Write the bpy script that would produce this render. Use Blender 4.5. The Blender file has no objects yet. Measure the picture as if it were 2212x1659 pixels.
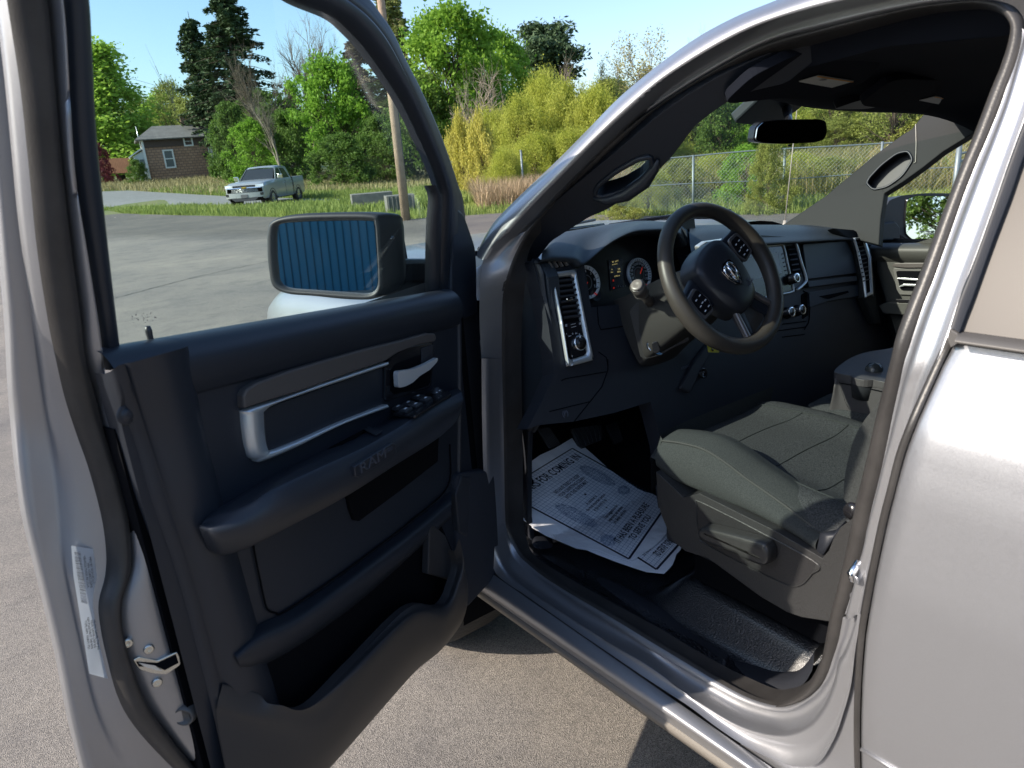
import bpy, bmesh, math, random
import numpy as np
from mathutils import Vector, Matrix
from math import radians as rad, pi, sin, cos
random.seed(7)
SC = bpy.context.scene
COL = SC.collection
# ---------------------------------------------------------------- camera
F, CX, CY = 1533., 1106., 829.5          # focal length and centre in units of a 2212 px wide frame
def _n(v): v = np.array(v, float); return v/np.linalg.norm(v)
_down = _n([364, 4720, F])
_hy = CY-(_down[0]*(-80-CX)+_down[2]*F)/_down[1]
_fwd = _n([-80-CX, _hy-CY, F])
_right = _n(np.cross(_down, _fwd))
if np.dot(np.cross(_right, _fwd), -_down) < 0: _right = -_right
R = np.array([_right, _fwd, -_down])
CAM = np.array([-1.0, 0.0, 1.66])
cd = bpy.data.cameras.new('camera'); cam = bpy.data.objects.new('camera', cd); COL.objects.link(cam)
cd.sensor_width = 36; cd.lens = F/2212*36; cd.clip_start = .05; cd.clip_end = 6000
cd.dof.use_dof = True; cd.dof.focus_distance = 2.6; cd.dof.aperture_fstop = 9.0
_c = R@np.array([[1, 0, 0], [0, -1, 0], [0, 0, -1]])
M4 = Matrix([[*_c[0], CAM[0]], [*_c[1], CAM[1]], [*_c[2], CAM[2]], [0, 0, 0, 1]])
cam.matrix_world = M4
SC.camera = cam
# ---------------------------------------------------------------- sky and sun
SUN_EL = rad(33); SDIR = _n([-.95, .31, 0])
SUNV = np.array([SDIR[0]*cos(SUN_EL), SDIR[1]*cos(SUN_EL), sin(SUN_EL)])
w = bpy.data.worlds.new('World'); SC.world = w; w.use_nodes = True
nt = w.node_tree; bg = nt.nodes['Background']
sky = nt.nodes.new('ShaderNodeTexSky'); sky.sky_type = 'NISHITA'; sky.sun_disc = False
sky.sun_elevation = SUN_EL; sky.sun_rotation = math.atan2(SDIR[0], SDIR[1])
sky.air_density = 1.0; sky.dust_density = 1.3; sky.ozone_density = 3.0
nt.links.new(sky.outputs[0], bg.inputs[0]); bg.inputs[1].default_value = .14
sd = bpy.data.lights.new('sun', 'SUN'); sun = bpy.data.objects.new('sun', sd); COL.objects.link(sun)
sd.energy = 3.9; sd.angle = rad(.53); sd.color = (1, .895, .77)
sun.rotation_euler = Vector(SUNV).to_track_quat('Z', 'Y').to_euler()
SC.view_settings.view_transform = 'Standard'; SC.view_settings.look = 'None'
SC.view_settings.exposure = 1.0; SC.view_settings.gamma = 1
SC.cycles.max_bounces = 10; SC.cycles.transparent_max_bounces = 24
# ---------------------------------------------------------------- pixel rays cut with real planes
def ray(x, y): return R@_n([x-CX, y-CY, F])
def cut(x, y, p0, nrm):
    d = ray(x, y); return CAM+d*(np.dot(nrm, np.array(p0, float)-CAM)/np.dot(nrm, d))
def onX(x, y, X): return cut(x, y, (X, 0, 0), np.array([1., 0, 0]))
def onY(x, y, Y): return cut(x, y, (0, Y, 0), np.array([0, 1., 0]))
def onZ(x, y, Z): return cut(x, y, (0, 0, Z), np.array([0, 0, 1.]))
def atd(x, y, dist):                       # point over the ground at a horizontal distance
    d = ray(x, y); return CAM+d*(dist/math.hypot(d[0], d[1]))
def proj(p):
    v = R.T@(np.array(p, float)-CAM); return CX+F*v[0]/v[2], CY+F*v[1]/v[2]
# side wall of the cab: vertical up to the belt, leaning inwards above it
def sideX(z): return -.05+max(0., z-1.36)*.42
def onS(x, y, off=0.):
    d = ray(x, y); a, b = .3, 6.
    f = lambda t: CAM[0]+d[0]*t-(sideX(CAM[2]+d[2]*t)+off)
    for _ in range(50):
        m = (a+b)/2
        if f(m) < 0: a = m
        else: b = m
    return CAM+d*((a+b)/2)
# front door: its own frame, hinge line H0, s to the rear edge, n to the inside
TH = rad(64); H0 = np.array([-.04, 1.5, 0.])
DS = np.array([-sin(TH), -cos(TH), 0]); DN = np.array([cos(TH), -sin(TH), 0])
def onD(x, y, n=0.): return cut(x, y, H0+DN*n, DN)
GT = .30                                    # the window leans to the cab above the belt
GZ = 1.36
def onG(x, y, n=-.06):                      # door window plane
    nn = _n(DN+np.array([0, 0, -GT])); return cut(x, y, H0+DN*n+np.array([0, 0, GZ]), nn)
# ---------------------------------------------------------------- materials
MATS = {}
def mat(name, col=(.5, .5, .5), rough=.5, metal=0., coat=0., bump=0., bscale=200., var=0., vscale=4., spec=.5,
        sheen=0., emit=None, es=1., trans=0., ior=1.45, col2=None, detail=4., alpha=None, croughness=.1):
    if name in MATS: return MATS[name]
    m = bpy.data.materials.new(name); m.use_nodes = True; MATS[name] = m
    t = m.node_tree; b = t.nodes['Principled BSDF']; I = b.inputs
    I['Base Color'].default_value = (*col, 1); I['Roughness'].default_value = rough; I['Metallic'].default_value = metal
    I['Coat Weight'].default_value = coat; I['Coat Roughness'].default_value = croughness
    I['Specular IOR Level'].default_value = spec; I['Sheen Weight'].default_value = sheen; I['IOR'].default_value = ior
    I['Transmission Weight'].default_value = trans
    if emit: I['Emission Color'].default_value = (*emit, 1); I['Emission Strength'].default_value = es
    tc = t.nodes.new('ShaderNodeTexCoord')
    if var or col2:
        n = t.nodes.new('ShaderNodeTexNoise'); n.inputs['Scale'].default_value = vscale; n.inputs['Detail'].default_value = detail
        n.inputs['Roughness'].default_value = .65
        t.links.new(tc.outputs['Object'], n.inputs['Vector'])
        r = t.nodes.new('ShaderNodeValToRGB'); r.color_ramp.elements[0].position = .3; r.color_ramp.elements[1].position = .7
        c2 = col2 or tuple(c*(1+var) for c in col); c1 = col if col2 else tuple(c*(1-var) for c in col)
        r.color_ramp.elements[0].color = (*c1, 1); r.color_ramp.elements[1].color = (*c2, 1)
        t.links.new(n.outputs['Fac'], r.inputs[0]); t.links.new(r.outputs[0], I['Base Color'])
    if bump:
        n = t.nodes.new('ShaderNodeTexNoise'); n.inputs['Scale'].default_value = bscale; n.inputs['Detail'].default_value = 2
        t.links.new(tc.outputs['Object'], n.inputs['Vector'])
        u = t.nodes.new('ShaderNodeBump'); u.inputs['Strength'].default_value = bump; u.inputs['Distance'].default_value = .4/bscale
        t.links.new(n.outputs['Fac'], u.inputs['Height']); t.links.new(u.outputs[0], I['Normal'])
    return m
def paint(name, col, flake=.12):
    m = mat(name, col, .38, .78, coat=.45, croughness=.10); t = m.node_tree; b = t.nodes['Principled BSDF']
    tc = t.nodes.new('ShaderNodeTexCoord'); v = t.nodes.new('ShaderNodeTexVoronoi'); v.inputs['Scale'].default_value = 1100
    t.links.new(tc.outputs['Object'], v.inputs['Vector'])
    sx = t.nodes.new('ShaderNodeSeparateColor'); t.links.new(v.outputs['Color'], sx.inputs[0])
    r = t.nodes.new('ShaderNodeMapRange'); r.inputs[3].default_value = .38; r.inputs[4].default_value = .50
    t.links.new(sx.outputs[0], r.inputs[0]); t.links.new(r.outputs[0], b.inputs['Roughness'])
    s = t.nodes.new('ShaderNodeVectorMath'); s.operation = 'SUBTRACT'; s.inputs[1].default_value = (.5, .5, .5)
    t.links.new(v.outputs['Color'], s.inputs[0])
    k = t.nodes.new('ShaderNodeVectorMath'); k.operation = 'SCALE'; k.inputs['Scale'].default_value = flake
    t.links.new(s.outputs[0], k.inputs[0])
    g = t.nodes.new('ShaderNodeNewGeometry'); a = t.nodes.new('ShaderNodeVectorMath'); a.operation = 'ADD'
    t.links.new(g.outputs['Normal'], a.inputs[0]); t.links.new(k.outputs[0], a.inputs[1])
    nn = t.nodes.new('ShaderNodeVectorMath'); nn.operation = 'NORMALIZE'; t.links.new(a.outputs[0], nn.inputs[0])
    t.links.new(nn.outputs[0], b.inputs['Normal'])
    return m
def glassm(name, tint, refl=.05, rough=0.):
    m = bpy.data.materials.new(name); m.use_nodes = True; t = m.node_tree; t.nodes.clear()
    o = t.nodes.new('ShaderNodeOutputMaterial'); tr = t.nodes.new('ShaderNodeBsdfTransparent'); tr.inputs[0].default_value = (*tint, 1)
    gl = t.nodes.new('ShaderNodeBsdfGlossy'); gl.inputs['Roughness'].default_value = rough
    lw = t.nodes.new('ShaderNodeLayerWeight'); pw = t.nodes.new('ShaderNodeMath'); pw.operation = 'POWER'; pw.inputs[1].default_value = 4.5
    t.links.new(lw.outputs['Facing'], pw.inputs[0]); fr = t.nodes.new('ShaderNodeMapRange'); fr.inputs[3].default_value = refl; fr.inputs[4].default_value = .8
    t.links.new(pw.outputs[0], fr.inputs[0])
    mx = t.nodes.new('ShaderNodeMixShader'); t.links.new(fr.outputs[0], mx.inputs[0])
    t.links.new(tr.outputs[0], mx.inputs[1]); t.links.new(gl.outputs[0], mx.inputs[2]); t.links.new(mx.outputs[0], o.inputs[0])
    MATS[name] = m; return m
SILVER = paint('silver_paint', (.335, .34, .36), .05)
PLAS = mat('black_grained_plastic', (.015, .0175, .024), .5, bump=.35, bscale=900)
PLAS2 = mat('dark_grey_plastic', (.026, .028, .034), .48, bump=.35, bscale=800)
SOFT = mat('soft_black_trim', (.016, .020, .028), .42, bump=.12, bscale=700)
TRIMG = mat('warm_grey_trim', (.075, .067, .063), .42, bump=.1, bscale=900)
SATIN = mat('satin_silver_trim', (.62, .65, .66), .32, .7)
CHROME = mat('chrome', (.85, .86, .88), .06, 1.)
RUB = mat('black_rubber', (.036, .034, .033), .40, bump=.2, bscale=300, var=.25, vscale=12)
BLK = mat('gloss_black', (.012, .012, .014), .18)
DARK = mat('recess_shade_black', (.003, .0035, .005), .9, spec=.1)  # near black; flat sheets of it paint the shade inside recesses
FELT = mat('black_headliner_felt', (.010, .012, .018), .95, bump=.3, bscale=1200, spec=.1)
WHITE = mat('white_print', (.75, .77, .8), .6)
DIMW = mat('grey_print', (.3, .31, .33), .6)
# ---------------------------------------------------------------- mesh helpers
def tagp(o, label=None, cat=None, group=None, kind=None):
    if label: o['label'] = label
    if cat: o['category'] = cat
    if group: o['group'] = group
    if kind: o['kind'] = kind
    return o
def thing(name, label, cat, loc=(0, 0, 0), rz=0, group=None):
    o = bpy.data.objects.new(name, None); COL.objects.link(o); o.location = loc; o.rotation_euler = (0, 0, rz)
    o.empty_display_size = .1
    return tagp(o, label, cat, group)
def mesh(name, verts, faces, m=None, parent=None, smooth=True, bevel=0, bseg=2, solid=0, soff=0, sub=0, world=True, auto=None):
    me = bpy.data.meshes.new(name); me.from_pydata([tuple(map(float, v)) for v in verts], [], [tuple(f) for f in faces])
    me.validate(); me.update()
    bm = bmesh.new(); bm.from_mesh(me); bmesh.ops.remove_doubles(bm, verts=bm.verts, dist=1e-6)
    bmesh.ops.recalc_face_normals(bm, faces=bm.faces) if not solid else None
    bm.to_mesh(me); bm.free()
    o = bpy.data.objects.new(name, me); COL.objects.link(o)
    if m: me.materials.append(m)
    if smooth: me.polygons.foreach_set('use_smooth', [True]*len(me.polygons))
    if parent is not None:
        o.parent = parent
        if world:
            q = parent; mw = Matrix.Identity(4); chain = []
            while q is not None: chain.append(q); q = q.parent
            for q in reversed(chain): mw = mw@(q.matrix_parent_inverse@Matrix.LocRotScale(q.location, q.rotation_euler, q.scale))
            o.matrix_parent_inverse = mw.inverted()
    if solid: s = o.modifiers.new('s', 'SOLIDIFY'); s.thickness = solid; s.offset = soff
    if bevel: b = o.modifiers.new('b', 'BEVEL'); b.width = bevel; b.segments = bseg; b.limit_method = 'ANGLE'; b.angle_limit = rad(35)
    if sub: s = o.modifiers.new('u', 'SUBSURF'); s.levels = s.render_levels = sub
    if auto or bevel:
        e = o.modifiers.new('w', 'WEIGHTED_NORMAL'); e.keep_sharp = True
    return o
def crom(P, n, closed=False):
    P = np.array(P, float); k = len(P); out = []
    if closed: idx = lambda i: P[i % k]; segs = k
    else:
        idx = lambda i: P[i] if 0 <= i < k else (2*P[0]-P[1] if i < 0 else 2*P[-1]-P[-2]); segs = k-1
    tot = n if closed else n-1
    for j in range(n):
        u = j/tot*segs; i = min(int(u), segs-1); t = u-i
        a, b, c, d = idx(i-1), idx(i), idx(i+1), idx(i+2)
        out.append(.5*((2*b)+(-a+c)*t+(2*a-5*b+4*c-d)*t*t+(-a+3*b-3*c+d)*t**3))
    return np.array(out)
def grid_faces(nr, nc, cu=False, cv=False, base=0):
    f = []
    for i in range(nr-(0 if cu else 1)):
        for j in range(nc-(0 if cv else 1)):
            a = i*nc+j; b = i*nc+(j+1) % nc; c = ((i+1) % nr)*nc+(j+1) % nc; d = ((i+1) % nr)*nc+j
            f.append((base+a, base+b, base+c, base+d))
    return f
def patch(name, rows, m, parent=None, nu=0, nv=0, cu=False, cv=False, **kw):
    """a smooth sheet through rows of 3-D points"""
    rows = [np.array(r, float) for r in rows]
    if nv: rows = [crom(r, nv, cv) for r in rows]
    A = np.array(rows)
    if nu: A = np.stack([crom(A[:, j], nu, cu) for j in range(A.shape[1])], 1)
    nr, nc = A.shape[:2]
    return mesh(name, A.reshape(-1, 3), grid_faces(nr, nc, cu, cv), m, parent, **kw)
class MB:
    """collects pieces into one mesh"""
    def __init__(s): s.v = []; s.f = []
    def add(s, v, f): b = len(s.v); s.v += [tuple(map(float, p)) for p in v]; s.f += [tuple(i+b for i in q) for q in f]; return s
    def box(s, c, size, M=None):
        x, y, z = [k/2 for k in size]; V = [(a*x, b*y, d*z) for a in (-1, 1) for b in (-1, 1) for d in (-1, 1)]
        V = [np.array(v) if M is None else np.array(M)@np.array(v) for v in V]; V = [v+np.array(c) for v in V]
        return s.add(V, [(0, 1, 3, 2), (4, 6, 7, 5), (0, 4, 5, 1), (2, 3, 7, 6), (0, 2, 6, 4), (1, 5, 7, 3)])
    def prism(s, poly, vec):
        n = len(poly); P = [np.array(p, float) for p in poly]; Q = [p+np.array(vec) for p in P]
        return s.add(P+Q, [tuple(range(n)), tuple(range(2*n-1, n-1, -1))]+[(i, n+i, n+(i+1) % n, (i+1) % n) for i in range(n)])
    def ring(s, outer, inner, vec):
        n = len(outer); O = [np.array(p, float) for p in outer]; I = [np.array(p, float) for p in inner]; v = np.array(vec)
        V = O+I+[p+v for p in O]+[p+v for p in I]; f = []
        for i in range(n):
            j = (i+1) % n; f += [(i, j, n+j, n+i), (2*n+i, 3*n+i, 3*n+j, 2*n+j), (i, 2*n+i, 2*n+j, j), (n+i, n+j, 3*n+j, 3*n+i)]
        return s.add(V, f)
    def tube(s, pts, rad_, seg=10, closed=False, cap=True, flat=None):
        P = np.array(pts, float); n = len(P); rr = rad_ if hasattr(rad_, '__len__') else [rad_]*n; V = []
        up = None
        for i in range(n):
            t = _n(P[(i+1) % n]-P[i-1] if closed or 0 < i < n-1 else (P[1]-P[0] if i == 0 else P[-1]-P[-2]))
            if up is None: up = np.array([0, 0, 1.]) if abs(t[2]) < .9 else np.array([1., 0, 0])
            a = _n(np.cross(up, t)); b = np.cross(t, a); up = b
            for k in range(seg):
                q = 2*pi*k/seg; V.append(P[i]+rr[i]*(cos(q)*a*(flat or 1)+sin(q)*b))
        f = grid_faces(n, seg, closed, True)
        if cap and not closed: f += [tuple(range(seg)), tuple((n-1)*seg+k for k in reversed(range(seg)))]
        return s.add(V, f)
    def disc(s, c, ax, r, h, seg=32, r2=None):
        ax = _n(ax); c = np.array(c, float); return s.tube([c, c+ax*h], [r, r if r2 is None else r2], seg)
    def lathe(s, c, ax, prof, seg=32, ref=None):
        ax = _n(ax); u = _n(np.cross(ax, [0, 0, 1] if abs(ax[2]) < .9 else [1, 0, 0])); v = np.cross(ax, u); V = []
        for r, h in prof:
            for k in range(seg):
                q = 2*pi*k/seg; V.append(np.array(c)+ax*h+r*(cos(q)*u+sin(q)*v))
        return s.add(V, grid_faces(len(prof), seg, False, True))
    def build(s, name, m, parent=None, **kw): return mesh(name, s.v, s.f, m, parent, **kw)
def rpoly(P, r=.2, n=4):
    """round the corners of a polygon (any points); r = share of the shorter side"""
    P = [np.array(p, float) for p in P]; out = []; k = len(P)
    for i in range(k):
        a, b, c = P[i-1], P[i], P[(i+1) % k]; l = min(np.linalg.norm(a-b), np.linalg.norm(c-b))*(r[i] if hasattr(r, '__len__') else r)
        p = b+_n(a-b)*l; q = b+_n(c-b)*l
        for j in range(n+1): t = j/n; out.append((1-t)**2*p+2*t*(1-t)*b+t*t*q)
    return out
def slab(name, poly, vec, m, parent=None, bevel=.003, **kw): return MB().prism(poly, vec).build(name, m, parent, bevel=bevel, smooth=False, **kw)
def text(name, s, loc, xdir, up, size, m, parent, ext=.0004, align='CENTER', sx=1., off=0.):
    cu = bpy.data.curves.new(name, 'FONT'); cu.body = s; cu.size = size; cu.extrude = ext; cu.align_x = align; cu.align_y = 'CENTER'
    cu.resolution_u = 2; cu.offset = off
    o = bpy.data.objects.new(name, cu); COL.objects.link(o)
    x = _n(xdir); z = _n(np.cross(x, up)); y = np.cross(z, x)
    o.matrix_world = Matrix([[x[0]*sx, y[0], z[0], loc[0]], [x[1]*sx, y[1], z[1], loc[1]], [x[2]*sx, y[2], z[2], loc[2]], [0, 0, 0, 1]])
    dg = bpy.context.evaluated_depsgraph_get(); me = bpy.data.meshes.new_from_object(o.evaluated_get(dg))
    mw = o.matrix_world.copy(); bpy.data.objects.remove(o); me.transform(mw)
    V = [v.co[:] for v in me.vertices]; Fc = [tuple(p.vertices) for p in me.polygons]; bpy.data.meshes.remove(me)
    if parent == 'raw': return V, Fc
    return mesh(name, V, Fc, m, parent, smooth=False)
def L(pts, fn): return [fn(*p) for p in pts]
# ================================================================= the near pickup
TRUCK = thing('pickup_truck', 'silver crew cab pickup with its front door open, dark interior on show, filling the foreground', 'pickup truck', (.9, .6, 0))
DP = [(1217,403),(1283,337),(1350,277),(1417,230),(1483,187),(1550,147),(1617,110),(1683,83),(1770,61),(1876,35),(1983,13),(2063,3),(2125,-2),(2178,10),(2203,38),(2208,75),(2196,130),(2172,195),(2138,285),(2110,350),(2079,430),(2022,590),(1974,712),(1956,774),(1932,880),(1906,1005),(1882,1100),(1857,1212),(1825,1327),(1815,1383),(1803,1423),(1791,1455),(1771,1485),(1739,1511),(1699,1524),(1659,1521),(1607,1503),(1547,1471),(1467,1423),(1407,1387),(1327,1338),(1235,1284),(1175,1246),(1147,1224),(1123,1202),(1107,1176),(1095,1146),(1091,1106),(1088,940),(1084,774),(1084,702),(1086,642),(1095,598),(1107,562),(1123,528),(1143,496),(1169,464),(1195,430)]
EP = [(1217,430),(1283,377),(1350,320),(1417,260),(1483,213),(1550,173),(1617,140),(1683,113),(1770,88),(1876,59),(1983,32),(2063,21),(2116,19),(2156,27),(2180,45),(2186,67),(2170,128),(2143,192),(2108,283),(2082,347),(2050,427),(1990,583),(1943,708),(1927,774),(1898,881),(1868,1008),(1847,1094),(1822,1217),(1795,1327),(1779,1407),(1770,1432),(1759,1455),(1745,1474),(1721,1491),(1694,1502),(1657,1503),(1602,1480),(1547,1453),(1467,1407),(1407,1369),(1327,1325),(1235,1272),(1180,1239),(1157,1224),(1140,1210),(1126,1190),(1115,1146),(1113,1106),(1110,940),(1107,774),(1108,702),(1111,650),(1115,610),(1119,562),(1131,528),(1155,496),(1177,464),(1200,447)]
NS = 290
def loopS(P, off): return crom([onS(x, y, off) for x, y in P], NS, True)
def offD(i): return .085
Dl = loopS(DP, .075); El = loopS(EP, .115)
Ml = (Dl+El)/2-np.array([.022, 0, 0]); M1 = Dl*.72+El*.28-np.array([.016, 0, 0]); M2 = Dl*.28+El*.72-np.array([.016, 0, 0])
inn = El+np.array([.03, 0, 0])
seal = patch('aperture_seal', [Dl+np.array([.012, 0, 0]), Dl, M1, Ml, M2, El, inn], RUB, TRUCK, cv=True)
# jamb + pillar skins, station by station
L1 = {49:(1040,774),50:(1036,702),51:(1036,642),52:(1038,598),53:(1044,562),54:(1062,534),55:(1089,506),56:(1119,472),57:(1160,428),0:(1217,370),1:(1283,303),2:(1350,240),3:(1417,182),4:(1483,137),5:(1550,97),6:(1617,63),7:(1683,38),8:(1770,13),9:(1850,-5),10:(1950,-24),11:(2063,-38),12:(2140,-44)}
L0 = {53:(1030,548),54:(1045,520),55:(1061,496),56:(1085,470),57:(1130,426),0:(1200,360),1:(1270,290),2:(1335,224),3:(1400,169),4:(1465,120),5:(1530,78),6:(1600,42),7:(1665,16),8:(1755,-18),9:(1850,-45),10:(1950,-65),11:(2063,-85),12:(2160,-95)}
ordr = [53,54,55,56,57]+list(range(13))
l1 = crom([onS(*L1[i], 0) for i in ordr], 90); l0 = crom([onS(*L0[i], .012) for i in ordr], 90)
lm = (l0+l1)/2-np.array([.007, 0, 0])
up_ = np.array([.0, .0, .0])
l00 = l0+np.array([.03, 0.03, .012]); l01 = l0+np.array([.07, .05, .012])
patch('pillar_skin', [l1+np.array([.012, 0, 0]), l1, l1*.75+l0*.25-np.array([.0045,0,0]), lm, l1*.25+l0*.75-np.array([.005,0,0]), l0, l00, l01], SILVER, TRUCK)
o2 = [49,50,51,52]+ordr
d2 = crom([onS(*DP[i], .075) for i in o2], 110); k1 = crom([onS(*L1[i], .0) for i in o2], 110)
wj = np.clip((np.arange(110)-14)/22., 0, 1)[:, None]
def mixl(t, dx): return k1*(1-t)+d2*t+np.array([[dx, 0, 0]])*(wj*.9+.1)
patch('door_jamb', [k1+np.array([.0, 0, 0]), mixl(.04, .03), mixl(.10, .045), mixl(.30, .05), mixl(.42, .03), mixl(.56, .028), mixl(.68, .012), mixl(.9, .004), d2], SILVER, TRUCK)
# front jamb and sill: lines run from the hinge side down, round the corner and back
dlow = crom([onS(*DP[i], .075) for i in range(49, 27, -1)], 150)
def lx(P, X, n=150):
    A = [onX(x, y, X[i] if hasattr(X, '__len__') else X) for i, (x, y) in enumerate(P)]
    return crom(A, n)
R1 = lx([(1079,774),(1081,940),(1085,1106),(1088,1136),(1096,1168),(1108,1198),(1136,1228),(1175,1255),(1235,1293),(1327,1350),(1407,1405),(1487,1451),(1547,1487),(1607,1517),(1659,1533),(1710,1535),(1760,1507),(1788,1472),(1803,1440),(1815,1400),(1826,1370),(1836,1327)], .015)
R2 = lx([(1062,774),(1064,940),(1068,1106),(1072,1150),(1084,1190),(1098,1222),(1118,1245),(1150,1272),(1235,1332),(1327,1384),(1407,1427),(1487,1487),(1547,1523),(1607,1555),(1659,1570),(1699,1575),(1739,1563),(1767,1539),(1787,1507),(1803,1465),(1811,1427),(1827,1401),(1853,1327)][:-1]+[(1853,1335)], -.02)
R3 = lx([(1052,774),(1054,940),(1058,1106),(1064,1160),(1076,1206),(1090,1232),(1108,1252),(1135,1272),(1235,1338),(1327,1397),(1407,1445),(1487,1503),(1547,1545),(1607,1577),(1659,1590),(1710,1592),(1760,1570),(1795,1525),(1812,1480),(1822,1440),(1840,1400),(1856,1335)], -.045)
R4 = lx([(1040,774),(1042,940),(1048,1106),(1054,1170),(1067,1230),(1085,1252),(1110,1270),(1135,1286),(1235,1356),(1327,1419),(1407,1473),(1487,1525),(1547,1570),(1607,1610),(1659,1635),(1715,1655),(1765,1650),(1800,1600),(1822,1540),(1838,1480),(1848,1400),(1860,1335)], -.06)
ws_ = np.clip((np.arange(150)-42)/14., 0, 1)[:, None]
dq = lambda x, z: np.array([[x, 0, z]])*ws_
patch('front_jamb_and_sill', [dlow, dlow*.6+R1*.4+dq(-.012,0), R1, R1*.8+R2*.2+dq(.012,-.004), R1*.3+R2*.7+dq(.008,-.006), R2, R2*.5+R3*.5+dq(-.006,.0), R3, R3*.6+R4*.4+dq(.012,0), R3*.2+R4*.8+dq(.010,0), R4], SILVER, TRUCK)
# rocker panel below: straight run along the cab
def run(P, X, y0=-1.2):
    A = [onX(x, y, X) for x, y in P]; a, b = A[0], A[-1]; d = (b-a)/(b[1]-a[1])
    return [a+d*(Y-a[1]) for Y in np.linspace(1.62, y0, 40)]
q4 = run([(1135,1289),(1327,1422),(1547,1575)], -.062); q5 = run([(1195,1326),(1327,1467),(1487,1575)][1:], -.098)
q55 = [a*.5+b*.5+np.array([-.012,0,.006]) for a, b in zip(q4, q5)]
q6 = run([(1327,1479),(1567,1647)], -.088); q7 = run([(1327,1499),(1551,1659)], -.085)
q8 = [p+np.array([.05, 0, -.01]) for p in q7]
patch('rocker_panel', [q4, q55, q5, [p+np.array([.006,0,-.008]) for p in q5], q6], SILVER, TRUCK)
patch('rocker_moulding', [[p+np.array([.004,0,.0]) for p in q6], [p+np.array([-.006,0,-.006]) for p in q6], q7, q8, [p+np.array([.3,0,.02]) for p in q7]], mat('dusty_moulding', (.16,.145,.125), .6, bump=.3, bscale=200), TRUCK)
# B pillar jamb (silver) between seal and rear door gap
JP = [(2250,150),(2212,255),(2179,348),(2147,440),(2105,558),(2077,630),(2051,705),(2026,774),(1999,828),(1983,875),(1962,934),(1940,988),(1927,1041),(1914,1089),(1900,1134),(1892,1174),(1879,1217),(1866,1280),(1856,1335)]
DB = [(2207,60),(2172,195),(2138,285),(2110,350),(2060,480),(2022,590),(1990,672),(1956,774),(1943,830),(1932,880),(1918,947),(1906,1005),(1896,1047),(1884,1094),(1874,1138),(1866,1177),(1857,1212),(1841,1275),(1825,1327)]
jl = crom([onS(x, y, -.0) for x, y in JP], 100); db = crom([onS(x, y, .075) for x, y in DB], 100)
def jm(t, dx, dy=0): return db*(1-t)+jl*t+np.array([dx, dy, 0])
patch('rear_jamb', [db, jm(.08, .006), jm(.22, .0), jm(.30, -.012), jm(.5, -.012), jm(.62, .004), jm(.8, .012), jm(.95, .01), jl, jl+np.array([.03, -.004, 0])], SILVER, TRUCK)
# dark gap behind the rear door's edge
GR = [(2240,335),(2212,400),(2179,475),(2142,560),(2100,650),(2068,735),(2047,774),(2004,868),(1980,924),(1956,988),(1935,1068),(1919,1129),(1900,1217),(1879,1327),(1871,1377),(1865,1447),(1861,1527),(1860,1617),(1862,1700)]
# rear door: skin with a shoulder that leans up under the belt
def shX(z):
    zz = [.3, .55, .8, 1.05, 1.20, 1.275, 1.29, 1.305, 1.345, 1.38]; xx = [-.085, -.10, -.106, -.106, -.099, -.090, -.086, -.079, -.058, -.040]
    return float(np.interp(z, zz, xx))
def onSh(x, y):
    d = ray(x, y); a, b = .2, 5.
    f = lambda t: CAM[0]+d[0]*t-shX(CAM[2]+d[2]*t)
    for _ in range(50):
        m = (a+b)/2; a, b = (m, b) if f(m) < 0 else (a, m)
    return CAM+d*((a+b)/2)
edge = sorted([tuple(onSh(x, y)) for x, y in GR[5:]], key=lambda p: -p[2])
ez = [p[2] for p in edge][::-1]; ey = [p[1] for p in edge][::-1]
belt0 = onSh(2068, 744)[2]
zs = [belt0, belt0-.012]+list(np.linspace(belt0-.03, .34, 46)); 
rows = []
for z in zs:
    y0 = float(np.interp(z, ez, ey)); X = shX(z)
    rows.append([(X+.035, y0+.004, z), (X+.006, y0+.003, z), (X, y0-.004, z)]+[(X, y, z) for y in np.linspace(y0-.03, -.62, 12)])
REAR = patch('rear_door', rows, SILVER, TRUCK)
ge = [onSh(x, y)+np.array([.004, .004, 0]) for x, y in GR[5:]]; ge2 = [p+np.array([.03, .013, 0]) for p in ge]
patch('door_edge_seal', [crom(ge, 60), crom([p+np.array([-.004, .005, 0]) for p in ge], 60), crom([p+np.array([.002, .011, 0]) for p in ge], 60), crom(ge2, 60)], RUB, REAR)
# crease line low on the door
cl = onSh(1861, 1617); ca = onSh(1929, 1659)
MB().tube([cl+np.array([-.001,0,0]), ca+np.array([-.001,0,0]), ca+(ca-cl)*12], .0035, 6).build('door_crease', SILVER, REAR)
# rear door window frame and tinted glass
fo = [onS(x, y, -.005) for x, y in [(2250,175),(2212,262),(2179,350),(2147,443),(2105,560),(2077,630),(2053,706)]]
fi = [onS(x, y, -.012) for x, y in [(2250,262),(2212,336),(2179,429),(2142,527),(2100,644),(2086,680),(2072,718)]]
fo, fi = crom(fo, 40), crom(fi, 40)
patch('window_frame', [fo+np.array([.04,0,0]), fo, fo*.7+fi*.3-np.array([.004,0,0]), fo*.62+fi*.38, fi+np.array([-.001,0,0]), fi+np.array([.012,0,0])], PLAS2, REAR)
a = fi[-1]; gl = [p+np.array([.008,0,0]) for p in fi]
rowsg = [gl, [np.array([p[0], -.62, p[2]]) for p in gl]]
TINT = mat('tinted_privacy_glass', (.090, .081, .074), .35, spec=.12)
t_ = glassm('privacy_glass', (.16, .15, .145))
patch('window_glass', rowsg, TINT, REAR)
b0, b1 = onS(2070, 722, -.02), onS(2066, 742, -.03)
yy = lambda p, y: np.array([p[0], y, p[2]])
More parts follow.
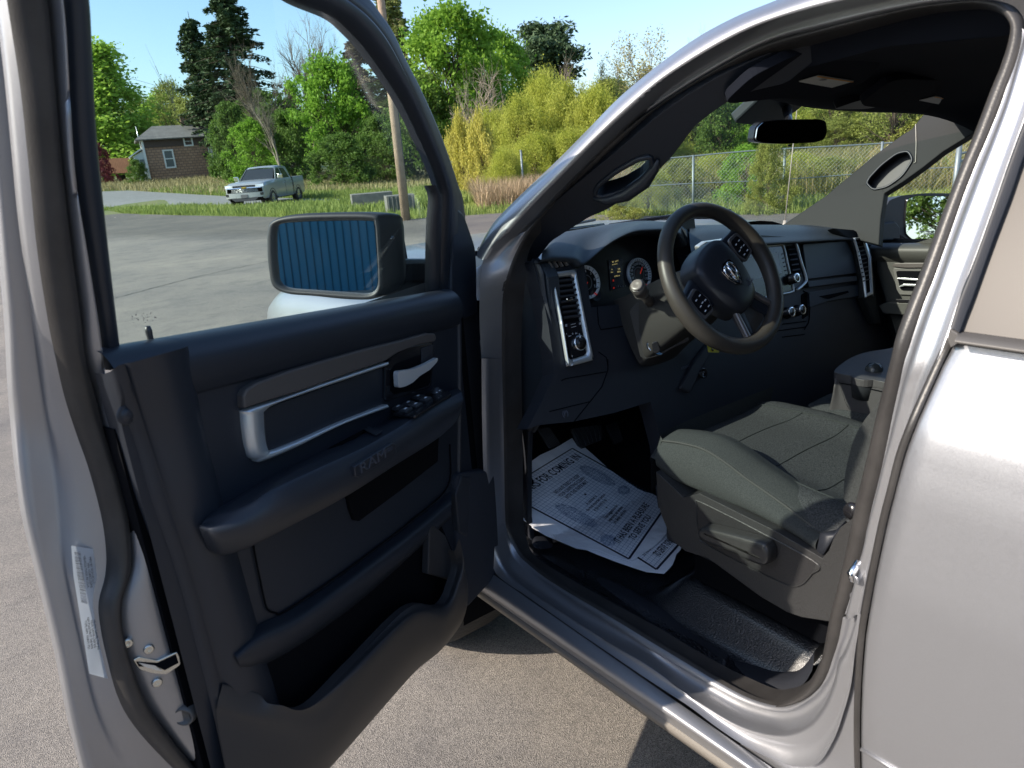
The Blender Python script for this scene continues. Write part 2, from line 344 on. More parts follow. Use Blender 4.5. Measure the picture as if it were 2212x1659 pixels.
patch('belt_moulding', [[b0+np.array([.02,0,0]), yy(b0,-.62)+np.array([.02,0,0])], [b0, yy(b0, -.62)], [(b0+b1)/2-np.array([.008,0,0]), yy((b0+b1)/2, -.62)-np.array([.008,0,0])], [b1, yy(b1, -.62)], [b1+np.array([.02,0,-.001]), yy(b1, -.62)+np.array([.02,0,-.001])]], mat('belt_rubber', (.09,.085,.08), .45, bump=.15, bscale=500), REAR)
# small end cap at the belt in the jamb
slab('belt_end_cap', [onS(2051,709,-.01), onS(2072,722,-.012), onS(2067,742,-.02), onS(2052,752,-.01), onS(2046,735,0)], (.03, 0, 0), mat('belt_rubber'), TRUCK, .002)
# striker loop on the pillar
s_ = lambda x, y, X: onX(x, y, X)
MB().tube([s_(1862,1222,.01), s_(1853,1218,-.02), s_(1838,1240,-.035), s_(1843,1250,-.035), s_(1862,1260,.0)], .006, 10).build('door_striker', CHROME, TRUCK)
MB().disc(s_(1855,1290,.012), (-1,0,0), .012, .006, 20).build('jamb_bolt', SILVER, TRUCK)
# roof, closed at the sides and back
rl = l01; 
def roof(y, x): return 1.845-.05*((x-.9)/.75)**2 - max(0, (y-.75))*.09
rr = [rl]+[[(rl[i][0]*(1-t)+(1.95-rl[i][0])*t, p[1], p[2]*1+.035*math.sin(pi*t)) for i, p in enumerate(rl)] for t in (.12, .3, .5, .7, .88, 1.)]
ysel = rl[:, 1] < onS(*L0[4], .012)[1]
A = np.array([[r[i] for i in range(len(rl)) if ysel[i]] for r in rr])
back = A[:, -1:].copy(); back[:, :, 1] = -1.0
A = np.concatenate([A, back], 1)
patch('roof', list(A), SILVER, TRUCK)

# outer body between the sill corner and the rear door gap
filled_quarter = [(1600,1600),(1659,1628),(1715,1648),(1765,1642),(1800,1592),(1822,1532),(1838,1472),(1848,1392),(1852,1325),(1860,1327),(1857,1377),(1853,1487),(1853,1567),(1855,1659),(1858,1720),(1600,1720)]
QV = [onX(x, y, -.052) for x, y in filled_quarter]
MB().add(QV, [tuple(range(len(QV)))]).build('sill_corner_panel', SILVER, TRUCK, smooth=False)
patch('rear_roof_side', [[(x, y, z) for y in np.linspace(.30, -1.08, 8)] for x, z in [(sideX(1.60)-.012, 1.60), (sideX(1.68)-.004, 1.68), (sideX(1.76)+.01, 1.76), (.175, 1.825), (.25, 1.865), (.4, 1.885), (.9, 1.90), (1.4, 1.885), (1.62, 1.84), (1.72, 1.70), (1.80, 1.34)]], SILVER, TRUCK, nu=40)
# ================================================================= the open front door
def DL(s, n, z): return H0+DS*s+DN*n+np.array([0, 0, z])
def onDG(x, y, n=0.):
    p = onD(x, y, n)
    if p[2] > GZ: p = onG(x, y, n)
    return p
zb = lambda s: 1.345+(s-.083)*.1034
def line(P, n, k=80): return crom([onDG(x, y, n[i] if hasattr(n, '__len__') else n) for i, (x, y) in enumerate(P)], k)
E0 = [(-48,-60),(-40,60),(-30,200),(-15,380),(0,540),(14,690),(21,827),(27,907),(37,1014),(53,1121),(85,1254),(123,1414),(149,1547),(178,1665),(215,1800)]
W1 = [(5,-60),(24,60),(45,200),(64,380),(80,540),(103,690),(120,774),(140,860),(166,940),(192,1014),(219,1116),(229,1190),(227,1244),(213,1300),(216,1350),(229,1414),(256,1510),(299,1580),(373,1659),(460,1740)]
W2 = [(90,-60),(103,60),(113,200),(130,380),(150,540),(170,690),(179,774),(203,860),(222,940),(240,998),(267,1094),(276,1169),(275,1228),(256,1290),(256,1350),(273,1420),(309,1510),(347,1569),(421,1659),(500,1740)]
TE = [(140,-60),(153,60),(160,200),(172,380),(198,540),(222,690),(230,770),(246,880),(268,965),(299,1073),(341,1190),(373,1291),(405,1414),(432,1521),(461,1659),(478,1740)]
e0 = line(E0, -.115); w1 = line(W1, -.07); w2 = line(W2, -.062); te = line(TE, -.022)
DOOR = patch('front_door', [e0+DS*-.05+DN*-.004, e0+DN*-.006, e0+DN*.008, e0*.86+w1*.14+DN*.008, e0*.74+w1*.26-DS*.014, e0*.62+w1*.38-DS*.010, e0*.45+w1*.55, e0*.3+w1*.7+DN*.004, w1], SILVER, TRUCK)
tagp(DOOR, 'open front door seen from inside, black trim with a silver edge')
patch('door_rear_flange', [w2-DN*.004, w2*.9+te*.1+DN*.004, w2*.75+te*.25+DN*.008, w2*.4+te*.6+DN*.004, te*.9+w2*.1-DN*.004, te-DN*.02], SILVER, DOOR)
patch('weatherstrip', [w1-DN*.02, w1+DN*.002, w1*.8+w2*.2+DN*.016, (w1+w2)/2+DN*.02, w1*.2+w2*.8+DN*.018, w2+DN*.004, w2-DN*.02], RUB, DOOR)
# outer skin and an unseen core added behind the trim to cast the shadow
def skin(n, s0, s1, z0, m, name, par):
    return patch(name, [[DL(s, n+(.0 if z > .7 else .02), z) for s in np.linspace(s0, s1, 8)] for z in np.linspace(z0, GZ, 8)], m, par)
skin(-.125, -.04, .99, .47, SILVER, 'outer_skin', DOOR)
MB().prism([DL(-.0, -.11, .50), DL(.955, -.11, .50), DL(.955, -.11, 1.33), DL(-.0, -.11, 1.32)], DN*.085).build('door_shadow_core', DARK, DOOR, smooth=False)
# window frame: front, top and rear run round the glass
GIN = [(262,775),(247,650),(230,500),(214,350),(206,250),(200,125),(196,40),(193,-60),(230,-115),(400,-110),(560,-50),(640,2),(719,36),(756,67),(794,109),(831,161),(869,221),(906,296),(933,356),(950,405),(953,432),(950,500),(946,560),(944,638)]
GMD = [(238,800),(215,650),(192,500),(171,350),(162,250),(156,125),(152,40),(150,-60),(195,-160),(400,-155),(600,-85),(690,-40),(765,10),(805,45),(838,88),(866,140),(898,206),(930,285),(955,350),(972,405),(975,450),(972,500),(971,560),(972,640)]
GOU = [(238,800),(215,650),(192,500),(171,350),(162,250),(156,125),(152,40),(150,-60),(185,-190),(400,-190),(620,-110),(715,-62),(790,-10),(824,32),(850,71),(876,127),(908,190),(944,270),(972,345),(990,400),(1000,430),(1006,490),(1003,560),(1000,640)]
gi = line(GIN, -.055, 150); gm = line(GMD, -.045, 150); go = line(GOU, -.085, 150)
patch('window_run', [gi-DN*.02, gi, gi*.7+gm*.3+DN*.008, gi*.2+gm*.8+DN*.008, gm, gm-DN*.015], SOFT, DOOR)
k = 48
patch('upper_frame', [gm[k:]-DN*.012, gm[k:]*.9+go[k:]*.1-DN*.004, gm[k:]*.6+go[k:]*.4+DN*.004, gm[k:]*.5+go[k:]*.5-DN*.006, gm[k:]*.15+go[k:]*.85-DN*.0, go[k:], go[k:]-DN*.03], PLAS2, DOOR)
DG = glassm('green_window_glass', (.80, .93, .90))
MB().add([p-DN*.002 for p in gi], [tuple(range(len(gi)))]).build('window_glass', DG, DOOR, smooth=False)
_r = random.Random(4); mb = MB()
for i in range(26):
    x, y = _r.gauss(306, 18), _r.gauss(690-(0 if i % 3 else 10), 5); p = onDG(x, y, -.052); e = _r.uniform(.0006, .0014); mb.add([p+DS*e, p+np.array([0, 0, e*.8]), p-DS*e, p-np.array([0, 0, e])], [(0, 1, 2, 3)])
mb.build('sticker_residue', mat('residue', (.14,.13,.12), .9), DOOR, smooth=False)
# vertical glass channel in front
gb = [onDG(x, y, -.05) for x, y in [(938,400),(952,428),(953,500),(951,640)]]; gb2 = [onDG(x, y, -.05) for x, y in [(932,400),(940,428),(935,500),(932,640)]]
patch('glass_channel', [gb, [a*.5+b*.5+DN*.008 for a, b in zip(gb, gb2)], gb2, [p-DN*.02 for p in gb2]], PLAS2, DOOR, nv=20)
# sail cover and hinge side
sail = [(978,452),(990,450),(1003,463),(1016,499),(1028,535),(1031,580),(1031,682),(1003,690),(985,668),(976,634)]
slab('sail_cover', rpoly([onD(x, y, -.02) for x, y in sail], .3, 3), -DN*.05, SOFT, DOOR, .006)
slab('hinge_boot', [onD(x, y, -.035) for x, y in [(984,640),(1031,640),(1036,700),(1039,760),(1043,954),(1060,1008),(1064,1040),(1060,1100),(984,1100)]], -DN*.07, mat('boot', (.02,.022,.028), .7), DOOR, .004)
MB().tube([onD(1036, y, -.05) for y in (735, 745, 765, 775)], .003, 6).build('hinge_bolt', SATIN, DOOR)
# trim panel
ss = np.linspace(.068, .958, 60)
prof = [(0, -.05), (.010, -.040), (.013, -.022), (.008, -.002), (-.008, .014), (-.028, .021), (-.052, .017), (-.074, .006), (-.09, .001), (-.2, .0)]
rows = [[DL(s, n, zb(s)+dz) for s in ss] for dz, n in prof]
for z, n in [(1.05, 0), (.9, 0), (.75, .0), (.62, -.002), (.56, -.008), (.515, -.018), (.50, -.035), (.50, -.07)]: rows.append([DL(s, n, z) for s in ss])
TRIM = patch('door_trim', rows, SOFT, DOOR, nu=60)
fr = line([(985,648),(990,700),(992,850),(991,950),(990,1027)], .004, 30)
patch('trim_front_bead', [fr-DN*.01, fr+DN*.002, fr+DN*.004-DS*.008, fr-DN*.01-DS*.014], PLAS2, DOOR)
# rear column of the trim: two soft vertical folds
def vline(P, n): return line(P, n, 60)
c0 = vline([(224,808),(256,929),(299,1073),(341,1190),(373,1291),(405,1414),(432,1521),(461,1659),(500,1850)], -.018)
c1 = vline([(255,790),(300,929),(345,1073),(385,1190),(415,1291),(447,1414),(474,1521),(507,1659),(548,1850)], .012)
c2 = vline([(268,786),(312,929),(357,1073),(396,1190),(427,1291),(460,1414),(488,1521),(522,1659),(562,1850)], .006)
c3 = vline([(285,783),(335,929),(385,1073),(430,1190),(462,1291),(496,1414),(525,1521),(560,1659),(600,1850)], .022)
c4 = vline([(395,752),(425,900),(455,1045),(490,1190),(520,1291),(556,1414),(590,1521),(625,1659),(668,1850)], .020)
c5 = vline([(410,748),(440,900),(480,1060),(520,1200),(545,1291),(580,1414),(612,1521),(650,1659),(690,1850)], .002)
patch('trim_rear_column', [c0-DN*.02, c0, c0*.7+c1*.3+DN*.004, c1, c2, c2*.7+c3*.3-DN*.003, c3, c4, c5-DN*.004], SOFT, DOOR)
for q in [(273,895), (531,1512)]: MB().lathe(onD(*q, .008), DN, [(.0001, .006), (.005, .007), (.009, .004), (.011, .002), (.013, .003), (.015, 0)], 20).build('trim_screw', SOFT, DOOR)
MB().lathe(onD(336, 778, -.03)+np.array([0,0,-.01]), (0,0,1), [(.012, 0), (.011, .012), (.006, .014), (.0045, .02), (.0045, .045), (.005, .055), (.004, .062), (.0001, .063)], 16).build('lock_knob', mat('knob', (.03,.03,.035), .3), DOOR)
# accent: warm grey strip, silver C frame, padded insert
A1 = [(528,883),(526,856),(532,841),(556,826),(625,801),(712,775),(790,753),(862,736),(922,719),(940,720),(944,732),(939,739),(900,746),(860,762),(835,779),(740,812),(652,844),(585,864)]
slab('accent_strip', [onD(x, y, .016) for x, y in A1], -DN*.02, TRIMG, DOOR, .004)
SO = [(533,888),(529,894),(532,930),(538,965),(544,985),(553,993),(566,996),(611,978),(720,925),(836,880),(837,874),(700,931),(590,975),(580,973),(572,950),(569,900),(573,886),(590,871),(700,835),(836,789),(835,782),(660,846)]
SI = 11
oo = [(836,782),(700,828),(600,864),(534,886),(529,896),(534,945),(543,984),(553,993),(566,996),(640,965),(740,916),(836,881)]
ii = [(836,789),(700,835),(605,868),(573,886),(569,900),(572,945),(577,968),(582,974),(592,974),(650,951),(740,911),(836,874)]
oo, ii = line(oo, .012, 70), line(ii, .013, 70)
patch('silver_accent', [oo-DN*.02, oo+DN*.002, oo*.6+ii*.4+DN*.005, ii+DN*.001, ii-DN*.015], SATIN, DOOR)
pad = [(570,896),(575,885),(600,873),(700,838),(832,791),(833,868),(700,929),(592,970),(578,970),(573,945)]
pd = rpoly([onD(x, y, .004) for x, y in pad], .25, 3)
slab('padded_insert', pd, -DN*.01, SOFT, DOOR, .0015)
rec = [(833,790),(850,768),(870,752),(900,744),(938,738),(936,800),(932,836),(915,843),(860,860),(838,868),(832,860)]
slab('handle_bezel', rpoly([onD(x, y, .012) for x, y in rec], .25, 3), -DN*.01, BLK, DOOR, .003)
rin = [(845,800),(856,786),(892,772),(932,760),(930,832),(895,842),(852,852),(845,845)]
slab('handle_cup_shade', rpoly([onD(x, y, .014) for x, y in rin], .2, 3), -DN*.004, DARK, DOOR, .001)  # flat sheet, painted near black for the shade inside the cup
slab('cup_face', [onD(x, y, .0155) for x, y in [(912,752),(936,745),(934,790),(910,806)]], -DN*.003, PLAS2, DOOR, .001)
slab('door_handle', rpoly([onD(x, y, .036) for x, y in [(859,802),(893,798),(922,786),(946,773),(945,781),(930,798),(906,813),(893,826),(876,835),(861,838)]], .25, 3), -DN*.012, mat('polished_chrome', (.80,.80,.80), .30, .55), DOOR, .004)
slab('handle_pivot', [onD(x, y, .024) for x, y in [(896,800),(905,797),(905,815),(896,820)]], -DN*.012, BLK, DOOR, .002)
# armrest: inner top line, crest, front face, underside
a_in = [(487,1085),(560,1040),(640,1000),(720,962),(790,930),(850,900),(905,868),(950,850),(985,838)]
a_cr = [(438,1132),(470,1122),(530,1098),(592,1062),(700,1012),(790,970),(862,928),(930,885),(975,862),(998,850)]
a_mid= [(433,1140),(468,1150),(540,1136),(610,1105),(720,1050),(820,995),(900,940),(950,905),(985,885),(1000,868)]
a_lo = [(452,1187),(487,1196),(547,1176),(620,1138),(747,1070),(850,1005),(930,955),(965,928),(988,905),(996,885)]
k = 50
nc_ = np.interp(np.linspace(0, 1, 10), [0, .1, .2, .35, 1], [.030, .050, .078, .105, .115])
ai, ac, am, al = line(a_in, .0, k), line(a_cr, nc_, k), line(a_mid, nc_+.012, k), line(a_lo, nc_-.006, k)
_k = np.interp(np.linspace(0, 1, k), [0, .1, .2, .35, 1], [.020, .042, .07, .097, .107]); ab = al-DN*_k[:, None]+np.array([0, 0, .006])
_rows = [ai-DN*.01, ai+DN*.006, ai*.5+ac*.5+np.array([0,0,.004]), ac*.9+ai*.1+np.array([0,0,.004]), ac, am, al, al-DN*.012, ab]
_c = sum(r[0] for r in _rows)/len(_rows)
_rows = [np.concatenate([[_c+DS*.006, _c+(r[0]-_c)*.6+DS*.006, _c+(r[0]-_c)*.9+DS*.004], r]) for r in _rows]
ARM = patch('armrest', _rows, SOFT, DOOR, nu=26)
# pull cup and switch panel on the armrest
def onTop(x, y):                      # the top of the armrest is roughly level between ai and ac
    p0 = (ai[30]+ac[30])/2; u = ac[40]-ac[10]; v = ac[30]-ai[30]; return cut(x, y, p0+np.array([0,0,.006]), np.cross(u, v))
cup = [(655,990),(690,962),(748,934),(778,920),(790,928),(770,945),(742,960),(700,992),(668,1002)]
slab('pull_cup_shade', rpoly([onTop(x, y) for x, y in cup], .3, 3), (0, 0, .001), DARK, ARM, .0005)  # cup depth is painted: a thin black sheet for its shade
slab('cup_wall', [onTop(x, y)+np.array([0, 0, .0015]) for x, y in [(776,925),(786,919),(826,934),(812,943)]], (0, 0, .001), PLAS2, ARM, .0005)
sw = [(846,899),(938,848),(968,850),(976,858),(896,907),(850,903)]
slab('switch_panel', rpoly([onTop(x, y)+np.array([0, 0, .002]) for x, y in sw], .12, 3), (0, 0, .006), BLK, ARM, .0015)
tu = _n(onTop(896, 907)-onTop(976, 858)); tv = np.cross([0, 0, 1], tu)
for i, (x, y) in enumerate([(862,892),(878,898),(884,883),(900,887),(905,869),(921,874)]):
    c = onTop(x, y)+np.array([0, 0, .012])
    o = MB().box(c, (.026, .02, .008), np.array([tu, tv, [0, 0, 1]]).T).build('window_switch', mat('switch_black', (.025,.026,.03), .35), ARM, smooth=False, bevel=.003)
    MB().box(c+np.array([0, 0, .0045]), (.009, .0035, .0006), np.array([tu, tv, [0, 0, 1]]).T).build('switch_mark', WHITE, o, smooth=False) if False else MB().box(c+np.array([0, 0, .0045]), (.009, .0035, .0006), np.array([tu, tv, [0, 0, 1]]).T).build('switch_mark', WHITE, ARM, smooth=False)
c = onTop(944, 856)+np.array([0, 0, .010]); MB().lathe(c, (0, 0, 1), [(.013, 0), (.013, .004), (.008, .005), (.007, .010), (.0001, .011)], 24).build('mirror_knob', mat('switch_black'), ARM)
for dx, dy in [(-7, -1), (7, 1), (0, -4), (1, 5)]: MB().box(onTop(944+dx, 856+dy)+np.array([0, 0, .0148]), (.003, .003, .0008)).build('knob_mark', WHITE, ARM, smooth=False)
# badge plate on the armrest face
def onA(x, y, dn=0): return onD(x, y, .120+dn)
bd = [(766,1008),(848,957),(856,960),(857,980),(776,1031),(768,1030)]
slab('armrest_badge', rpoly([onA(x, y, .006) for x, y in bd], .15, 3), -DN*.012, mat('badge_black', (.018,.02,.026), .35), ARM, .002)
text('badge_lettering', 'RAM', onA(806, 996, .0065), -DS*.93+np.array([0,0,.0]), (0, 0, 1), .026, mat('badge_letter', (.05,.055,.07), .3), ARM, .0015, sx=1.5)
text('badge_lettering', '1500', onA(840, 972, .0065), -DS*.93, (0, 0, 1), .011, mat('badge_letter'), ARM, .001)
# black sheet painting an opening's shade under the armrest, inset panel seam, lower roll
op = [(750,1066),(820,1022),(949,934),(947,965),(946,997),(860,1064),(776,1126),(766,1124),(757,1100)]
slab('grab_opening_shade', rpoly([onD(x, y, .008) for x, y in op], .1, 2), -DN*.012, DARK, DOOR, .001)
seam = [(547,1176),(553,1210),(560,1243),(573,1304),(582,1319),(595,1323),(621,1317),(760,1222),(900,1115),(968,1048),(972,960)]
MB().tube(crom([onD(x, y, .004) for x, y in seam], 60), .0018, 6).build('panel_seam', DARK, DOOR)
r0 = line([(500,1400),(560,1350),(640,1310),(760,1228),(900,1122),(975,1058)], .003, 50)
r1 = line([(510,1420),(560,1385),(650,1340),(770,1250),(900,1150),(975,1085)], .030, 50)
r2 = line([(520,1440),(560,1430),(655,1376),(780,1285),(900,1180),(975,1110)], .024, 50)
r3 = line([(530,1450),(560,1443),(655,1390),(780,1298),(900,1190),(975,1117)], .0, 50)
patch('lower_roll', [r0, r1, r2, r3], SOFT, DOOR, nu=14)
# map pocket: a pouch standing off the panel with an angled lip
m0 = [(480,1480),(556,1500),(578,1520),(612,1526),(669,1528),(760,1438),(885,1313),(955,1308),(981,1256),(989,1222),(982,1190)]
m1 = [(470,1520),(540,1540),(600,1552),(680,1545),(770,1452),(893,1328),(962,1323),(992,1262),(1001,1215),(992,1165)]
m2 = [(470,1560),(540,1575),(620,1590),(700,1572),(785,1478),(900,1360),(962,1352),(1000,1290),(1005,1235),(996,1190)]
m3 = [(500,1850),(560,1800),(640,1735),(716,1655),(800,1560),(893,1455),(945,1410),(985,1362),(1000,1330),(1000,1300)]
k = 70
nm = np.interp(np.linspace(0, 1, 11), [0, .15, .4, 1], [.0, .35, 1, 1]); nm3 = np.interp(np.linspace(0, 1, 10), [0, .15, .4, 1], [.0, .3, 1, 1])
p0, p1, p2, p3 = line(m0, .012+.058*nm, k), line(m1, .014+.074*nm, k), line(m2, .012+.073*nm3, k), line(m3, .010+.02*nm3, k)
patch('map_pocket', [p0-DN*.02, p0-DN*.006, p0, p1, p2, p2*.5+p3*.5+DN*.012, p3, p3-DN*.04], mat('pocket_plastic', (.03,.029,.03), .5, bump=.3, bscale=800), DOOR, nu=40)
pk = [(556,1443),(566,1480),(578,1525),(612,1535),(669,1540),(770,1445),(885,1325),(955,1312),(981,1262),(992,1222),(963,1157),(950,1128),(929,1120),(905,1135),(877,1165),(780,1262),(655,1372)]
slab('pocket_well_shade', [onD(x, y, .0045) for x, y in pk], -DN*.003, DARK, DOOR, .0005)  # shade down in the pocket, painted as a black sheet
slab('pocket_end_wall', [onD(x, y, .03) for x, y in [(929,1126),(963,1157),(989,1222),(981,1256),(962,1250),(925,1240)]], -DN*.02, mat('pocket_plastic'), DOOR, .003)
# speaker grille at the front foot of the door
sg = [(985,1022),(1068,1015),(1074,1100),(1078,1180),(1077,1222),(1070,1245),(1056,1263),(1008,1315),(992,1290),(990,1150)]
slab('speaker_grille', rpoly([onD(x, y, .015) for x, y in sg], .2, 3), -DN*.05, mat('speaker_cloth', (.02,.024,.034), .85, bump=.8, bscale=900), DOOR, .012)
slab('grille_facet', [onD(x, y, .018) for x, y in [(998,1027),(1018,1031),(1010,1160),(992,1150),(985,1070)]], -DN*.02, PLAS2, DOOR, .004)
slab('door_sill_strip', [DL(.0, -.03, .50), DL(.96, -.03, .50), DL(.96, -.03, .488), DL(.0, -.03, .488)], -DN*.05, SATIN, DOOR, .002)
# latch, screws, bumper and label on the rear edge
def onR(x, y, n): return onD(x, y, n)-DS*0
fl = lambda x, y: onDG(x, y, -.04)-DN*.0+DS*.006
eu = _n(np.array([*(DN)])); 
lat = [(287,1426),(300,1419),(340,1427),(352,1422),(383,1408),(388,1418),(391,1436),(360,1457),(330,1455),(300,1446)]
_i = int(np.argmin(np.abs(te[:, 2]-onDG(338, 1437, -.04)[2]))); _j = int(np.argmin(np.abs(w2[:, 2]-te[_i, 2])))
lm_ = _n(np.cross([0, 0, 1], te[_i]-w2[_j])); lm_ = lm_ if np.dot(lm_, CAM-te[_i]) > 0 else -lm_; lC = (te[_i]+w2[_j])/2+DN*.008
lf_ = lambda x, y, o=0.: cut(x, y, lC+lm_*o, lm_)
slab('latch_plate', rpoly([lf_(x, y, .002) for x, y in lat], .2, 2), lm_*-.006, mat('zinc', (.6,.6,.56), .25, .9), DOOR, .001)
slab('latch_slot_shade', [lf_(x, y, .003) for x, y in [(294,1430),(340,1433),(380,1414),(386,1432),(356,1448),(340,1440),(300,1440)]], lm_*-.0012, DARK, DOOR, 0)  # black sheet paints the shade in the slot
slab('latch_claw', [lf_(x, y, .0045) for x, y in [(300,1432),(335,1438),(350,1449),(338,1448),(312,1440)]], lm_*-.0012, SATIN, DOOR, 0)
for q in [(275,1387), (321,1400), (339,1472)]: MB().lathe(lf_(*q, -.002), lm_, [(.008, 0), (.008, .004), (.006, .006), (.003, .004), (.0001, .004)], 14).build('latch_screw', MATS['zinc'], DOOR)
MB().lathe(onDG(406, 1531, -.04), _n(DN*.55+DS), [(.019, 0), (.019, .012), (.016, .020), (.014, .020), (.012, .015), (.0001, .015)], 24).build('door_bumper', mat('bumper_rubber', (.09,.085,.08), .4), DOOR)
e_a, e_b = onDG(150, 1180, -.085), onDG(192, 1184, -.072); 
lab = [(147,1176),(192,1183),(200,1240),(213,1345),(229,1462),(186,1450),(165,1320),(152,1240)]
P = [onDG(x, y, -.083)+DN*.010 for x, y in lab]
LB = slab('certification_label', P, DS*.0015, mat('label_paper', (.62,.66,.70), .5), DOOR, 0)
lc = lambda u, v: (P[0]*(1-u)+P[1]*u)*(1-v)+(P[7-1]*0+P[5]*(1-u)+P[4]*u)*v+DS*.002
mb = MB(); random.seed(3)
for i in range(44):
    v0 = .03+.40*i/44; wv = random.choice([.003, .005, .007]); mb.add([lc(.12, v0), lc(.42, v0), lc(.42, v0+wv), lc(.12, v0+wv)], [(0, 1, 2, 3)])
mb.build('barcode', mat('ink', (.03,.03,.04), .6), LB, smooth=False)
up = _n(lc(.9, .2)-lc(.1, .2)); dn = _n(lc(.5, .9)-lc(.5, .1))
nn_ = np.cross(dn, up); 
for (u, v, s) in [(.86, .16, 'MFD BY: FCA US LLC'), (.72, .20, 'VIN: 1C6RR7LG0MS'), (.57, .18, 'VEHICLE MADE IN U.S.A.'), (.83, .64, 'GVWR  3084 KG (6800 LB)'), (.66, .66, 'FRONT GAWR 1769 KG'), (.50, .66, 'REAR GAWR 1769 KG'), (.34, .66, 'RIM P265/70R17  240 KPA'), (.18, .68, 'TYPE: MPV  PAINT: PS2')]:
    text('label_print', s, lc(u, v), dn, up, .0044, MATS['ink'], LB, .0002, sx=1.05)
# ---- door mirror
mc = onD(707, 553, -.24); vd = _n(mc-CAM); an = rad(26)
mnv = -np.array([vd[0], vd[1], 0]); mnv = _n(mnv); mnv = np.array([mnv[0]*cos(-an)-mnv[1]*sin(-an), mnv[0]*sin(-an)+mnv[1]*cos(-an), .04]); mnv = _n(mnv)
mp = lambda zx, zy, d=0.: cut(553+zx/4.444, 387+zy/4.444, mc+mnv*d, mnv)
gl = [(250,428),(400,412),(700,400),(1090,400),(1140,440),(1155,600),(1172,900),(1160,1040),(1080,1092),(900,1085),(560,1062),(320,1040),(235,975),(215,850),(203,700),(205,480)]
ho = [(165,400),(330,345),(600,326),(1120,328),(1190,400),(1210,600),(1226,900),(1222,1060),(1140,1145),(900,1152),(560,1120),(310,1098),(170,1030),(130,880),(114,700),(118,500)]
n_ = 90
G_ = crom([mp(*p, -.006) for p in gl], n_, True); H_ = crom([mp(*p, 0) for p in ho], n_, True); G2 = crom([mp(*p, -.001) for p in gl], n_, True)
cen = H_.mean(0); away = -mnv
MIR = MB(); rows = [G_+away*.004, G2*.96+H_*.04+mnv*.001, G2*.7+H_*.3+mnv*.010, G2*.35+H_*.65+mnv*.012, H_+mnv*.002]
rt = _n(np.cross([0, 0, 1], mnv))   # to the right in the picture
sh = _n(away*1.0-rt*-.55)
for t, k in [(.015, 1.0), (.04, .99), (.07, .95), (.095, .86), (.112, .66), (.118, .35)]: rows.append(cen+(H_-cen)*k+sh*t)
MIRO = patch('door_mirror', rows, PLAS2, DOOR, cv=True)
MG = mat('mirror_glass', (.80, .86, .90), .01, 1.)
MB().add(list(G_+mnv*.003), [tuple(range(n_))]).build('mirror_glass', MG, MIRO, smooth=False)
ap = lambda zx, zy, n: onD(553+zx/4.444, 387+zy/4.444, n)
arm = [(1240,760),(1400,762),(1760,762),(1760,1125),(1500,1118),(1230,1108)]
slab('mirror_arm', [ap(x, y, -.13) for x, y in arm], -DN*.10, PLAS2, MIRO, .012)
slab('mirror_arm_cover', rpoly([ap(x, y, -.122) for x, y in [(1325,815),(1650,812),(1640,850),(1618,972),(1325,975)]], .15, 3), -DN*.02, PLAS, MIRO, .006)
slab('mirror_neck', rpoly([ap(x, y, -.16) for x, y in [(1180,420),(1300,400),(1400,480),(1440,600),(1468,770),(1470,900),(1300,1100),(1200,1100)]], .2, 3), -DN*.10, PLAS2, MIRO, .03)
# ================================================================= cabin
def curvefill(outline, holes=()):
    cu = bpy.data.curves.new('c', 'CURVE'); cu.dimensions = '2D'; cu.fill_mode = 'BOTH'
    for P in [outline]+list(holes):
        sp = cu.splines.new('POLY'); sp.points.add(len(P)-1); sp.use_cyclic_u = True
        for q, p in zip(sp.points, P): q.co = (p[0], p[1], 0, 1)
    o = bpy.data.objects.new('c', cu); COL.objects.link(o); dg = bpy.context.evaluated_depsgraph_get()
    me = bpy.data.meshes.new_from_object(o.evaluated_get(dg)); bpy.data.objects.remove(o)
    V = [tuple(v.co[:2]) for v in me.vertices]; Fc = [tuple(p.vertices) for p in me.polygons]; bpy.data.meshes.remove(me)
    return V, Fc
def filled(name, outline, holes, fn, thick, m, parent=None, bevel=.003, cuts=0, **kw):
    V, Fc = curvefill(outline, holes)
    if cuts:
        bm = bmesh.new(); vs = [bm.verts.new((*v, 0)) for v in V]
        for f in Fc:
            try: bm.faces.new([vs[i] for i in f])
            except ValueError: pass
        lo, hi = np.min(V, 0), np.max(V, 0)
        for ax in (0, 1):
            for c in np.arange(lo[ax]+cuts, hi[ax], cuts):
                co = [0, 0, 0]; no = [0, 0, 0]; co[ax] = c; no[ax] = 1
                bmesh.ops.bisect_plane(bm, geom=bm.verts[:]+bm.edges[:]+bm.faces[:], plane_co=co, plane_no=no)
        bm.verts.index_update(); V = [tuple(v.co[:2]) for v in bm.verts]; Fc = [tuple(v.index for v in f.verts) for f in bm.faces]; bm.free()
    W = [fn(*v) for v in V]; thick = abs(thick)
    nn = sum(np.cross(np.array(W[f[1]])-W[f[0]], np.array(W[f[2]])-W[f[0]]) for f in Fc)
    if np.dot(nn, CAM-W[0]) < 0: Fc = [f[::-1] for f in Fc]
    return mesh(name, W, Fc, m, parent, smooth=False, solid=thick, soff=-1, bevel=bevel, **kw)
FN = _n([0, -.955, .297]); FP = np.array([.15, 1.365, 1.245])
def onF(x, y, o=0.): return cut(x, y, FP+FN*o, FN)
FU = np.cross([1, 0, 0], FN)*-1; FU = FU if FU[2] > 0 else -FU
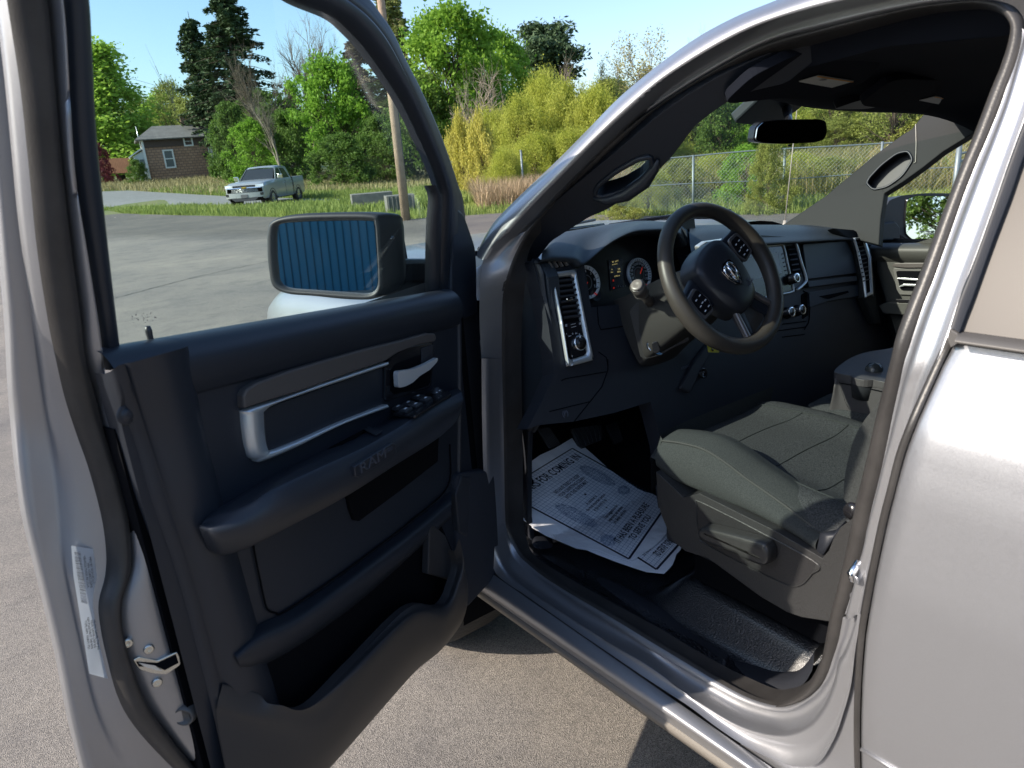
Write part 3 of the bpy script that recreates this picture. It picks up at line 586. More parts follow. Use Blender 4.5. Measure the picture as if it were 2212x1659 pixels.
# ---- pillar trim with its grab handle opening
hole = rpoly([(1289,418),(1297,400),(1332,372),(1380,345),(1406,340),(1410,360),(1385,390),(1345,413),(1305,424)], .35, 3)
PT = [(1090,560),(1110,600),(1150,575),(1190,522),(1240,490),(1272,470),(1314,452),(1365,418),(1416,376),(1450,341),(1476,307),(1501,273),(1527,252),(1569,222),(1625,197),(1700,180),(1800,100),(1760,80),(1683,106),(1617,133),(1550,165),(1483,205),(1417,252),(1350,310),(1283,366),(1217,420),(1177,455),(1155,487),(1131,520),(1115,548)]
def onA_(x, y): 
    n = _n([-.63, -.49, -.66]); return cut(x, y, (.17, 1.2, 1.6), n)
filled('pillar_trim', rpoly(PT, .12, 1), [hole], onA_, .05, SOFT, TRUCK, .006)
hh = [onA_(x, y) for x, y in hole]; hc = sum(hh)/len(hh)
MB().tube([p+(p-hc)*.04-np.array([.004,0,0]) for p in hh], .006, 8, closed=True).build('grab_handle_rim', SOFT, TRUCK)
MB().tube([onA_(x, y)-np.array([.012,0,0]) for x, y in [(1290,428),(1320,432),(1360,420),(1400,392),(1424,362),(1430,345)]], [.004,.012,.016,.016,.01,.003], 10).build('grab_handle', SOFT, TRUCK)
# ---- headliner, header, visors
hl = []
for X, (yf, zf_) in {.30: (.965, 1.747), .45: (1.035, 1.752), .7: (1.115, 1.738), .9: (1.152, 1.722), 1.15: (1.15, 1.705), 1.45: (1.095, 1.682), 1.62: (1.03, 1.625), 1.72: (1.0, 1.56)}.items():
    top = 1.83-.06*((X-.85)/.7)**2-(X-.2)*.055
    hl.append([(X, yf+.01, zf_-.004), (X, yf-.03, zf_-.002), (X, yf-.12, zf_+.022), (X, yf-.3, (zf_+top)/2+.02), (X, .5, top-.012), (X, .1, top), (X, -.5, top), (X, -.95, top-.03)])
HLN = patch('headliner', hl, FELT, TRUCK, nu=40, nv=40)
lx0 = [(.12, y, z) for _, y, z in hl[0]]; 
ei = crom([onS(*EP[i], .135) for i in range(0, 19)], 80); tgt = crom(np.array(hl[0]), 60)
def _hi(p):
    if p[1] > .97: return p+np.array([.07, 0, .012])
    t = sm_(.97, .90, p[1]); hz = sorted([(y_, z_) for _, y_, z_ in hl[0]]); q = np.array([.302, p[1], float(np.interp(p[1], [h[0] for h in hz], [h[1] for h in hz]))-.002]); return (p+np.array([.07, 0, .012]))*(1-t)+q*t
def sm_(a, b, x): t = min(1, max(0, (x-a)/(b-a))); return t*t*(3-2*t)
ei = ei[ei[:, 2] > 1.5]
hi_ = np.array([_hi(p) for p in ei])
patch('roof_side_trim', [ei, ei*.5+hi_*.5+np.array([0,0,-.0]), hi_], FELT, TRUCK)
def onV(x, y, dz=0): return cut(x, y, (.5, .889, 1.757+dz), _n([.05, -.55, -1]))
vis = [(1545,232),(1600,178),(1690,128),(1830,92),(1905,112),(1880,160),(1800,205),(1725,222),(1640,205),(1590,222)]
VS = filled('sun_visor', rpoly([(1560,226),(1625,165),(1720,118),(1850,95),(1915,118),(1870,178),(1760,218),(1690,212)], .3, 4), [], onV, -.018, FELT, TRUCK, .006)
tagp(VS, 'visor with a pale warning sticker over the steering wheel')
PAP = mat('visor_label', (.50,.50,.46), .6); 
def label(P, fn, par):
    slab('warning_label', [fn(x, y) for x, y in P], (0, 0, -.0015), PAP, par, 0)
    a, b, c, d = P; up_e = [a, b, ((b[0]*.93+c[0]*.07), (b[1]*.93+c[1]*.07)), ((a[0]*.93+d[0]*.07), (a[1]*.93+d[1]*.07))]
    slab('label_stripe', [fn(x, y)+np.array([0, 0, -.002]) for x, y in up_e], (0, 0, -.001), mat('orange_print', (.75,.35,.03), .6), par, 0)
label([(1768,162),(1844,174),(1797,188),(1726,175)], lambda x, y: onV(x, y, -.004), VS)
VR = filled('sun_visor', rpoly([(1850,228),(1930,170),(2060,175),(2165,205),(2115,262),(2011,244),(1940,238)], .3, 4), [], lambda x, y: cut(x, y, (1.4, 1.032, 1.715), _n([.05, -.5, -1])), -.018, FELT, TRUCK, .006)
tagp(VR, 'visor with a pale warning sticker on the far passenger side')
label([(2021,207),(2107,226),(2070,232),(1986,216)], lambda x, y: cut(x, y, (1.4, 1.032, 1.711), _n([.05, -.5, -1])), VR)
for (x, y, X) in [(1778,173,.5), (2042,219,1.4)]:
    f = (lambda a, b: onV(a, b, -.0075)) if X < 1 else (lambda a, b: cut(a, b, (1.4, 1.032, 1.708), _n([.05, -.5, -1])))
    for k in (-3, 3): MB().box(f(x+k, y), (.006, .009, .001)).build('label_print', mat('print_grey', (.15,.15,.15), .6), VS if X < 1 else VR, smooth=False)
oc = lambda x, y, d=0: cut(x, y, (.9, 1.04, 1.725+d), _n([.05, -.45, -1]))
OC = filled('overhead_console', rpoly([(1800,236),(1840,222),(1930,196),(1990,178),(2066,180),(2060,186),(1985,205),(1930,225),(1870,236)], .25, 3), [], oc, -.02, PLAS2, TRUCK, .005)
for P in [[(1921,197),(1950,190),(1960,193),(1930,201)], [(1955,206),(2000,195),(2003,199),(1965,209)]]: slab('map_light', [oc(x, y, -.003) for x, y in P], (0, 0, -.002), mat('lens', (.3,.32,.33), .3), OC, .001)
slab('console_bin_shade', [oc(x, y, -.003) for x, y in [(1880,207),(1918,200),(1925,207),(1890,215)]], (0, 0, -.001), DARK, OC, 0)  # shade of the bin, painted as a flat black sheet
# ---- windshield, dark band, rear-view mirror
wl = [onS(*L0[57], .04), onS(*L0[1], .05), onS(*L0[3], .05), onS(*L0[6], .05)]
wr = [np.array([1.66, 1.72, 1.29]), np.array([1.63, 1.48, 1.45]), np.array([1.60, 1.33, 1.60]), np.array([1.56, 1.12, 1.71])]
ws = []
for a, b in zip(wl, wr):
    ws.append([a*(1-t)+b*t+np.array([0, .16*(1-(2*t-1)**2), .02*(1-(2*t-1)**2)]) for t in np.linspace(0, 1, 9)])
WG = glassm('windshield_glass', (.86, .95, .92), .03)
WS = patch('windshield', ws, WG, TRUCK, nu=16, nv=24)
def onW(x, y, d=0.):            # the windshield near its middle
    a = np.array(ws[0][4]); b = np.array(ws[3][4]); t = _n(b-a); n = _n(np.cross([1, 0, 0], t)); n = n if n[1] < 0 else -n
    return cut(x, y, a+n*d, n)
GR_ = mat('frit', (.02,.022,.025), .5)
MTM = filled('mirror_bracket', [(1587,265),(1640,215),(1668,200),(1700,205),(1740,225),(1722,240),(1690,262),(1640,272)], [], lambda x, y: onW(x, y, .012), .03, mat('bracket', (.022,.03,.035), .5), TRUCK, .006)
def onM(x, y, o=0.): return cut(x, y, (.88, 1.12+o, 1.66), _n([-.42, -.9, -.02]))
mo = rpoly([(1627,300),(1631,275),(1645,262),(1676,258),(1770,257),(1784,262),(1787,285),(1780,302),(1760,308),(1690,311),(1645,309),(1630,306)], .3, 3)
filled('rear_view_mirror', mo, [], lambda x, y: onM(x, y, 0), -.03, BLK, TRUCK, .006)
RVM = bpy.context.scene.objects['rear_view_mirror']
c_ = onM(1708, 284); mi = [tuple(np.array(p)*.93+np.array([1708, 284])*.07) for p in mo]
slab('mirror_face', [onM(x, y, -.008) for x, y in mi], (0, .003, 0), mat('rear_mirror_face', (.55, .55, .55), .02, 1.), RVM, 0)
MB().tube([onM(1708, 280, .03), onM(1704, 262, .05), onW(1700, 235, .02)], [.016, .010, .014], 12).build('mirror_stem', BLK, RVM)
MB().tube([onM(1706, 312, -.0), onM(1706, 316, -.0)], .005, 8).build('mirror_tab', BLK, RVM)
# ---- passenger side: pillar trim, door panel, glass frame, door mirror
def onPs(x, y, X=1.6): return cut(x, y, (X, 1.3, 1.45), _n([-1, -.12, .34]))
oval = rpoly([(1872,396),(1878,384),(1904,356),(1938,331),(1962,326),(1972,345),(1950,380),(1916,404),(1886,410)], .35, 3)
RA = [(1690,486),(1782,424),(1884,339),(1950,290),(1969,279),(2000,240),(2140,225),(2140,262),(2105,286),(2037,328),(1994,362),(1952,392),(1911,418),(1903,470),(1899,530),(1860,520),(1838,505),(1800,495),(1740,490)]
PRT = filled('pillar_trim', RA, [oval], onPs, .04, mat('pillar_vinyl', (.011,.0135,.015), .65, spec=.3, bump=.1, bscale=600), TRUCK, .006)
filled('grip_recess', [tuple(np.array(p)*1.04-np.array([1922, 368])*.04) for p in oval], [], lambda x, y: onPs(x, y, 1.64), .01, PLAS, PRT, 0)
MB().tube([onPs(*p, 1.598) for p in oval], .004, 6, closed=True).build('recess_rim', SOFT, PRT)
MB().tube([onPs(*p, 1.597) for p in [(1978,268),(1979,310),(1978,350),(1974,352)]], .0015, 5).build('trim_seam', mat('thread', (.35,.34,.3), .8), PRT)
black = [(1884,430),(1899,420),(1911,416),(1905,470),(1900,526),(1884,526),(1887,480)]
filled('window_divider', black, [], lambda x, y: onPs(x, y, 1.61), .02, mat('bracket'), TRUCK, .002)
def onQ(x, y, d=0.): return cut(x, y, (1.66+d, 1.2, 1.2), _n([-1, -.05, .05]))
PD = filled('passenger_door', [(1860,524),(1890,530),(1950,531),(2040,531),(2150,531),(2150,900),(1960,900),(1934,720),(1910,640),(1885,560)], [], onQ, .08, mat('door_vinyl', (.06,.061,.056), .5, bump=.35, bscale=500), TRUCK, .004)
up1 = [onQ(x, 532, -.0) for x in (1884,1950,2020,2100,2150)]; 
patch('belt_pad', [[p+np.array([.06, 0, .004]) for p in up1], [p+np.array([.01, 0, .008]) for p in up1], [p+np.array([-.022, 0, -.006]) for p in up1], [p+np.array([-.02, 0, -.035]) for p in up1], [p+np.array([.0, 0, -.06]) for p in up1]], mat('door_vinyl'), PD, nu=14)
MB().tube([onQ(1893, y, -.003) for y in (528, 560, 640, 690)], .002, 5).build('panel_gap', DARK, PD)
slab('upper_strip', rpoly([onQ(x, y, -.008) for x, y in [(1929,575),(1934,568),(2060,566),(2060,576),(1960,578)]], .2, 2), (-.01, 0, 0), TRIMG, PD, .003)
slab('handle_bezel', rpoly([onQ(x, y, -.004) for x, y in [(1930,578),(2060,578),(2060,640),(1945,636),(1938,625)]], .1, 2), (-.006, 0, 0), mat('grey_ring', (.11,.11,.105), .45), PD, .002)
slab('handle_cup_shade', rpoly([onQ(x, y, -.012) for x, y in [(1936,585),(2060,586),(2060,630),(1946,626)]], .1, 2), (-.003, 0, 0), DARK, PD, 0)  # not hollow; a black sheet paints the shade in the cup
for P in [[(1940,600),(1955,600),(2060,607),(2060,610),(1955,604),(1940,602)], [(1943,618),(1953,613),(2060,616),(2060,620),(1955,617),(1944,620)]]: slab('inner_handle', [onQ(x, y, -.022) for x, y in P], (-.006, 0, 0), SATIN, PD, .001)
slab('armrest', rpoly([onQ(x, y, -.0) for x, y in [(1911,655),(1930,648),(2080,650),(2080,680),(1990,676),(1922,672)]], .12, 2), (-.05, 0, 0), mat('door_vinyl'), PD, .008)
slab('switch_panel', [onQ(x, y, -.052) for x, y in [(1935,648),(1980,649),(2000,655),(1940,654)]], (-.004, 0, .004), BLK, PD, .001)
slab('lower_carpet', [onQ(x, y, -.004) for x, y in [(1925,678),(2040,682),(2040,760),(1955,760)]], (-.004, 0, 0), mat('door_carpet', (.06,.06,.055), .95, bump=1., bscale=300), PD, 0)
# passenger door mirror
RM = [(1909,443),(1925,428),(1955,422),(2000,418),(2090,418),(2090,516),(2000,519),(1962,516),(1952,505),(1947,520),(1915,520),(1905,505)]
def onRm(x, y, d=0.): return cut(x, y, (2.0, 1.33+d, 1.3), _n([-.3, -1, .13]))
PM = filled('door_mirror', rpoly([(1909,455),(1922,432),(1950,422),(2000,417),(2095,418),(2100,470),(2095,518),(2000,520),(1960,518),(1935,500),(1912,498)], .2, 3), [], onRm, .12, PLAS2, TRUCK, .015)
gm_ = rpoly([(1960,430),(1980,423),(2080,425),(2085,470),(2080,515),(1970,516),(1958,505),(1956,470)], .2, 3)
mn2 = _n(np.array([-.52, -.85, .02]))
slab('mirror_glass', [onRm(x, y, -.006) for x, y in gm_], (0, .004, 0), MG, PM, 0)
slab('mirror_surround', [onRm(x, y, -.003) for x, y in [tuple(np.array(p)*1.03-np.array([2020, 470])*.03) for p in gm_]], (0, .004, 0), BLK, PM, 0)
slab('mirror_foot', rpoly([onRm(x, y, -.01) for x, y in [(1903,482),(1935,478),(1945,490),(1945,520),(1903,520)]], .15, 2), (0, .06, 0), PLAS2, PM, .006)
mp2 = onRm(1990, 506, -.0075); text('mirror_lettering', 'OBJECTS IN MIRROR ARE CLOSER\nTHAN THEY APPEAR', onRm(2012, 503, -.0078), _n(onRm(2030, 503)-onRm(1990, 503)), (0, 0, 1), .0085, mat('etched', (.25,.26,.27), .5), PM, .0002)
# ---- dash top pads
def onYl(P, Y): return [onY(x, y, Y) for x, y in P]
DT = mat('dash_pad', (.026,.034,.043), .5, bump=.3, bscale=900)
l1_ = crom(onYl([(1176,538),(1197,515),(1240,504),(1286,496),(1346,485),(1385,480),(1410,478),(1440,480),(1470,488),(1489,500)], 1.52), 60)
l2_ = crom(onYl([(1169,561),(1200,557),(1240,560),(1262,569),(1316,526),(1364,502),(1406,497),(1440,497),(1466,504),(1484,528)], 1.375), 60)
lb_ = l1_+np.array([0, .28, -.05]); 
DTOP = patch('dash_top', [lb_, l1_+np.array([0,.08,-.004]), l1_, l1_*.5+l2_*.5+np.array([0,0,.008]), l2_*.85+l1_*.15+np.array([0,0,.006]), l2_, l2_+np.array([0, .02, -.01]), l2_+np.array([0,.075,-.012])], DT, TRUCK, nu=30)
r1_ = crom(onYl([(1486,492),(1530,488),(1600,487),(1690,487),(1770,488),(1850,494),(1885,520)], 1.5), 50)
r2_ = crom(onYl([(1492,548),(1540,534),(1600,530),(1660,527),(1724,523),(1838,517),(1870,530)], 1.34), 50)
patch('dash_top', [r1_+np.array([0,.26,-.05]), r1_+np.array([0,.08,-.004]), r1_, r1_*.5+r2_*.5+np.array([0,0,.015]), r2_*.8+r1_*.2+np.array([0,0,.008]), r2_, r2_+np.array([0, .03, -.01])], DT, TRUCK, nu=24)
patch('cluster_visor_end', [onYl([(1481,498),(1494,545),(1500,600),(1502,650)], 1.37), onYl([(1470,490),(1478,545),(1484,600),(1486,650)], 1.45)], DT, TRUCK)
patch('cowl', [[(-.0, 1.62, 1.35), (.4, 1.85, 1.375), (.9, 1.92, 1.37), (1.4, 1.85, 1.33), (1.7, 1.68, 1.28)], [(-.1, 1.8, 1.33), (.4, 2.0, 1.35), (.9, 2.06, 1.345), (1.4, 2.0, 1.31), (1.75, 1.8, 1.25)]], mat('bracket'), TRUCK, nv=24)
# ---- dash face with the instrument opening
clu = [(1262,570),(1290,546),(1318,527),(1364,504),(1406,499),(1445,499),(1470,508),(1486,535),(1497,565),(1502,650),(1450,652),(1395,650),(1300,662),(1277,664)]
fo_ = [(1150,563),(1222,557),(1262,568),(1316,526),(1364,502),(1406,497),(1466,505),(1494,545),(1600,531),(1724,523),(1838,517),(1868,520),(1890,600),(1915,700),(1950,860),(1950,1100),(1450,1100),(1430,960),(1412,890),(1405,868),(1327,892),(1237,911),(1165,918),(1139,927),(1170,870),(1197,808),(1195,774),(1184,700),(1172,640),(1160,600)]
DASH = filled('dashboard', fo_, [clu], onF, .05, PLAS, TRUCK, .003)
cf = lambda x, y, o=0.: cut(x, y, (.4, 1.462+o, 1.3), _n([0, -.97, .24]))
CLF = slab('instrument_panel', [cf(x, y) for x, y in [(1230,520),(1500,470),(1520,680),(1230,690)]], (0, .01, 0), mat('cluster_black', (.008,.009,.012), .35), DASH, 0)
patch('cluster_hood', [[onF(x, y, -.045) for x, y in clu]+[onF(*clu[0], -.045)], [cf(x, y) for x, y in clu]+[cf(*clu[0])]], mat('hood_black', (.015,.017,.02), .6), DASH)
RED = mat('needle_red', (.8,.03,.02), .4, emit=(1, .05, .02), es=.08); AMB = mat('amber_display', (.3,.25,.1), .5, emit=(.85, .72, .3), es=.16)
def gauge(x, y, rpx, nums, a0, a1, needle, name):
    c = cf(x, y, -.004); u = np.array([1., 0, 0]); v = _n(np.cross([0, -.97, .24], u)); v = v if v[2] > 0 else -v; n = np.cross(u, v)
    n = _n([0, -.97, .24]); r = rpx
    g = MB().lathe(c, n, [(r*.80, .001), (r*.84, .004), (r, .007), (r*1.03, .002), (r*1.03, -.002)], 60).build('gauge_ring', mat('gauge_ring', (.75,.78,.80), .4, .1), DASH)
    for i, s in enumerate(nums):
        a = rad(a0+(a1-a0)*i/(len(nums)-1)); p = c+u*cos(a)*r*.67+v*sin(a)*r*.67+n*.002
        text('gauge_number', s, p, u, v, r*.23, WHITE, g, .0002)
    mb = MB(); N = (len(nums)-1)*2+1
    for i in range(N):
        a = rad(a0+(a1-a0)*i/(N-1)); d = u*cos(a)+v*sin(a); t = u*-sin(a)+v*cos(a)
        mb.add([c+d*r*.80-t*.0008+n*.0045, c+d*r*.80+t*.0008+n*.0045, c+d*r*.94+t*.0008+n*.0065, c+d*r*.94-t*.0008+n*.0065], [(0, 1, 2, 3)])
    mb.build('gauge_ticks', BLK, g, smooth=False)
    MB().lathe(c, n, [(r*.42, .001), (r*.44, .002), (r*.46, .001)], 40).build('gauge_inner_ring', mat('grey_line', (.2,.22,.25), .5), g)
    a = rad(needle); d = u*cos(a)+v*sin(a); t = u*-sin(a)+v*cos(a)
    MB().add([c-t*.002+n*.006, c+t*.002+n*.006, c+d*r*.5+t*.001+n*.006, c+d*r*.5-t*.001+n*.006], [(0, 1, 2, 3)]).build('gauge_needle', RED, g, smooth=False)
    return c, u, v, n
gauge(1266, 610, .046, ['0','1','2','3','4','5','6','7'], 230, -30, 232, 'g')
gauge(1380, 592, .046, ['0','10','20','30','40','50','60','70','80','90','100','110','120'], 215, -35, 52, 'g')
for (x, y) in [(1287,636),(1398,618)]:
    c = cf(x, y, -.008); n = _n([0, -.97, .24]); MB().lathe(c, n, [(.0001, 0), (.017, 0), (.0185, .002), (.020, 0)], 30).build('small_dial', mat('dial_black', (.02,.022,.026), .3), DASH)
    MB().box(c+np.array([-.004, -.004, .003]), (.012, .001, .003), np.array(Matrix.Rotation(.6, 3, 'Y'))).build('dial_needle', RED, DASH, smooth=False)
u_ = np.array([1., 0, 0]); v_ = np.array([0, .24, .97])
slab('info_display', [cf(x, y, -.002) for x, y in [(1314,562),(1343,558),(1346,620),(1319,628)]], (0, -.001, 0), mat('display_glass', (.02,.022,.03), .2), DASH, 0)
for (x, y, s, h) in [(1329,565,'W  64°F',.0075),(1328,571,'ODOMETER',.004),(1322,582,'A',.006),(1337,581,'240',.0065),(1322,588,'80.m',.0045),(1337,587,'8836',.0065),(1333,596,'63985 mi',.0058)]:
    text('display_text', s, cf(x, y, -.0045), u_, v_, h, AMB, DASH, .0002)
for (x, y) in [(1325,606),(1326,622)]: MB().box(cf(x, y, -.0045), (.004, .001, .005)).build('warning_light', RED, DASH, smooth=False)
for i, s in enumerate('PRND'): text('gear_letter', s, cf(1336+i*5, 619-i*.5, -.0045), u_, v_, .005, DIMW, DASH, .0002)
# end cap of the dash beside the door and its contour strips
ec = [(1116,600),(1128,612),(1139,578),(1151,563),(1168,570),(1182,600),(1187,660),(1199,774),(1200,810),(1188,842),(1166,888),(1141,926),(1108,930),(1105,760)]
filled('dash_end_cap', ec, [], lambda x, y: onX(x, y, .118), -.04, DT, DASH, .004)
def strip(P, X, w, h=.006, m=PLAS2):
    A = crom([onX(x, y, X) for x, y in P], 50); T = np.gradient(A, axis=0); N = np.array([_n(np.cross([1, 0, 0], t)) for t in T])
    return patch('dash_edge_strip', [A-N*w, A-N*w*.6-np.array([h,0,0]), A+N*w*.6-np.array([h,0,0]), A+N*w], m, DASH)
strip([(1150,566),(1160,574),(1168,592),(1174,640),(1186,700),(1197,774),(1199,812),(1188,844),(1166,890),(1142,925)], .112, .011)
strip([(1160,562),(1172,575),(1182,600),(1190,650),(1203,730),(1212,790),(1213,815),(1203,842),(1180,884),(1152,930)], .128, .009)
# tall side vent with its silver frame, head lamp switch below
vo = [(1187,590),(1236,583),(1242,588),(1260,680),(1278,768),(1276,779),(1232,791),(1224,787),(1210,700)]
vi = [(1196,601),(1233,596),(1237,601),(1252,680),(1267,758),(1265,767),(1233,777),(1226,770),(1214,690)]
def ring_of(o, i, fn, h, name, m, par, n=80, rnd=.12):
    O_ = crom([fn(*p) for p in rpoly(o, rnd, 2)], n, True); I_ = crom([fn(*p) for p in rpoly(i, rnd, 2)], n, True); up_ = FN*h
    return patch(name, [O_-up_*.5, O_+up_*.7, O_*.7+I_*.3+up_, O_*.25+I_*.75+up_*.6, I_, I_-up_*1.2], m, par, cv=True)
VB = ring_of(vo, vi, lambda x, y: onF(x, y, .006), .008, 'side_vent', SATIN, DASH)
filled('vent_back', vi, [], lambda x, y: onF(x, y, .001), .002, DARK, VB, 0)
for i in range(8):
    t = (i+.5)/8; xl = 1199+(1218-1199)*t; xr = 1238+(1254-1238)*t; yl = 607+(696-607)*t
    a, b = onF(xl, yl, .004), onF(xr, yl-5, .004)
    MB().prism([a+FN*.0, a+FN*.006+FU*.003, b+FN*.006+FU*.003, b], FU*.0045).build('vent_slat', PLAS2, VB, smooth=False)
MB().box(onF(1229, 646, .014), (.020, .01, .007)).build('vent_tab', CHROME, VB, bevel=.002, smooth=False)
slab('switch_face', [onF(x, y, .0045) for x, y in [(1218,699),(1255,693),(1266,764),(1233,775)]], FN*.001, BLK, VB, 0)
for k, yy_ in ((0, 700), (1, 706)): MB().box(onF(1238.5+k, yy_, .0065), (.016, .001, .0015)).build('dimmer_line', DIMW, VB, smooth=False)
kc = onF(1250.5, 741, .0055); MB().lathe(kc, FN, [(.0200, 0), (.0200, .006), (.0172, .010), (.0168, .006)], 40).build('headlamp_knob', CHROME, VB)
MB().lathe(kc, FN, [(.0168, .0), (.0165, .010), (.0001, .011)], 40).build('knob_cap', BLK, VB)
MB().box(kc+FN*.011+FU*.015, (.004, .001, .005)).build('knob_pointer', WHITE, VB, smooth=False)
for (x, y) in [(1223,703),(1253,699)]: MB().box(onF(x, y, .0065), (.006, .001, .006)).build('switch_icon', DIMW, VB, smooth=False)
for (x, y, s) in [(1224,722,'*'),(1231,726,'AUTO'),(1237,721,'O'),(1245,720,'DC'),(1252,722,'D'),(1236,769,'Q'),(1252,772,'O-----B B')]: text('switch_print', s, onF(x, y, .0062), u_, FU, .0052 if len(s) < 3 else .0036, WHITE, VB, .0002)
# slim defroster vent on the top corner
TV = slab('demister_vent', rpoly([onF(x, y, .004) for x, y in [(1169,566),(1220,557),(1230,573),(1179,586)]], .12, 2), -FN*.01, BLK, DASH, .002)
for i in range(4):
    x = 1182+i*11; MB().prism([onF(x, 567-i, .006), onF(x+3, 567-i, .006), onF(x+10, 580-i*2, .006), onF(x+7, 581-i*2, .006)], FN*.008).build('vent_fin', mat('fin', (.14,.13,.12), .5), TV, smooth=False)
# lower left panels: seams, brake release
for P in [[(1213,822),(1222,818),(1310,803)], [(1187,889),(1273,868)], [(1313,776),(1313,800),(1300,836),(1273,870),(1240,911)], [(1293,760),(1310,772),(1313,790)], [(1290,662),(1293,700),(1298,712),(1345,705)]]:
    MB().tube([onF(x, y, .001) for x, y in P], .0013, 5).build('panel_seam', DARK, DASH)
text('hood_release_mark', '(P)', onF(1221, 893, .004), u_, FU, .018, mat('mark', (.08,.09,.12), .5), DASH, .0006)
# silver strip on the centre section, centre bezel, screen, vents, knobs
sb = [(1511,532),(1526,522),(1576,515),(1592,530),(1560,547),(1515,548)]
filled('bright_dash_wing', sb, [], lambda x, y: onY(x, y, 1.27), .02, SATIN, DASH, .004)
co = [(1560,520),(1640,508),(1705,512),(1724,522),(1732,560),(1743,606),(1739,616),(1720,630),(1640,650),(1570,655)]
filled('centre_bezel', rpoly(co, .12, 3), [], lambda x, y: onF(x, y, .02), .04, PLAS2, DASH, .006)
def tubeF(P, o, r, name, m, par, closed=False, **k): return MB().tube(crom([onF(x, y, o) for x, y in P], 60, closed), r, 8, closed).build(name, m, par)
tubeF([(1640,528),(1690,521),(1709,521),(1720,530),(1730,565),(1741,600),(1738,612),(1721,627)], .024, .005, 'bezel_trim', SATIN, DASH)
tubeF([(1640,534),(1684,529),(1693,533),(1704,580),(1714,622),(1711,630),(1684,636),(1640,645)], .024, .003, 'radio_trim', SATIN, DASH)
RAD = filled('radio', [(1560,545),(1640,532),(1690,530),(1712,628),(1640,645),(1570,650)], [], lambda x, y: onF(x, y, .022), .01, BLK, DASH, .002)
slab('radio_screen', [onF(x, y, .0235) for x, y in [(1590,562),(1680,545),(1688,590),(1600,610)]], FN*.0008, mat('screen_glare', (.34,.37,.38), .35), RAD, 0)
for i in range(6): MB().box(onF(1692+i*1.6, 548+i*9, .0245), (.008, .001, .003)).build('radio_key', mat('key_grey', (.08,.085,.09), .5), RAD, smooth=False)
def knob(x, y, r, name, par, o=.024):
    c = onF(x, y, o); q = MB().lathe(c, FN, [(r*1.15, 0), (r*1.15, .004), (r, .006), (r*.95, .022), (r*.7, .024), (.0001, .024)], 30).build(name, BLK, par)
    MB().lathe(c+FN*.0235, FN, [(r*.72, 0), (r*.95, .0008), (r*.98, -.002)], 30).build('knob_ring', CHROME, q); return c
knob(1709, 603, .016, 'volume_knob', RAD)
VC = slab('centre_vent', [onF(x, y, .0235) for x, y in [(1700,531),(1712,530),(1722,545),(1731,598),(1716,606)]], FN*.001, DARK, DASH, 0)
for i in range(6): 
    y = 537+i*11; x = 1702+i*2.4; MB().prism([onF(x, y+1, .025), onF(x+16, y-1, .025), onF(x+16, y+2, .029), onF(x, y+4, .029)], FN*.002).build('vent_slat', PLAS2, VC, smooth=False)
for (x, y) in [(1698,676), (1721,671)]:
    knob(x, y, .017, 'climate_knob', DASH, .004)
    MB().box(onF(x-12, y+3, .012), (.010, .004, .003)).build('knob_plus', WHITE, DASH, smooth=False)
for P in [[(1690,700),(1742,694)],[(1670,716),(1742,706)],[(1690,728),(1738,722)],[(1735,628),(1748,640),(1748,690),(1738,712)]]: tubeF(P, .002, .0015, 'stack_seam', DARK, DASH)
filled('side_pocket_shade', rpoly([(1731,636),(1744,630),(1747,680),(1734,690)], .2, 2), [], lambda x, y: onF(x, y, .002), .002, DARK, DASH, 0)  # flat black sheet standing in for the pocket's shade
# glove box and right vent
filled('glove_box', rpoly([(1734,527),(1836,520),(1848,560),(1850,590),(1745,603)], .06, 2), [], lambda x, y: onF(x, y, .016), .02, DT, DASH, .005)
filled('lower_glove_ledge', rpoly([(1745,608),(1850,596),(1852,606),(1748,620)], .06, 2), [], lambda x, y: onF(x, y, .02), .02, DT, DASH, .004)
filled('dash_shelf', rpoly([(1748,632),(1865,612),(1868,636),(1850,640),(1790,650),(1750,664)], .1, 2), [], lambda x, y: onF(x, y, .012), .02, DT, DASH, .004)
filled('shelf_pocket_shade', rpoly([(1770,640),(1832,628),(1834,632),(1790,646)], .1, 2), [], lambda x, y: onF(x, y, .0145), .002, DARK, DASH, 0)  # painted shade of the pocket, no depth modelled
rim = [(1812,497),(1850,499),(1866,520),(1880,560),(1890,640),(1878,600),(1868,640),(1862,590),(1850,540),(1835,514)]
filled('dash_end_pad', [(1800,492),(1846,496),(1868,508),(1884,545),(1893,640),(1905,700),(1893,700),(1866,642),(1862,600),(1850,548),(1838,520),(1818,506)], [], lambda x, y: onF(x, y, .03), .03, mat('pillar_vinyl'), DASH, .006)
rvo = [(1843,514),(1866,513),(1880,556),(1884,636),(1869,642),(1864,600),(1852,546)]; rvi = [(1847,518),(1863,517),(1875,558),(1880,630),(1871,634),(1868,598),(1856,546)]
RV = ring_of(rvo, rvi, lambda x, y: onF(x, y, .032), .006, 'right_vent', SATIN, DASH)
filled('vent_back', rvi, [], lambda x, y: onF(x, y, .033), .002, DARK, RV, 0)
for i in range(10): 
    t = i/10; MB().box(onF(1858+15*t, 524+90*t, .036), (.045, .003, .004)).build('vent_slat', PLAS2, RV, smooth=False)
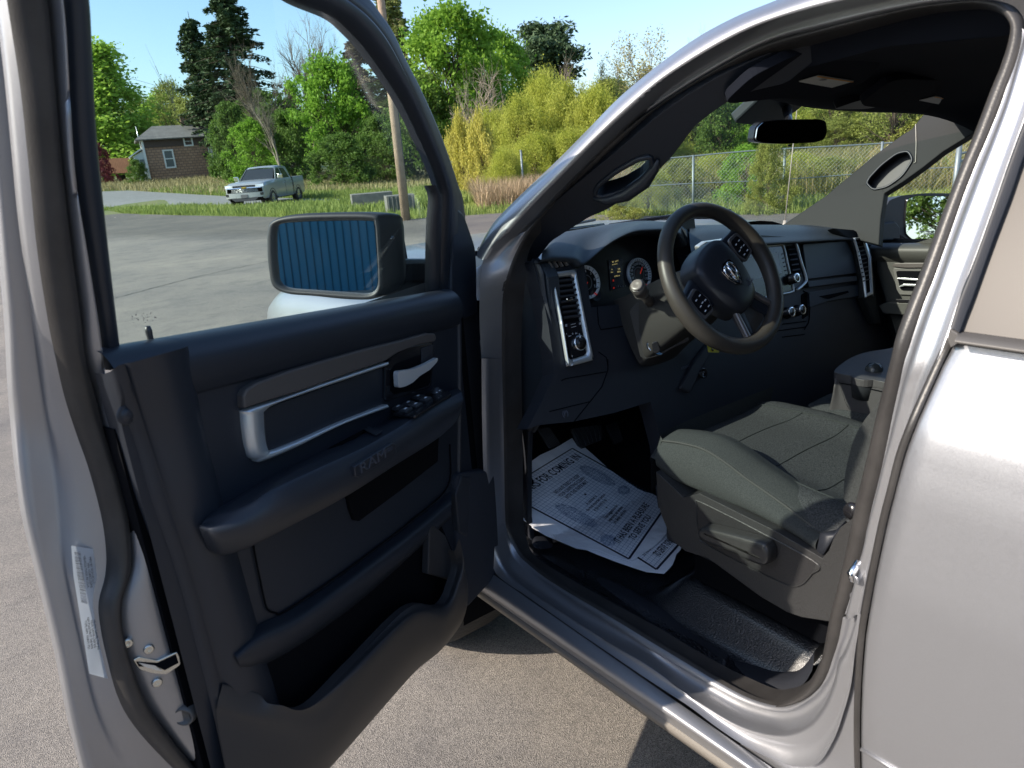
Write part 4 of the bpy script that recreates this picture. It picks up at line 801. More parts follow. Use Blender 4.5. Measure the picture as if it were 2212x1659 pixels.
# lower centre: hush panel below the wheel, console side
filled('column_brace', [(1470,840),(1500,780),(1530,740),(1547,745),(1520,790),(1492,850)], [], lambda x, y: onF(x, y, .01), .02, PLAS2, DASH, .006)
MB().lathe(onF(1518, 806, .008), FN, [(.016, 0), (.016, .004), (.011, .005), (.010, .002), (.0001, .002)], 24).build('power_socket', BLK, DASH)
text('socket_print', '12V', onF(1519, 805, .0125), u_, FU, .008, DIMW, DASH, .0002)
text('airbag_mark', 'AIRBAG', onF(1480, 793, .002), u_, FU, .011, mat('mark'), DASH, .0005)
slab('yellow_tag', rpoly([onF(x, y, .05) for x, y in [(1527,741),(1553,756),(1552,762),(1529,761)]], .15, 2), FN*.002, mat('yellow_card', (.75,.62,.03), .5), DASH, 0)
MB().disc(onF(1539, 756, .053), FN, .004, .001, 12).build('tag_hole', BLK, DASH)
# ================================================================= steering wheel and column
WC = np.array([.4586, 1.108, 1.331]); WN = _n([-.0206, -.877, .480]); WR = _n([1., -.0206, 0]); WU = np.cross(WN, WR); WU = WU if WU[2] > 0 else -WU
def Wp(a, b, h=0., rot=28):
    c, s = cos(rad(rot)), sin(rad(rot)); return WC+WR*(a*c-b*s)+WU*(a*s+b*c)+WN*h
LEA = mat('wheel_leather', (.045, .039, .034), .42, bump=.25, bscale=500)
rim = MB()
pts = [Wp(.182*cos(t), .182*sin(t), 0) for t in np.linspace(0, 2*pi, 96, endpoint=False)]
rr_ = [.0190+.0035*max(0, cos(2*(t-0)))**2+.002*max(0, -sin(t)) for t in np.linspace(0, 2*pi, 96, endpoint=False)]
rim.tube(pts, rr_, 20, closed=True)
SW = rim.build('steering_wheel', LEA, TRUCK)
for a in (-152, -28, -60, -120): 
    a = rad(a); p = Wp(.182*cos(a), .182*sin(a)); t = Wp(.182*cos(a)-.001*sin(a), .182*sin(a)+.001*cos(a))-p
    MB().lathe(p, _n(t), [(.0182, -.0006), (.0188, 0), (.0182, .0006)], 24).build('rim_seam', mat('seam', (.02,.018,.016), .6), SW)
def spoke(P0, P1, w0, w1, h0, h1, name, m, th=.012):
    """P along the spoke in wheel coordinates"""
    A = np.array(P0); B = np.array(P1); d = _n(B-A); n = np.array([-d[1], d[0]]); rows = []
    for t in np.linspace(0, 1, 8):
        c = A*(1-t)+B*t; w = w0+(w1-w0)*t; h = h0+(h1-h0)*t
        rows.append([Wp(*(c-n*w), h-th), Wp(*(c-n*w*.92), h-.003), Wp(*(c-n*w*.7), h), Wp(*c, h+.002), Wp(*(c+n*w*.7), h), Wp(*(c+n*w*.92), h-.003), Wp(*(c+n*w), h-th)])
    return patch(name, rows, m, SW, nv=16)
SP = mat('wheel_plastic', (.022,.024,.031), .4, bump=.1, bscale=800)
def wslab(P, h, th, name, m, par=None, bevel=.002, r=.2):
    return slab(name, rpoly([Wp(x, y, h) for x, y in P], r, 3), -WN*th, m, par or SW, bevel)
# side spokes
for sx in (1, -1):
    spoke((sx*.06, .012), (sx*.170, .012), .048, .036, -.012, -.003, 'side_spoke', SP)
    wslab([(sx*.105, .045), (sx*.150, .040), (sx*.156, .0), (sx*.150, -.026), (sx*.105, -.030), (sx*.092, .0)], .003, .008, 'button_bezel', mat('bezel_warm', (.16,.145,.14), .35, .4))
    wslab([(sx*.104, .038), (sx*.141, .034), (sx*.145, .0), (sx*.141, -.020), (sx*.106, -.024), (sx*.097, .0)], .005, .004, 'button_pad', BLK)
    for (bx, by) in [(.112, .022), (.132, .022), (.108, .004), (.134, .004), (.112, -.012), (.132, -.012), (.121, .006)]:
        MB().box(Wp(sx*bx, by, .0055), (.007, .0022, .0022), np.array([Wp(1, 0)-WC, Wp(0, 1)-WC, WN]).T).build('button_mark', WHITE, SW, smooth=False)
# lower double spoke, satin inside edges
GS = mat('spoke_satin', (.30,.27,.26), .3, .7)
for sx in (1, -1):
    spoke((sx*.020, -.070), (sx*.062, -.172), .022, .016, -.010, -.004, 'lower_spoke', SP)
    spoke((sx*.040, -.070), (sx*.078, -.160), .007, .009, .001, .004, 'spoke_trim', GS, .01)
wslab([(-.030, -.085), (.030, -.085), (.045, -.150), (.030, -.162), (-.030, -.162), (-.045, -.150)], -.012, .006, 'spoke_web', mat('web_brown', (.07,.06,.05), .45), r=.15)
# hub cushion
hub = [(-.078, .035), (-.068, .068), (-.03, .086), (.03, .086), (.068, .068), (.078, .035), (.074, -.03), (.050, -.085), (.02, -.100), (-.02, -.100), (-.050, -.085), (-.074, -.03)]
hr = []
for k, h in [(1.02, -.045), (1.02, -.015), (1.0, .004), (.95, .014), (.8, .022), (.5, .026), (.15, .027), (.001, .027)]: hr.append(crom([Wp(x*k, y*k, h) for x, y in hub], 60, True))
patch('hub_cushion', hr, SP, SW, cv=True, nu=24)
# emblem: shield with a horned head in relief
sh_ = [(-.027, .026), (-.018, .033), (0, .036), (.018, .033), (.027, .026), (.026, 0), (.016, -.022), (0, -.036), (-.016, -.022), (-.026, 0)]
so = [Wp(x, y-.006, .029) for x, y in sh_]; si = [Wp(x*.84, y*.84-.006, .029) for x, y in sh_]
MB().prism([p-WN*.004 for p in so], WN*.004).build('emblem_base', mat('emblem_dark', (.03,.035,.045), .25), SW, smooth=False)
EM = MB().ring(so, si, WN*.0025).build('emblem_rim', CHROME, SW, bevel=.0008, smooth=False)
em = MB()
em.tube([Wp(x, y-.006, .031) for x, y in [(0, .024), (0, .008), (0, -.010), (0, -.022)]], [.0045, .006, .005, .0025], 10)
for s in (-1, 1):
    em.tube(crom([Wp(s*x, y-.006, .031) for x, y in [(.003, .024), (.010, .027), (.018, .020), (.020, .008), (.016, -.004), (.010, -.008), (.007, -.002), (.009, .004)]], 20), list(np.linspace(.0035, .0015, 20)), 8)
    em.tube([Wp(s*x, y-.006, .030) for x, y in [(.005, -.006), (.007, -.014), (.004, -.022)]], [.003, .0028, .001], 8)
em.build('emblem_relief', CHROME, SW)
text('airbag_mark', 'SRS\nAIRBAG', Wp(.035, -.055, .0262), Wp(1, 0)-WC, Wp(0, 1)-WC, .009, mat('mark'), SW, .0004)
# column shroud, stalk, key
COLM = mat('column_plastic', (.026,.025,.024), .45, bump=.25, bscale=800)
ca, cb = WC-WN*.04+np.array([-.01,0,-.01]), WC-WN*.26+np.array([-.03, 0, -.035]); ax = _n(cb-ca)
cr = []
for t, w_, h_ in [(0, .045, .05), (.1, .062, .066), (.4, .074, .078), (.8, .082, .09), (1, .084, .10)]:
    c = ca*(1-t)+cb*t; cr.append([c+WR*(w_*sx)+WU*(h_*sy) for sx, sy in [(-.8, 1), (.8, 1), (1, .8), (1, -.6), (.7, -1), (-.7, -1), (-1, -.6), (-1, .8)]])
CS = patch('column_shroud', [np.array(r) for r in cr], COLM, TRUCK, cv=True, nv=40, nu=20)
lowc = [(1360,672),(1376,652),(1412,640),(1450,655),(1470,700),(1490,735),(1452,752),(1425,768),(1394,775),(1383,770),(1374,730)]
filled('lower_shroud', rpoly(lowc, .15, 3), [], lambda x, y: cut(x, y, (.38, 1.26, 1.2), _n([-.75, -.6, .1])), .08, COLM, CS, .006)
cw = lambda x, y, o=0.: cut(x, y, (.38, 1.26, 1.2), _n([-.75, -.6, .1]))+_n([-.75, -.6, .1])*o
filled('shroud_recess', rpoly([(1381,720),(1398,694),(1424,686),(1432,700),(1460,720),(1440,745),(1400,760),(1388,755)], .25, 3), [], lambda x, y: cw(x, y, .002), .004, mat('recess_plastic', (.02,.02,.024), .6), CS, .001)
filled('recess_lip', rpoly([(1391,728),(1405,706),(1428,699),(1436,708),(1400,735)], .25, 3), [], lambda x, y: cw(x, y, .006), .006, COLM, CS, .002)
sa, sb_, sc = onX(1376, 617, .27), onX(1388, 634, .30), onX(1412, 662, .40)
STK = MB().tube([sa, sa*.97+sb_*.03], [.017, .019]).tube([sa*.97+sb_*.03, sa*.5+sb_*.5, sb_], [.0195, .0190, .0175], 24).tube([sb_, sc], [.011, .014], 16).build('wiper_stalk', mat('stalk', (.05,.045,.042), .35), TRUCK)
MB().lathe(sa, _n(sa-sb_), [(.015, -.001), (.016, .003), (.0135, .006), (.006, .0045), (.0001, .004)], 28).build('stalk_button', mat('stalk_end', (.16,.14,.13), .35), STK)
MB().lathe(sa*.2+sb_*.8, _n(sa-sb_), [(.0195, -.0008), (.0205, 0), (.0195, .0008)], 24).build('stalk_ring', mat('fin', (.14,.13,.12), .5), STK)
MB().lathe(cw(1414, 744, .004), _n([-.75, -.6, .1]), [(.020, 0), (.021, .006), (.016, .008), (.014, .004), (.0001, .004)], 24).build('ignition_collar', CHROME, CS)
KEY = MB().tube([cw(1416, 742, .008), cw(1420, 748, .022)], [.006, .006], 8).build('ignition_key', BLK, None)
MB().prism(rpoly([cw(x, y, .02) for x, y in [(1409,736),(1422,733),(1428,752),(1422,760),(1412,758)]], .3, 2), _n([-.75, -.6, .1])*.008).build('key_head', BLK, KEY, smooth=False, bevel=.002)
slab('key_metal', [cw(x, y, .012) for x, y in [(1422,757),(1432,762),(1428,765),(1418,762)]], _n([-.75, -.6, .1])*.002, CHROME, KEY, 0)
tagp(KEY, 'black headed key with a chrome edge in the steering column slot', 'key')
# ================================================================= seats
FAB = mat('seat_cloth', (.036,.039,.041), .95, bump=1., bscale=420, spec=.2, var=.5, vscale=330, detail=1.5)
FAB2 = mat('seat_side_cloth', (.036,.040,.040), .9, bump=.5, bscale=500, spec=.2, var=.35, vscale=420)
SPL = mat('seat_plastic', (.027,.0275,.028), .45, bump=.6, bscale=260)
FOAM = mat('stitch', (.045,.047,.045), .9)
X0, X1, YF, YR = .205, .735, 1.155, .50
def seat_top(name, x0, x1, zt, par, yf=YF, yr=YR, mid=None):
    rows = []; mid = mid or (x0+x1)/2
    for u in np.linspace(0, 1, 28):
        X = x0+(x1-x0)*u; e = abs(2*u-1); bol = .018*math.exp(-((e-.74)/.18)**2)-.05*max(0, e-.86)**1.2*8*.6
        yy0 = yf-.035*e**3; row = []
        for v, dz, dy in [(0, -.105, .012), (0, -.05, .016), (0, -.02, .004), (0, -.004, -.018)]: row.append((X, yy0-dy*0+(-dy if dy < 0 else -(.016-dy)*.0)+(-.0 if v else 0)-(.018 if dz > -.01 else 0), zt+dz+bol*.4))
        for v in np.linspace(.06, 1, 22):
            y = yy0-.018-(yy0-yr)*v; row.append((X, y, zt-.004+bol+.006*math.sin(pi*min(1, v*1.6))-.028*max(0, v-.3)))
        rows.append(row)
    return patch(name, rows, FAB, par, nv=50)
SEAT = seat_top('driver_seat', X0, X1, .932, TRUCK)
tagp(SEAT, 'grey cloth driver seat in sun behind the steering wheel')
px = [(1431,953),(1470,958),(1519,971),(1565,998),(1611,1033),(1650,1060),(1691,1089),(1735,1122),(1775,1151)]
pb = [(1421,1008),(1451,1033),(1500,1055),(1571,1085),(1620,1105),(1680,1135),(1725,1160),(1767,1189)]
top_ = crom([onX(x, y, .212) for x, y in px], 60); bot_ = crom([onX(x, y, .200) for x, y in pb], 60); up2 = top_+np.array([.05, -.004, .016])
fr_ = top_[0]+np.array([.03, .02, .0]); 
SIDE = patch('cushion_side', [up2+np.array([.04, 0, -.01]), up2, top_+np.array([.006,0,.006]), top_, top_*.6+bot_*.4-np.array([.014,0,0]), top_*.25+bot_*.75-np.array([.012,0,0]), bot_, bot_+np.array([.03,0,-.01])], FAB2, SEAT, nu=30)
fc = [top_[0], bot_[0]]
patch('cushion_corner', [[p+np.array([dx, dy, 0]) for p in (top_[0]+np.array([0,0,.006]), top_[0]*.5+bot_[0]*.5-np.array([.010*(1 if dx<.01 else 0),0,0]), bot_[0])] for dx, dy in [(0, 0), (.008, .012), (.03, .026), (.08, .032), (.25, .034), (.50, .03)]], FAB2, SEAT, nu=24, nv=10)
MB().tube(crom([p+np.array([-.002,0,.002]) for p in top_], 80), .0024, 8).build('seat_piping', FOAM, SEAT)
# stitched lines across the cushion top
def ontop(x, y): return onZ(x, y, .938)
for P in [[(1512,915+50),(1560,945),(1600,936),(1640,940)], [(1611+35,1010),(1680,990),(1728,962),(1770,935)], [(1691,1062),(1730,1040),(1770,1010),(1800,985)]]: pass
def topline(pts, n=40):
    A = crom(pts, n); out = []
    for x, y in A:
        u = (x-X0)/(X1-X0); e = abs(2*u-1); bol = .018*math.exp(-((e-.74)/.18)**2)-.05*max(0, e-.86)**1.2*8*.6
        yy0 = YF-.035*e**3; v = (yy0-.018-y)/(yy0-YR); out.append((x, y, .932-.004+bol+.006*math.sin(pi*min(1, max(0, v)*1.6))-.028*max(0, v-.3)))
    return out
SEAM = mat('seam_groove', (.02,.024,.024), .9)
for P in [[(.30, 1.12), (.295, .98), (.29, .8), (.285, .6)], [(.64, 1.12), (.645, .98), (.65, .8), (.655, .6)], [(.295, .985), (.38, 1.005), (.47, 1.01), (.56, 1.005), (.645, .985)], [(.29, .86), (.38, .865), (.47, .868), (.56, .865), (.65, .86)], [(.285, .73), (.38, .735), (.47, .737), (.56, .735), (.652, .73)]]:
    MB().tube(topline(P), .0022, 6).build('seat_seam', SEAM, SEAT)
# backrest
bk = []
for X, d in [(.20, .055), (.212, .012), (.25, -.016), (.32, -.01), (.47, .012), (.62, -.01), (.69, -.016), (.728, .012), (.74, .055)]:
    bk.append([(X, .55, .83), (X, .60-d, .875), (X, .585-d, .95), (X, .52-d, 1.08), (X, .44-d, 1.25), (X, .36-d, 1.42), (X, .31, 1.50), (X, .25, 1.49)])
BK = patch('backrest', bk, FAB, SEAT, nu=36, nv=30)
patch('backrest_side', [[(.200, y, z) for y, z in ((.58,.86),(.545,1.),(.43,1.25),(.32,1.46))], [(.188, y-.06, z) for y, z in ((.58,.86),(.545,1.),(.43,1.25),(.32,1.46))], [(.193, y-.15, z) for y, z in ((.58,.86),(.545,1.),(.43,1.25),(.32,1.46))], [(.26, y-.2, z) for y, z in ((.58,.86),(.545,1.),(.43,1.25),(.32,1.46))]], FAB2, SEAT, nu=16, nv=20)
bol_ = [(1906,860),(1871,902),(1853,930),(1840,960),(1830,1000),(1825,1025),(1822,1060),(1823,1080),(1836,1092),(1850,1098),(1862,1090),(1885,1000),(1915,900)]
filled('bolster', rpoly(bol_, .1, 2), [], lambda x, y: onX(x, y, .225), .10, FAB2, SEAT, .02, bseg=4)
MB().lathe(onX(1843, 1104, .21), (-1, 0, 0), [(.018, 0), (.016, .008), (.0001, .009)], 20).build('recline_pivot', BLK, SEAT)
# plastic side shield with the long lever
sd_ = [(1417,1019),(1440,1040),(1475,1074),(1485,1073),(1511,1066),(1571,1096),(1680,1150),(1776,1206),(1790,1190),(1800,1165),(1815,1140),(1841,1120),(1880,1095),(1880,1340),(1795,1343),(1731,1333),(1700,1322),(1643,1289),(1590,1250),(1531,1207),(1480,1190),(1462,1175),(1447,1159),(1428,1110),(1421,1085)]
sfn = lambda x, y, o=0.: onX(x, y, .178-o)
SS = filled('side_shield', sd_, [], sfn, .05, SPL, SEAT, .010, bseg=3)
filled('shield_front', [(1419,1024),(1440,1045),(1474,1078),(1480,1180),(1450,1160),(1430,1110)], [], lambda x, y: cut(x, y, (.2, 1.09, .8), _n([-.75, .6, -.2]))if False else onX(x, y, .19), .02, SPL, SEAT, .004)
ins = [(1505,1089),(1509,1083),(1560,1107),(1640,1148),(1763,1216),(1752,1240),(1738,1257),(1725,1264),(1710,1265),(1691,1259),(1600,1215),(1520,1172),(1512,1160),(1507,1141)]
IR = crom([sfn(x, y, .001) for x, y in ins], 90, True); ic = IR.mean(0); 
patch('shield_rim', [ic+(IR-ic)*1.02-np.array([-.002,0,0]), ic+(IR-ic)*1.01-np.array([.003,0,0]), IR-np.array([.002,0,0]), ic+(IR-ic)*.985+np.array([.004,0,0])], SPL, SS, cv=True)
filled('shield_inset', [tuple(p) for p in ins], [], lambda x, y: sfn(x, y, .0005), .001, mat('inset_plastic', (.020,.020,.021), .42, bump=.6, bscale=260), SS, 0)
lev = [(1523,1138),(1530,1132),(1545,1132),(1600,1145),(1660,1162),(1672,1172),(1678,1186),(1676,1204),(1668,1212),(1655,1211),(1618,1196),(1606,1186),(1560,1172),(1532,1160),(1524,1150)]
LV = crom([sfn(x, y, .004) for x, y in lev], 80, True); lc_ = LV.mean(0)
def lsh(k, dx): return np.array([lc_+(p-lc_)*np.array([1, k[0], k[1]]) for p in LV])-np.array([dx, 0, 0])
patch('seat_lever', [LV, lsh((1, 1), .016), lsh((.985, .95), .024), lsh((.96, .82), .028), lsh((.9, .5), .029), lsh((.8, .1), .029)], mat('lever_plastic', (.028,.028,.028), .32, bump=.3, bscale=400), SS, cv=True)
patch('seat_bracket', [[onX(1767,1189,.195), onX(1775,1152,.2), onX(1810,1148,.22)], [onX(1776,1206,.19), onX(1800,1166,.2), onX(1830,1128,.22)]], PLAS, SEAT, solid=.01)
slab('seat_base', [(.21, 1.08, .80), (.72, 1.08, .80), (.72, .45, .80), (.21, .45, .80)], (0, 0, -.10), PLAS, SEAT, .01)
for x in (.27, .68): slab('seat_rail', [(x-.02, 1.02, .60), (x+.02, 1.02, .60), (x+.02, .4, .60), (x-.02, .4, .60)], (0, 0, .11), DARK, SEAT, .004)
# middle and passenger seats
MS = seat_top('middle_seat', .775, 1.06, .905, TRUCK, 1.08, .45)
PS = seat_top('passenger_seat', 1.09, 1.60, .90, TRUCK, 1.13, .45)
pbk = [[(X, .60-d, .86), (X, .58-d, 1.0), (X, .50-d, 1.30), (X, .42-d, 1.46), (X, .34, 1.45)] for X, d in [(1.06, .05), (1.08, -.01), (1.2, .0), (1.35, .012), (1.5, 0), (1.6, -.01), (1.62, .05)]]
patch('backrest', pbk, FAB, PS, nu=24, nv=20)
# folded centre rest with two cup holders
CP = mat('console_plastic', (.055,.052,.054), .5, bump=.4, bscale=600)
con = lambda x, y, X: onX(x, y, X)
tz = onX(1812, 806, .80)[2]
ctop = [(1809,806),(1804,798),(1827,779),(1848,768),(1869,761),(1900,756),(1960,752),(2010,800),(1970,838),(1914,826),(1860,815)]
ctop = [tuple(p) for p in crom(ctop, 60, True)]
ch1 = [(1875+38*cos(t), 808+13*sin(t)) for t in np.linspace(0, 2*pi, 28, endpoint=False)]
ch2 = [(1905+34*cos(t), 779+7*sin(t)) for t in np.linspace(0, 2*pi, 28, endpoint=False)]
CON = filled('centre_console', ctop, [ch1, ch2], lambda x, y: onZ(x, y, tz), .02, CP, TRUCK, .004)
for ch in (ch1, ch2): patch('cup_holder', [[onZ(x, y, tz-.001) for x, y in ch], [onZ(x, y, tz-.001)+np.array([0, 0, -.02]) for x, y in ch], [onZ(x, y, tz-.001)*.9+onZ(*np.mean(ch, 0), tz)*.1+np.array([0, 0, -.06]) for x, y in ch], [onZ(*np.mean(ch, 0), tz)+np.array([0, 0, -.06])]*28], mat('cup_rubber', (.02,.022,.026), .6), CON, cv=True)
body = [(1809,806),(1860,815),(1914,826),(1990,842),(1990,930),(1869,908),(1850,900),(1839,892),(1827,871),(1816,840),(1812,826)]
fz = onX(1812, 806, .80)
ffn = lambda x, y, o=0.: cut(x, y, onZ(1812, 806, tz), _n(np.cross(onZ(1914,826,tz)-onZ(1809,806,tz), [0.0, .25, -1])))
filled('console_body', rpoly(body, .2, 3), [], ffn, .25, CP, CON, .006)
MB().tube([ffn(x, y)+_n(CAM-ffn(x, y))*.002 for x, y in [(1812,827),(1860,836),(1911,847),(1960,858)]], .0016, 5).build('lid_seam', DARK, CON)
sfc = lambda x, y: cut(x, y, onZ(1809, 806, tz), _n([-.5, -.12, .2])) 
patch('console_nose', [[onZ(1809,806,tz), ffn(1812,827), ffn(1827,871), ffn(1839,892)], [onZ(1804,798,tz), onZ(1803,805,tz)+np.array([0,0,-.05]), onZ(1806,806,tz)+np.array([0.01,0.02,-.14]), onZ(1815,806,tz)+np.array([.02,.02,-.2])], [onZ(1827,779,tz), onZ(1825,779,tz)+np.array([0,0,-.05]), onZ(1832,779,tz)+np.array([0,0,-.14]), onZ(1838,779,tz)+np.array([0,0,-.2])]], CP, CON, nu=14, nv=14)
BL = MB(); c = onZ(1888, 800, tz); 
for i in range(9): pass
BL.lathe(c+np.array([0, 0, -.03]), (0, 0, 1), [(.020, 0), (.024, .02), (.022, .038), (.014, .048), (.0001, .052)], 24)
b_ = BL.build('bottle_cap', mat('lid_black', (.04,.045,.045), .25), None); tagp(b_, 'dark rounded lid poking out of the near cup holder', 'bottle')
# ================================================================= floor, sill plate, pedals
RF = mat('floor_rubber', (.008,.009,.012), .28, bump=1.2, bscale=260, spec=.6, coat=.6, croughness=.2)
RF.node_tree.nodes['Bump'].inputs['Distance'].default_value = .0022
sm = lambda a, b, x: (lambda t: t*t*(3-2*t))(min(1, max(0, (x-a)/(b-a))))
def fz_(X, Y):
    z = .497+.02*sm(.62, .85, X)*3
    z += .085*sm(.17, .27, X)*sm(1.16, 1.04, Y)
    z += .012*sm(.2, .12, X)
    if Y > 1.55: z += (Y-1.55)*.75
    return z
fr_rows = [[(X, Y, fz_(X, Y)) for X in np.linspace(.125, .95, 50)] for Y in np.linspace(2.05, .15, 90)]
FLR = patch('floor_mat', fr_rows, RF, TRUCK)
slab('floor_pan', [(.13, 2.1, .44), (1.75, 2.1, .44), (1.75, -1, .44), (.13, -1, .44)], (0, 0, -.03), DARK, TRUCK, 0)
slab('tunnel', [(.93, 2.0, .50), (1.70, 2.0, .50), (1.70, -1, .50), (.93, -1, .50)], (0, 0, .08), RF, TRUCK, .02)
# sill tread plate
ti = crom([onX(x, y, .15) for x, y in [(1560,1436),(1547,1428),(1467,1378),(1400,1330),(1320,1285),(1235,1240),(1180,1205),(1150,1170)]], 60)
ei2 = crom([onX(x, y, .112) for x, y in [(1556,1456),(1547,1451),(1467,1405),(1407,1367),(1327,1323),(1235,1270),(1180,1237),(1150,1215)]], 60)
SPM = mat('sill_plastic', (.022,.024,.03), .38, bump=.25, bscale=600)
TP = patch('sill_plate', [ei2+np.array([0,0,-.012]), ei2+np.array([0,0,.0]), ei2+np.array([.006,0,.008]), ei2*.3+ti*.7+np.array([0,0,.010]), ti+np.array([.01,0,.012]), ti+np.array([.05,0,.004]), ti+np.array([.06,0,-.02])], SPM, TRUCK, nu=20)
tr = MB(); 
for r in range(4):
    for i in range(34):
        t = (i+.5*(r % 2))/34; j = int(t*58); p = ei2[j]*(1-.3-r*.18)+ti[j]*(.3+r*.18)+np.array([.004, 0, .0125])
        tr.tube([p+np.array([0, -.009, 0]), p+np.array([.003, 0, .0022]), p+np.array([0, .009, 0])], [.0006, .0016, .0006], 5)
tr.build('tread_ribs', SPM, TP)
rb = crom([onX(x, y, .13) for x, y in [(1556,1450),(1600,1474),(1655,1494),(1700,1490),(1735,1470),(1755,1440)]], 30)
ri = crom([onX(x, y, .17) for x, y in [(1566,1430),(1605,1448),(1660,1470),(1710,1468),(1740,1440),(1760,1410)]], 30)
patch('rear_sill_trim', [rb+np.array([0,0,-.01]), rb+np.array([.003,0,.008]), ri*.7+rb*.3+np.array([0,0,.014]), ri+np.array([.02,0,.012]), ri+np.array([.06,0,-.004])], SPM, TRUCK)
# kick panel by the hinge and the firewall
filled('kick_panel', [(1100,640),(1139,800),(1142,925),(1139,1000),(1139,1120),(1145,1165),(1162,1195),(1190,1225),(1150,1240),(1105,1170),(1095,1100)], [], lambda x, y: onX(x, y, .145), .02, SPM, TRUCK, .004)
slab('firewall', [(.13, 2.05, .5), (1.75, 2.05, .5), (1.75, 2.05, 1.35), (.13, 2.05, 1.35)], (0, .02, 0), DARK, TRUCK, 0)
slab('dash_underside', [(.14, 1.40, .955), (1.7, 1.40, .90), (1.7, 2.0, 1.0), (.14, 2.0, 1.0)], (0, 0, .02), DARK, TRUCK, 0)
PR = mat('pedal_rubber', (.03,.032,.036), .5)
def pedal(P, X, name, nr):
    fn = lambda x, y: cut(x, y, onX(*P[0], X), _n([-.15, -.85, .5])); a = [fn(*p) for p in P]
    o = slab(name, rpoly(a, .15, 2), _n([-.15, -.85, .5])*-.014, PR, TRUCK, .003); mb = MB()
    for i in range(nr):
        t = (i+.7)/(nr+.4); l = a[0]*(1-t)+a[1]*t; r_ = a[3]*(1-t)+a[2]*t; mb.tube([l*.95+r_*.05, l*.05+r_*.95], .0018, 5)
    mb.build('pedal_ribs', PR, o)
pedal([(1162,926),(1187,921),(1212,958),(1188,968)], .30, 'parking_brake_pedal', 8)
pedal([(1232,925),(1300,915),(1302,950),(1254,968)], .46, 'brake_pedal', 6)
pedal([(1310,918),(1334,910),(1347,952),(1328,960)], .62, 'accelerator_pedal', 9)
# ================================================================= paper floor mats
def pz(x, y, lift=0.):
    d = ray(x, y); a, b = .5, 6.
    f = lambda t: CAM[2]+d[2]*t-(.522+lift+.8*max(0, CAM[1]+d[1]*t-1.52)+.006*sin(14*(CAM[1]+d[1]*t))*sin(9*(CAM[0]+d[0]*t)))
    for _ in range(50):
        m = (a+b)/2; a, b = (m, b) if f(m) > 0 else (a, m)
    return CAM+d*((a+b)/2)
PPR = mat('white_paper', (.86,.88,.92), .7, bump=.4, bscale=14); INK = mat('navy_ink', (.02,.022,.04), .6); GRD = mat('grid_ink', (.16,.24,.38), .6)
z7 = lambda x, y: (2000/1.8083+x/4.615, 1650/1.8083+y/4.615)       # readings off the close-up
def mk_paper(name, label, outl, lift, quad, rx, ry, texts, frame, lobes):
    P = [z7(*p) for p in outl]; T = filled(name, P, [], lambda x, y: pz(x, y, lift), .0008, PPR, None, 0, cuts=8); 
    q = np.array([z7(*p) for p in quad])            # u along the printed lines, v down the sheet (bilinear in the picture)
    def uv(u, v, o=.0012):
        a = q[0]*(1-u)+q[1]*u; b = q[3]*(1-u)+q[2]*u; c = a*(1-v)+b*v; return pz(c[0], c[1], lift)+np.array([0, 0, o])
    g = MB()
    for i in range(1, rx):
        u = i/rx; L_ = [uv(u, v) for v in np.linspace(0, 1, 24)]; R_ = [uv(u+.0030, v) for v in np.linspace(0, 1, 24)]; g.add(L_+R_, grid_faces(2, 24))
    for i in range(1, ry):
        v = i/ry; L_ = [uv(u, v) for u in np.linspace(0, 1, 16)]; R_ = [uv(u, v+.0022) for u in np.linspace(0, 1, 16)]; g.add(L_+R_, grid_faces(2, 16))
    g.build('printed_grid', GRD, T, smooth=False)
    f = MB()
    for (a, b) in frame:
        n = 30; ax = np.array([uv(a[0]*(1-t)+b[0]*t, a[1]*(1-t)+b[1]*t, .0016) for t in np.linspace(0, 1, n)]); t_ = _n(ax[-1]-ax[0]); s = _n(np.cross([0, 0, 1], t_))*.0035
        f.add(list(ax-s)+list(ax+s), grid_faces(2, n))
    f.build('printed_border', INK, T, smooth=False)
    for (s, u, v, hu, hv) in texts:
        V, Fc = text('t', s, (0, 0, 0), (1, 0, 0), (0, 1, 0), 1., None, 'raw', 0, sx=1., off=.018)
        V2 = []
        for a, b, c in V:
            V2.append(uv(u+a*hu, v-b*hv, .0018))
        # drop the sides of the flat letters
        mesh('printed_text', V2, Fc, INK, T, smooth=False)
    if lobes:
        rnd = random.Random(5); d = MB()
        for cu_, cv_, a_, b_, n in lobes:
            for _ in range(n):
                r_ = math.sqrt(rnd.random())**.8; t = rnd.random()*2*pi; c = uv(cu_+a_*r_*cos(t), cv_+b_*r_*sin(t), .0014); e = .0011
                d.add([c+np.array([-e, -e*.6, 0]), c+np.array([e, -e, 0]), c+np.array([e*.3, e, 0])], [(0, 1, 2)])
        d.build('printed_speckle', GRD, T, smooth=False)
    tagp(T, label, 'paper mat', 'paper floor mats'); return T
o1 = [(-60,600),(40,520),(100,480),(160,410),(280,325),(420,262),(480,228),(540,190),(600,155),(625,195),(650,235),(690,262),(730,252),(830,340),(960,460),(1100,560),(1250,660),(1320,690),(1450,725),(1560,760),(1640,900),(1610,1000),(1560,1080),(1500,1160),(1400,1250),(1270,1330),(1190,1385),(1150,1375),(1000,1330),(860,1270),(760,1258),(640,1240),(480,1180),(340,1110),(220,1050),(150,1000),(60,930),(-80,860)]
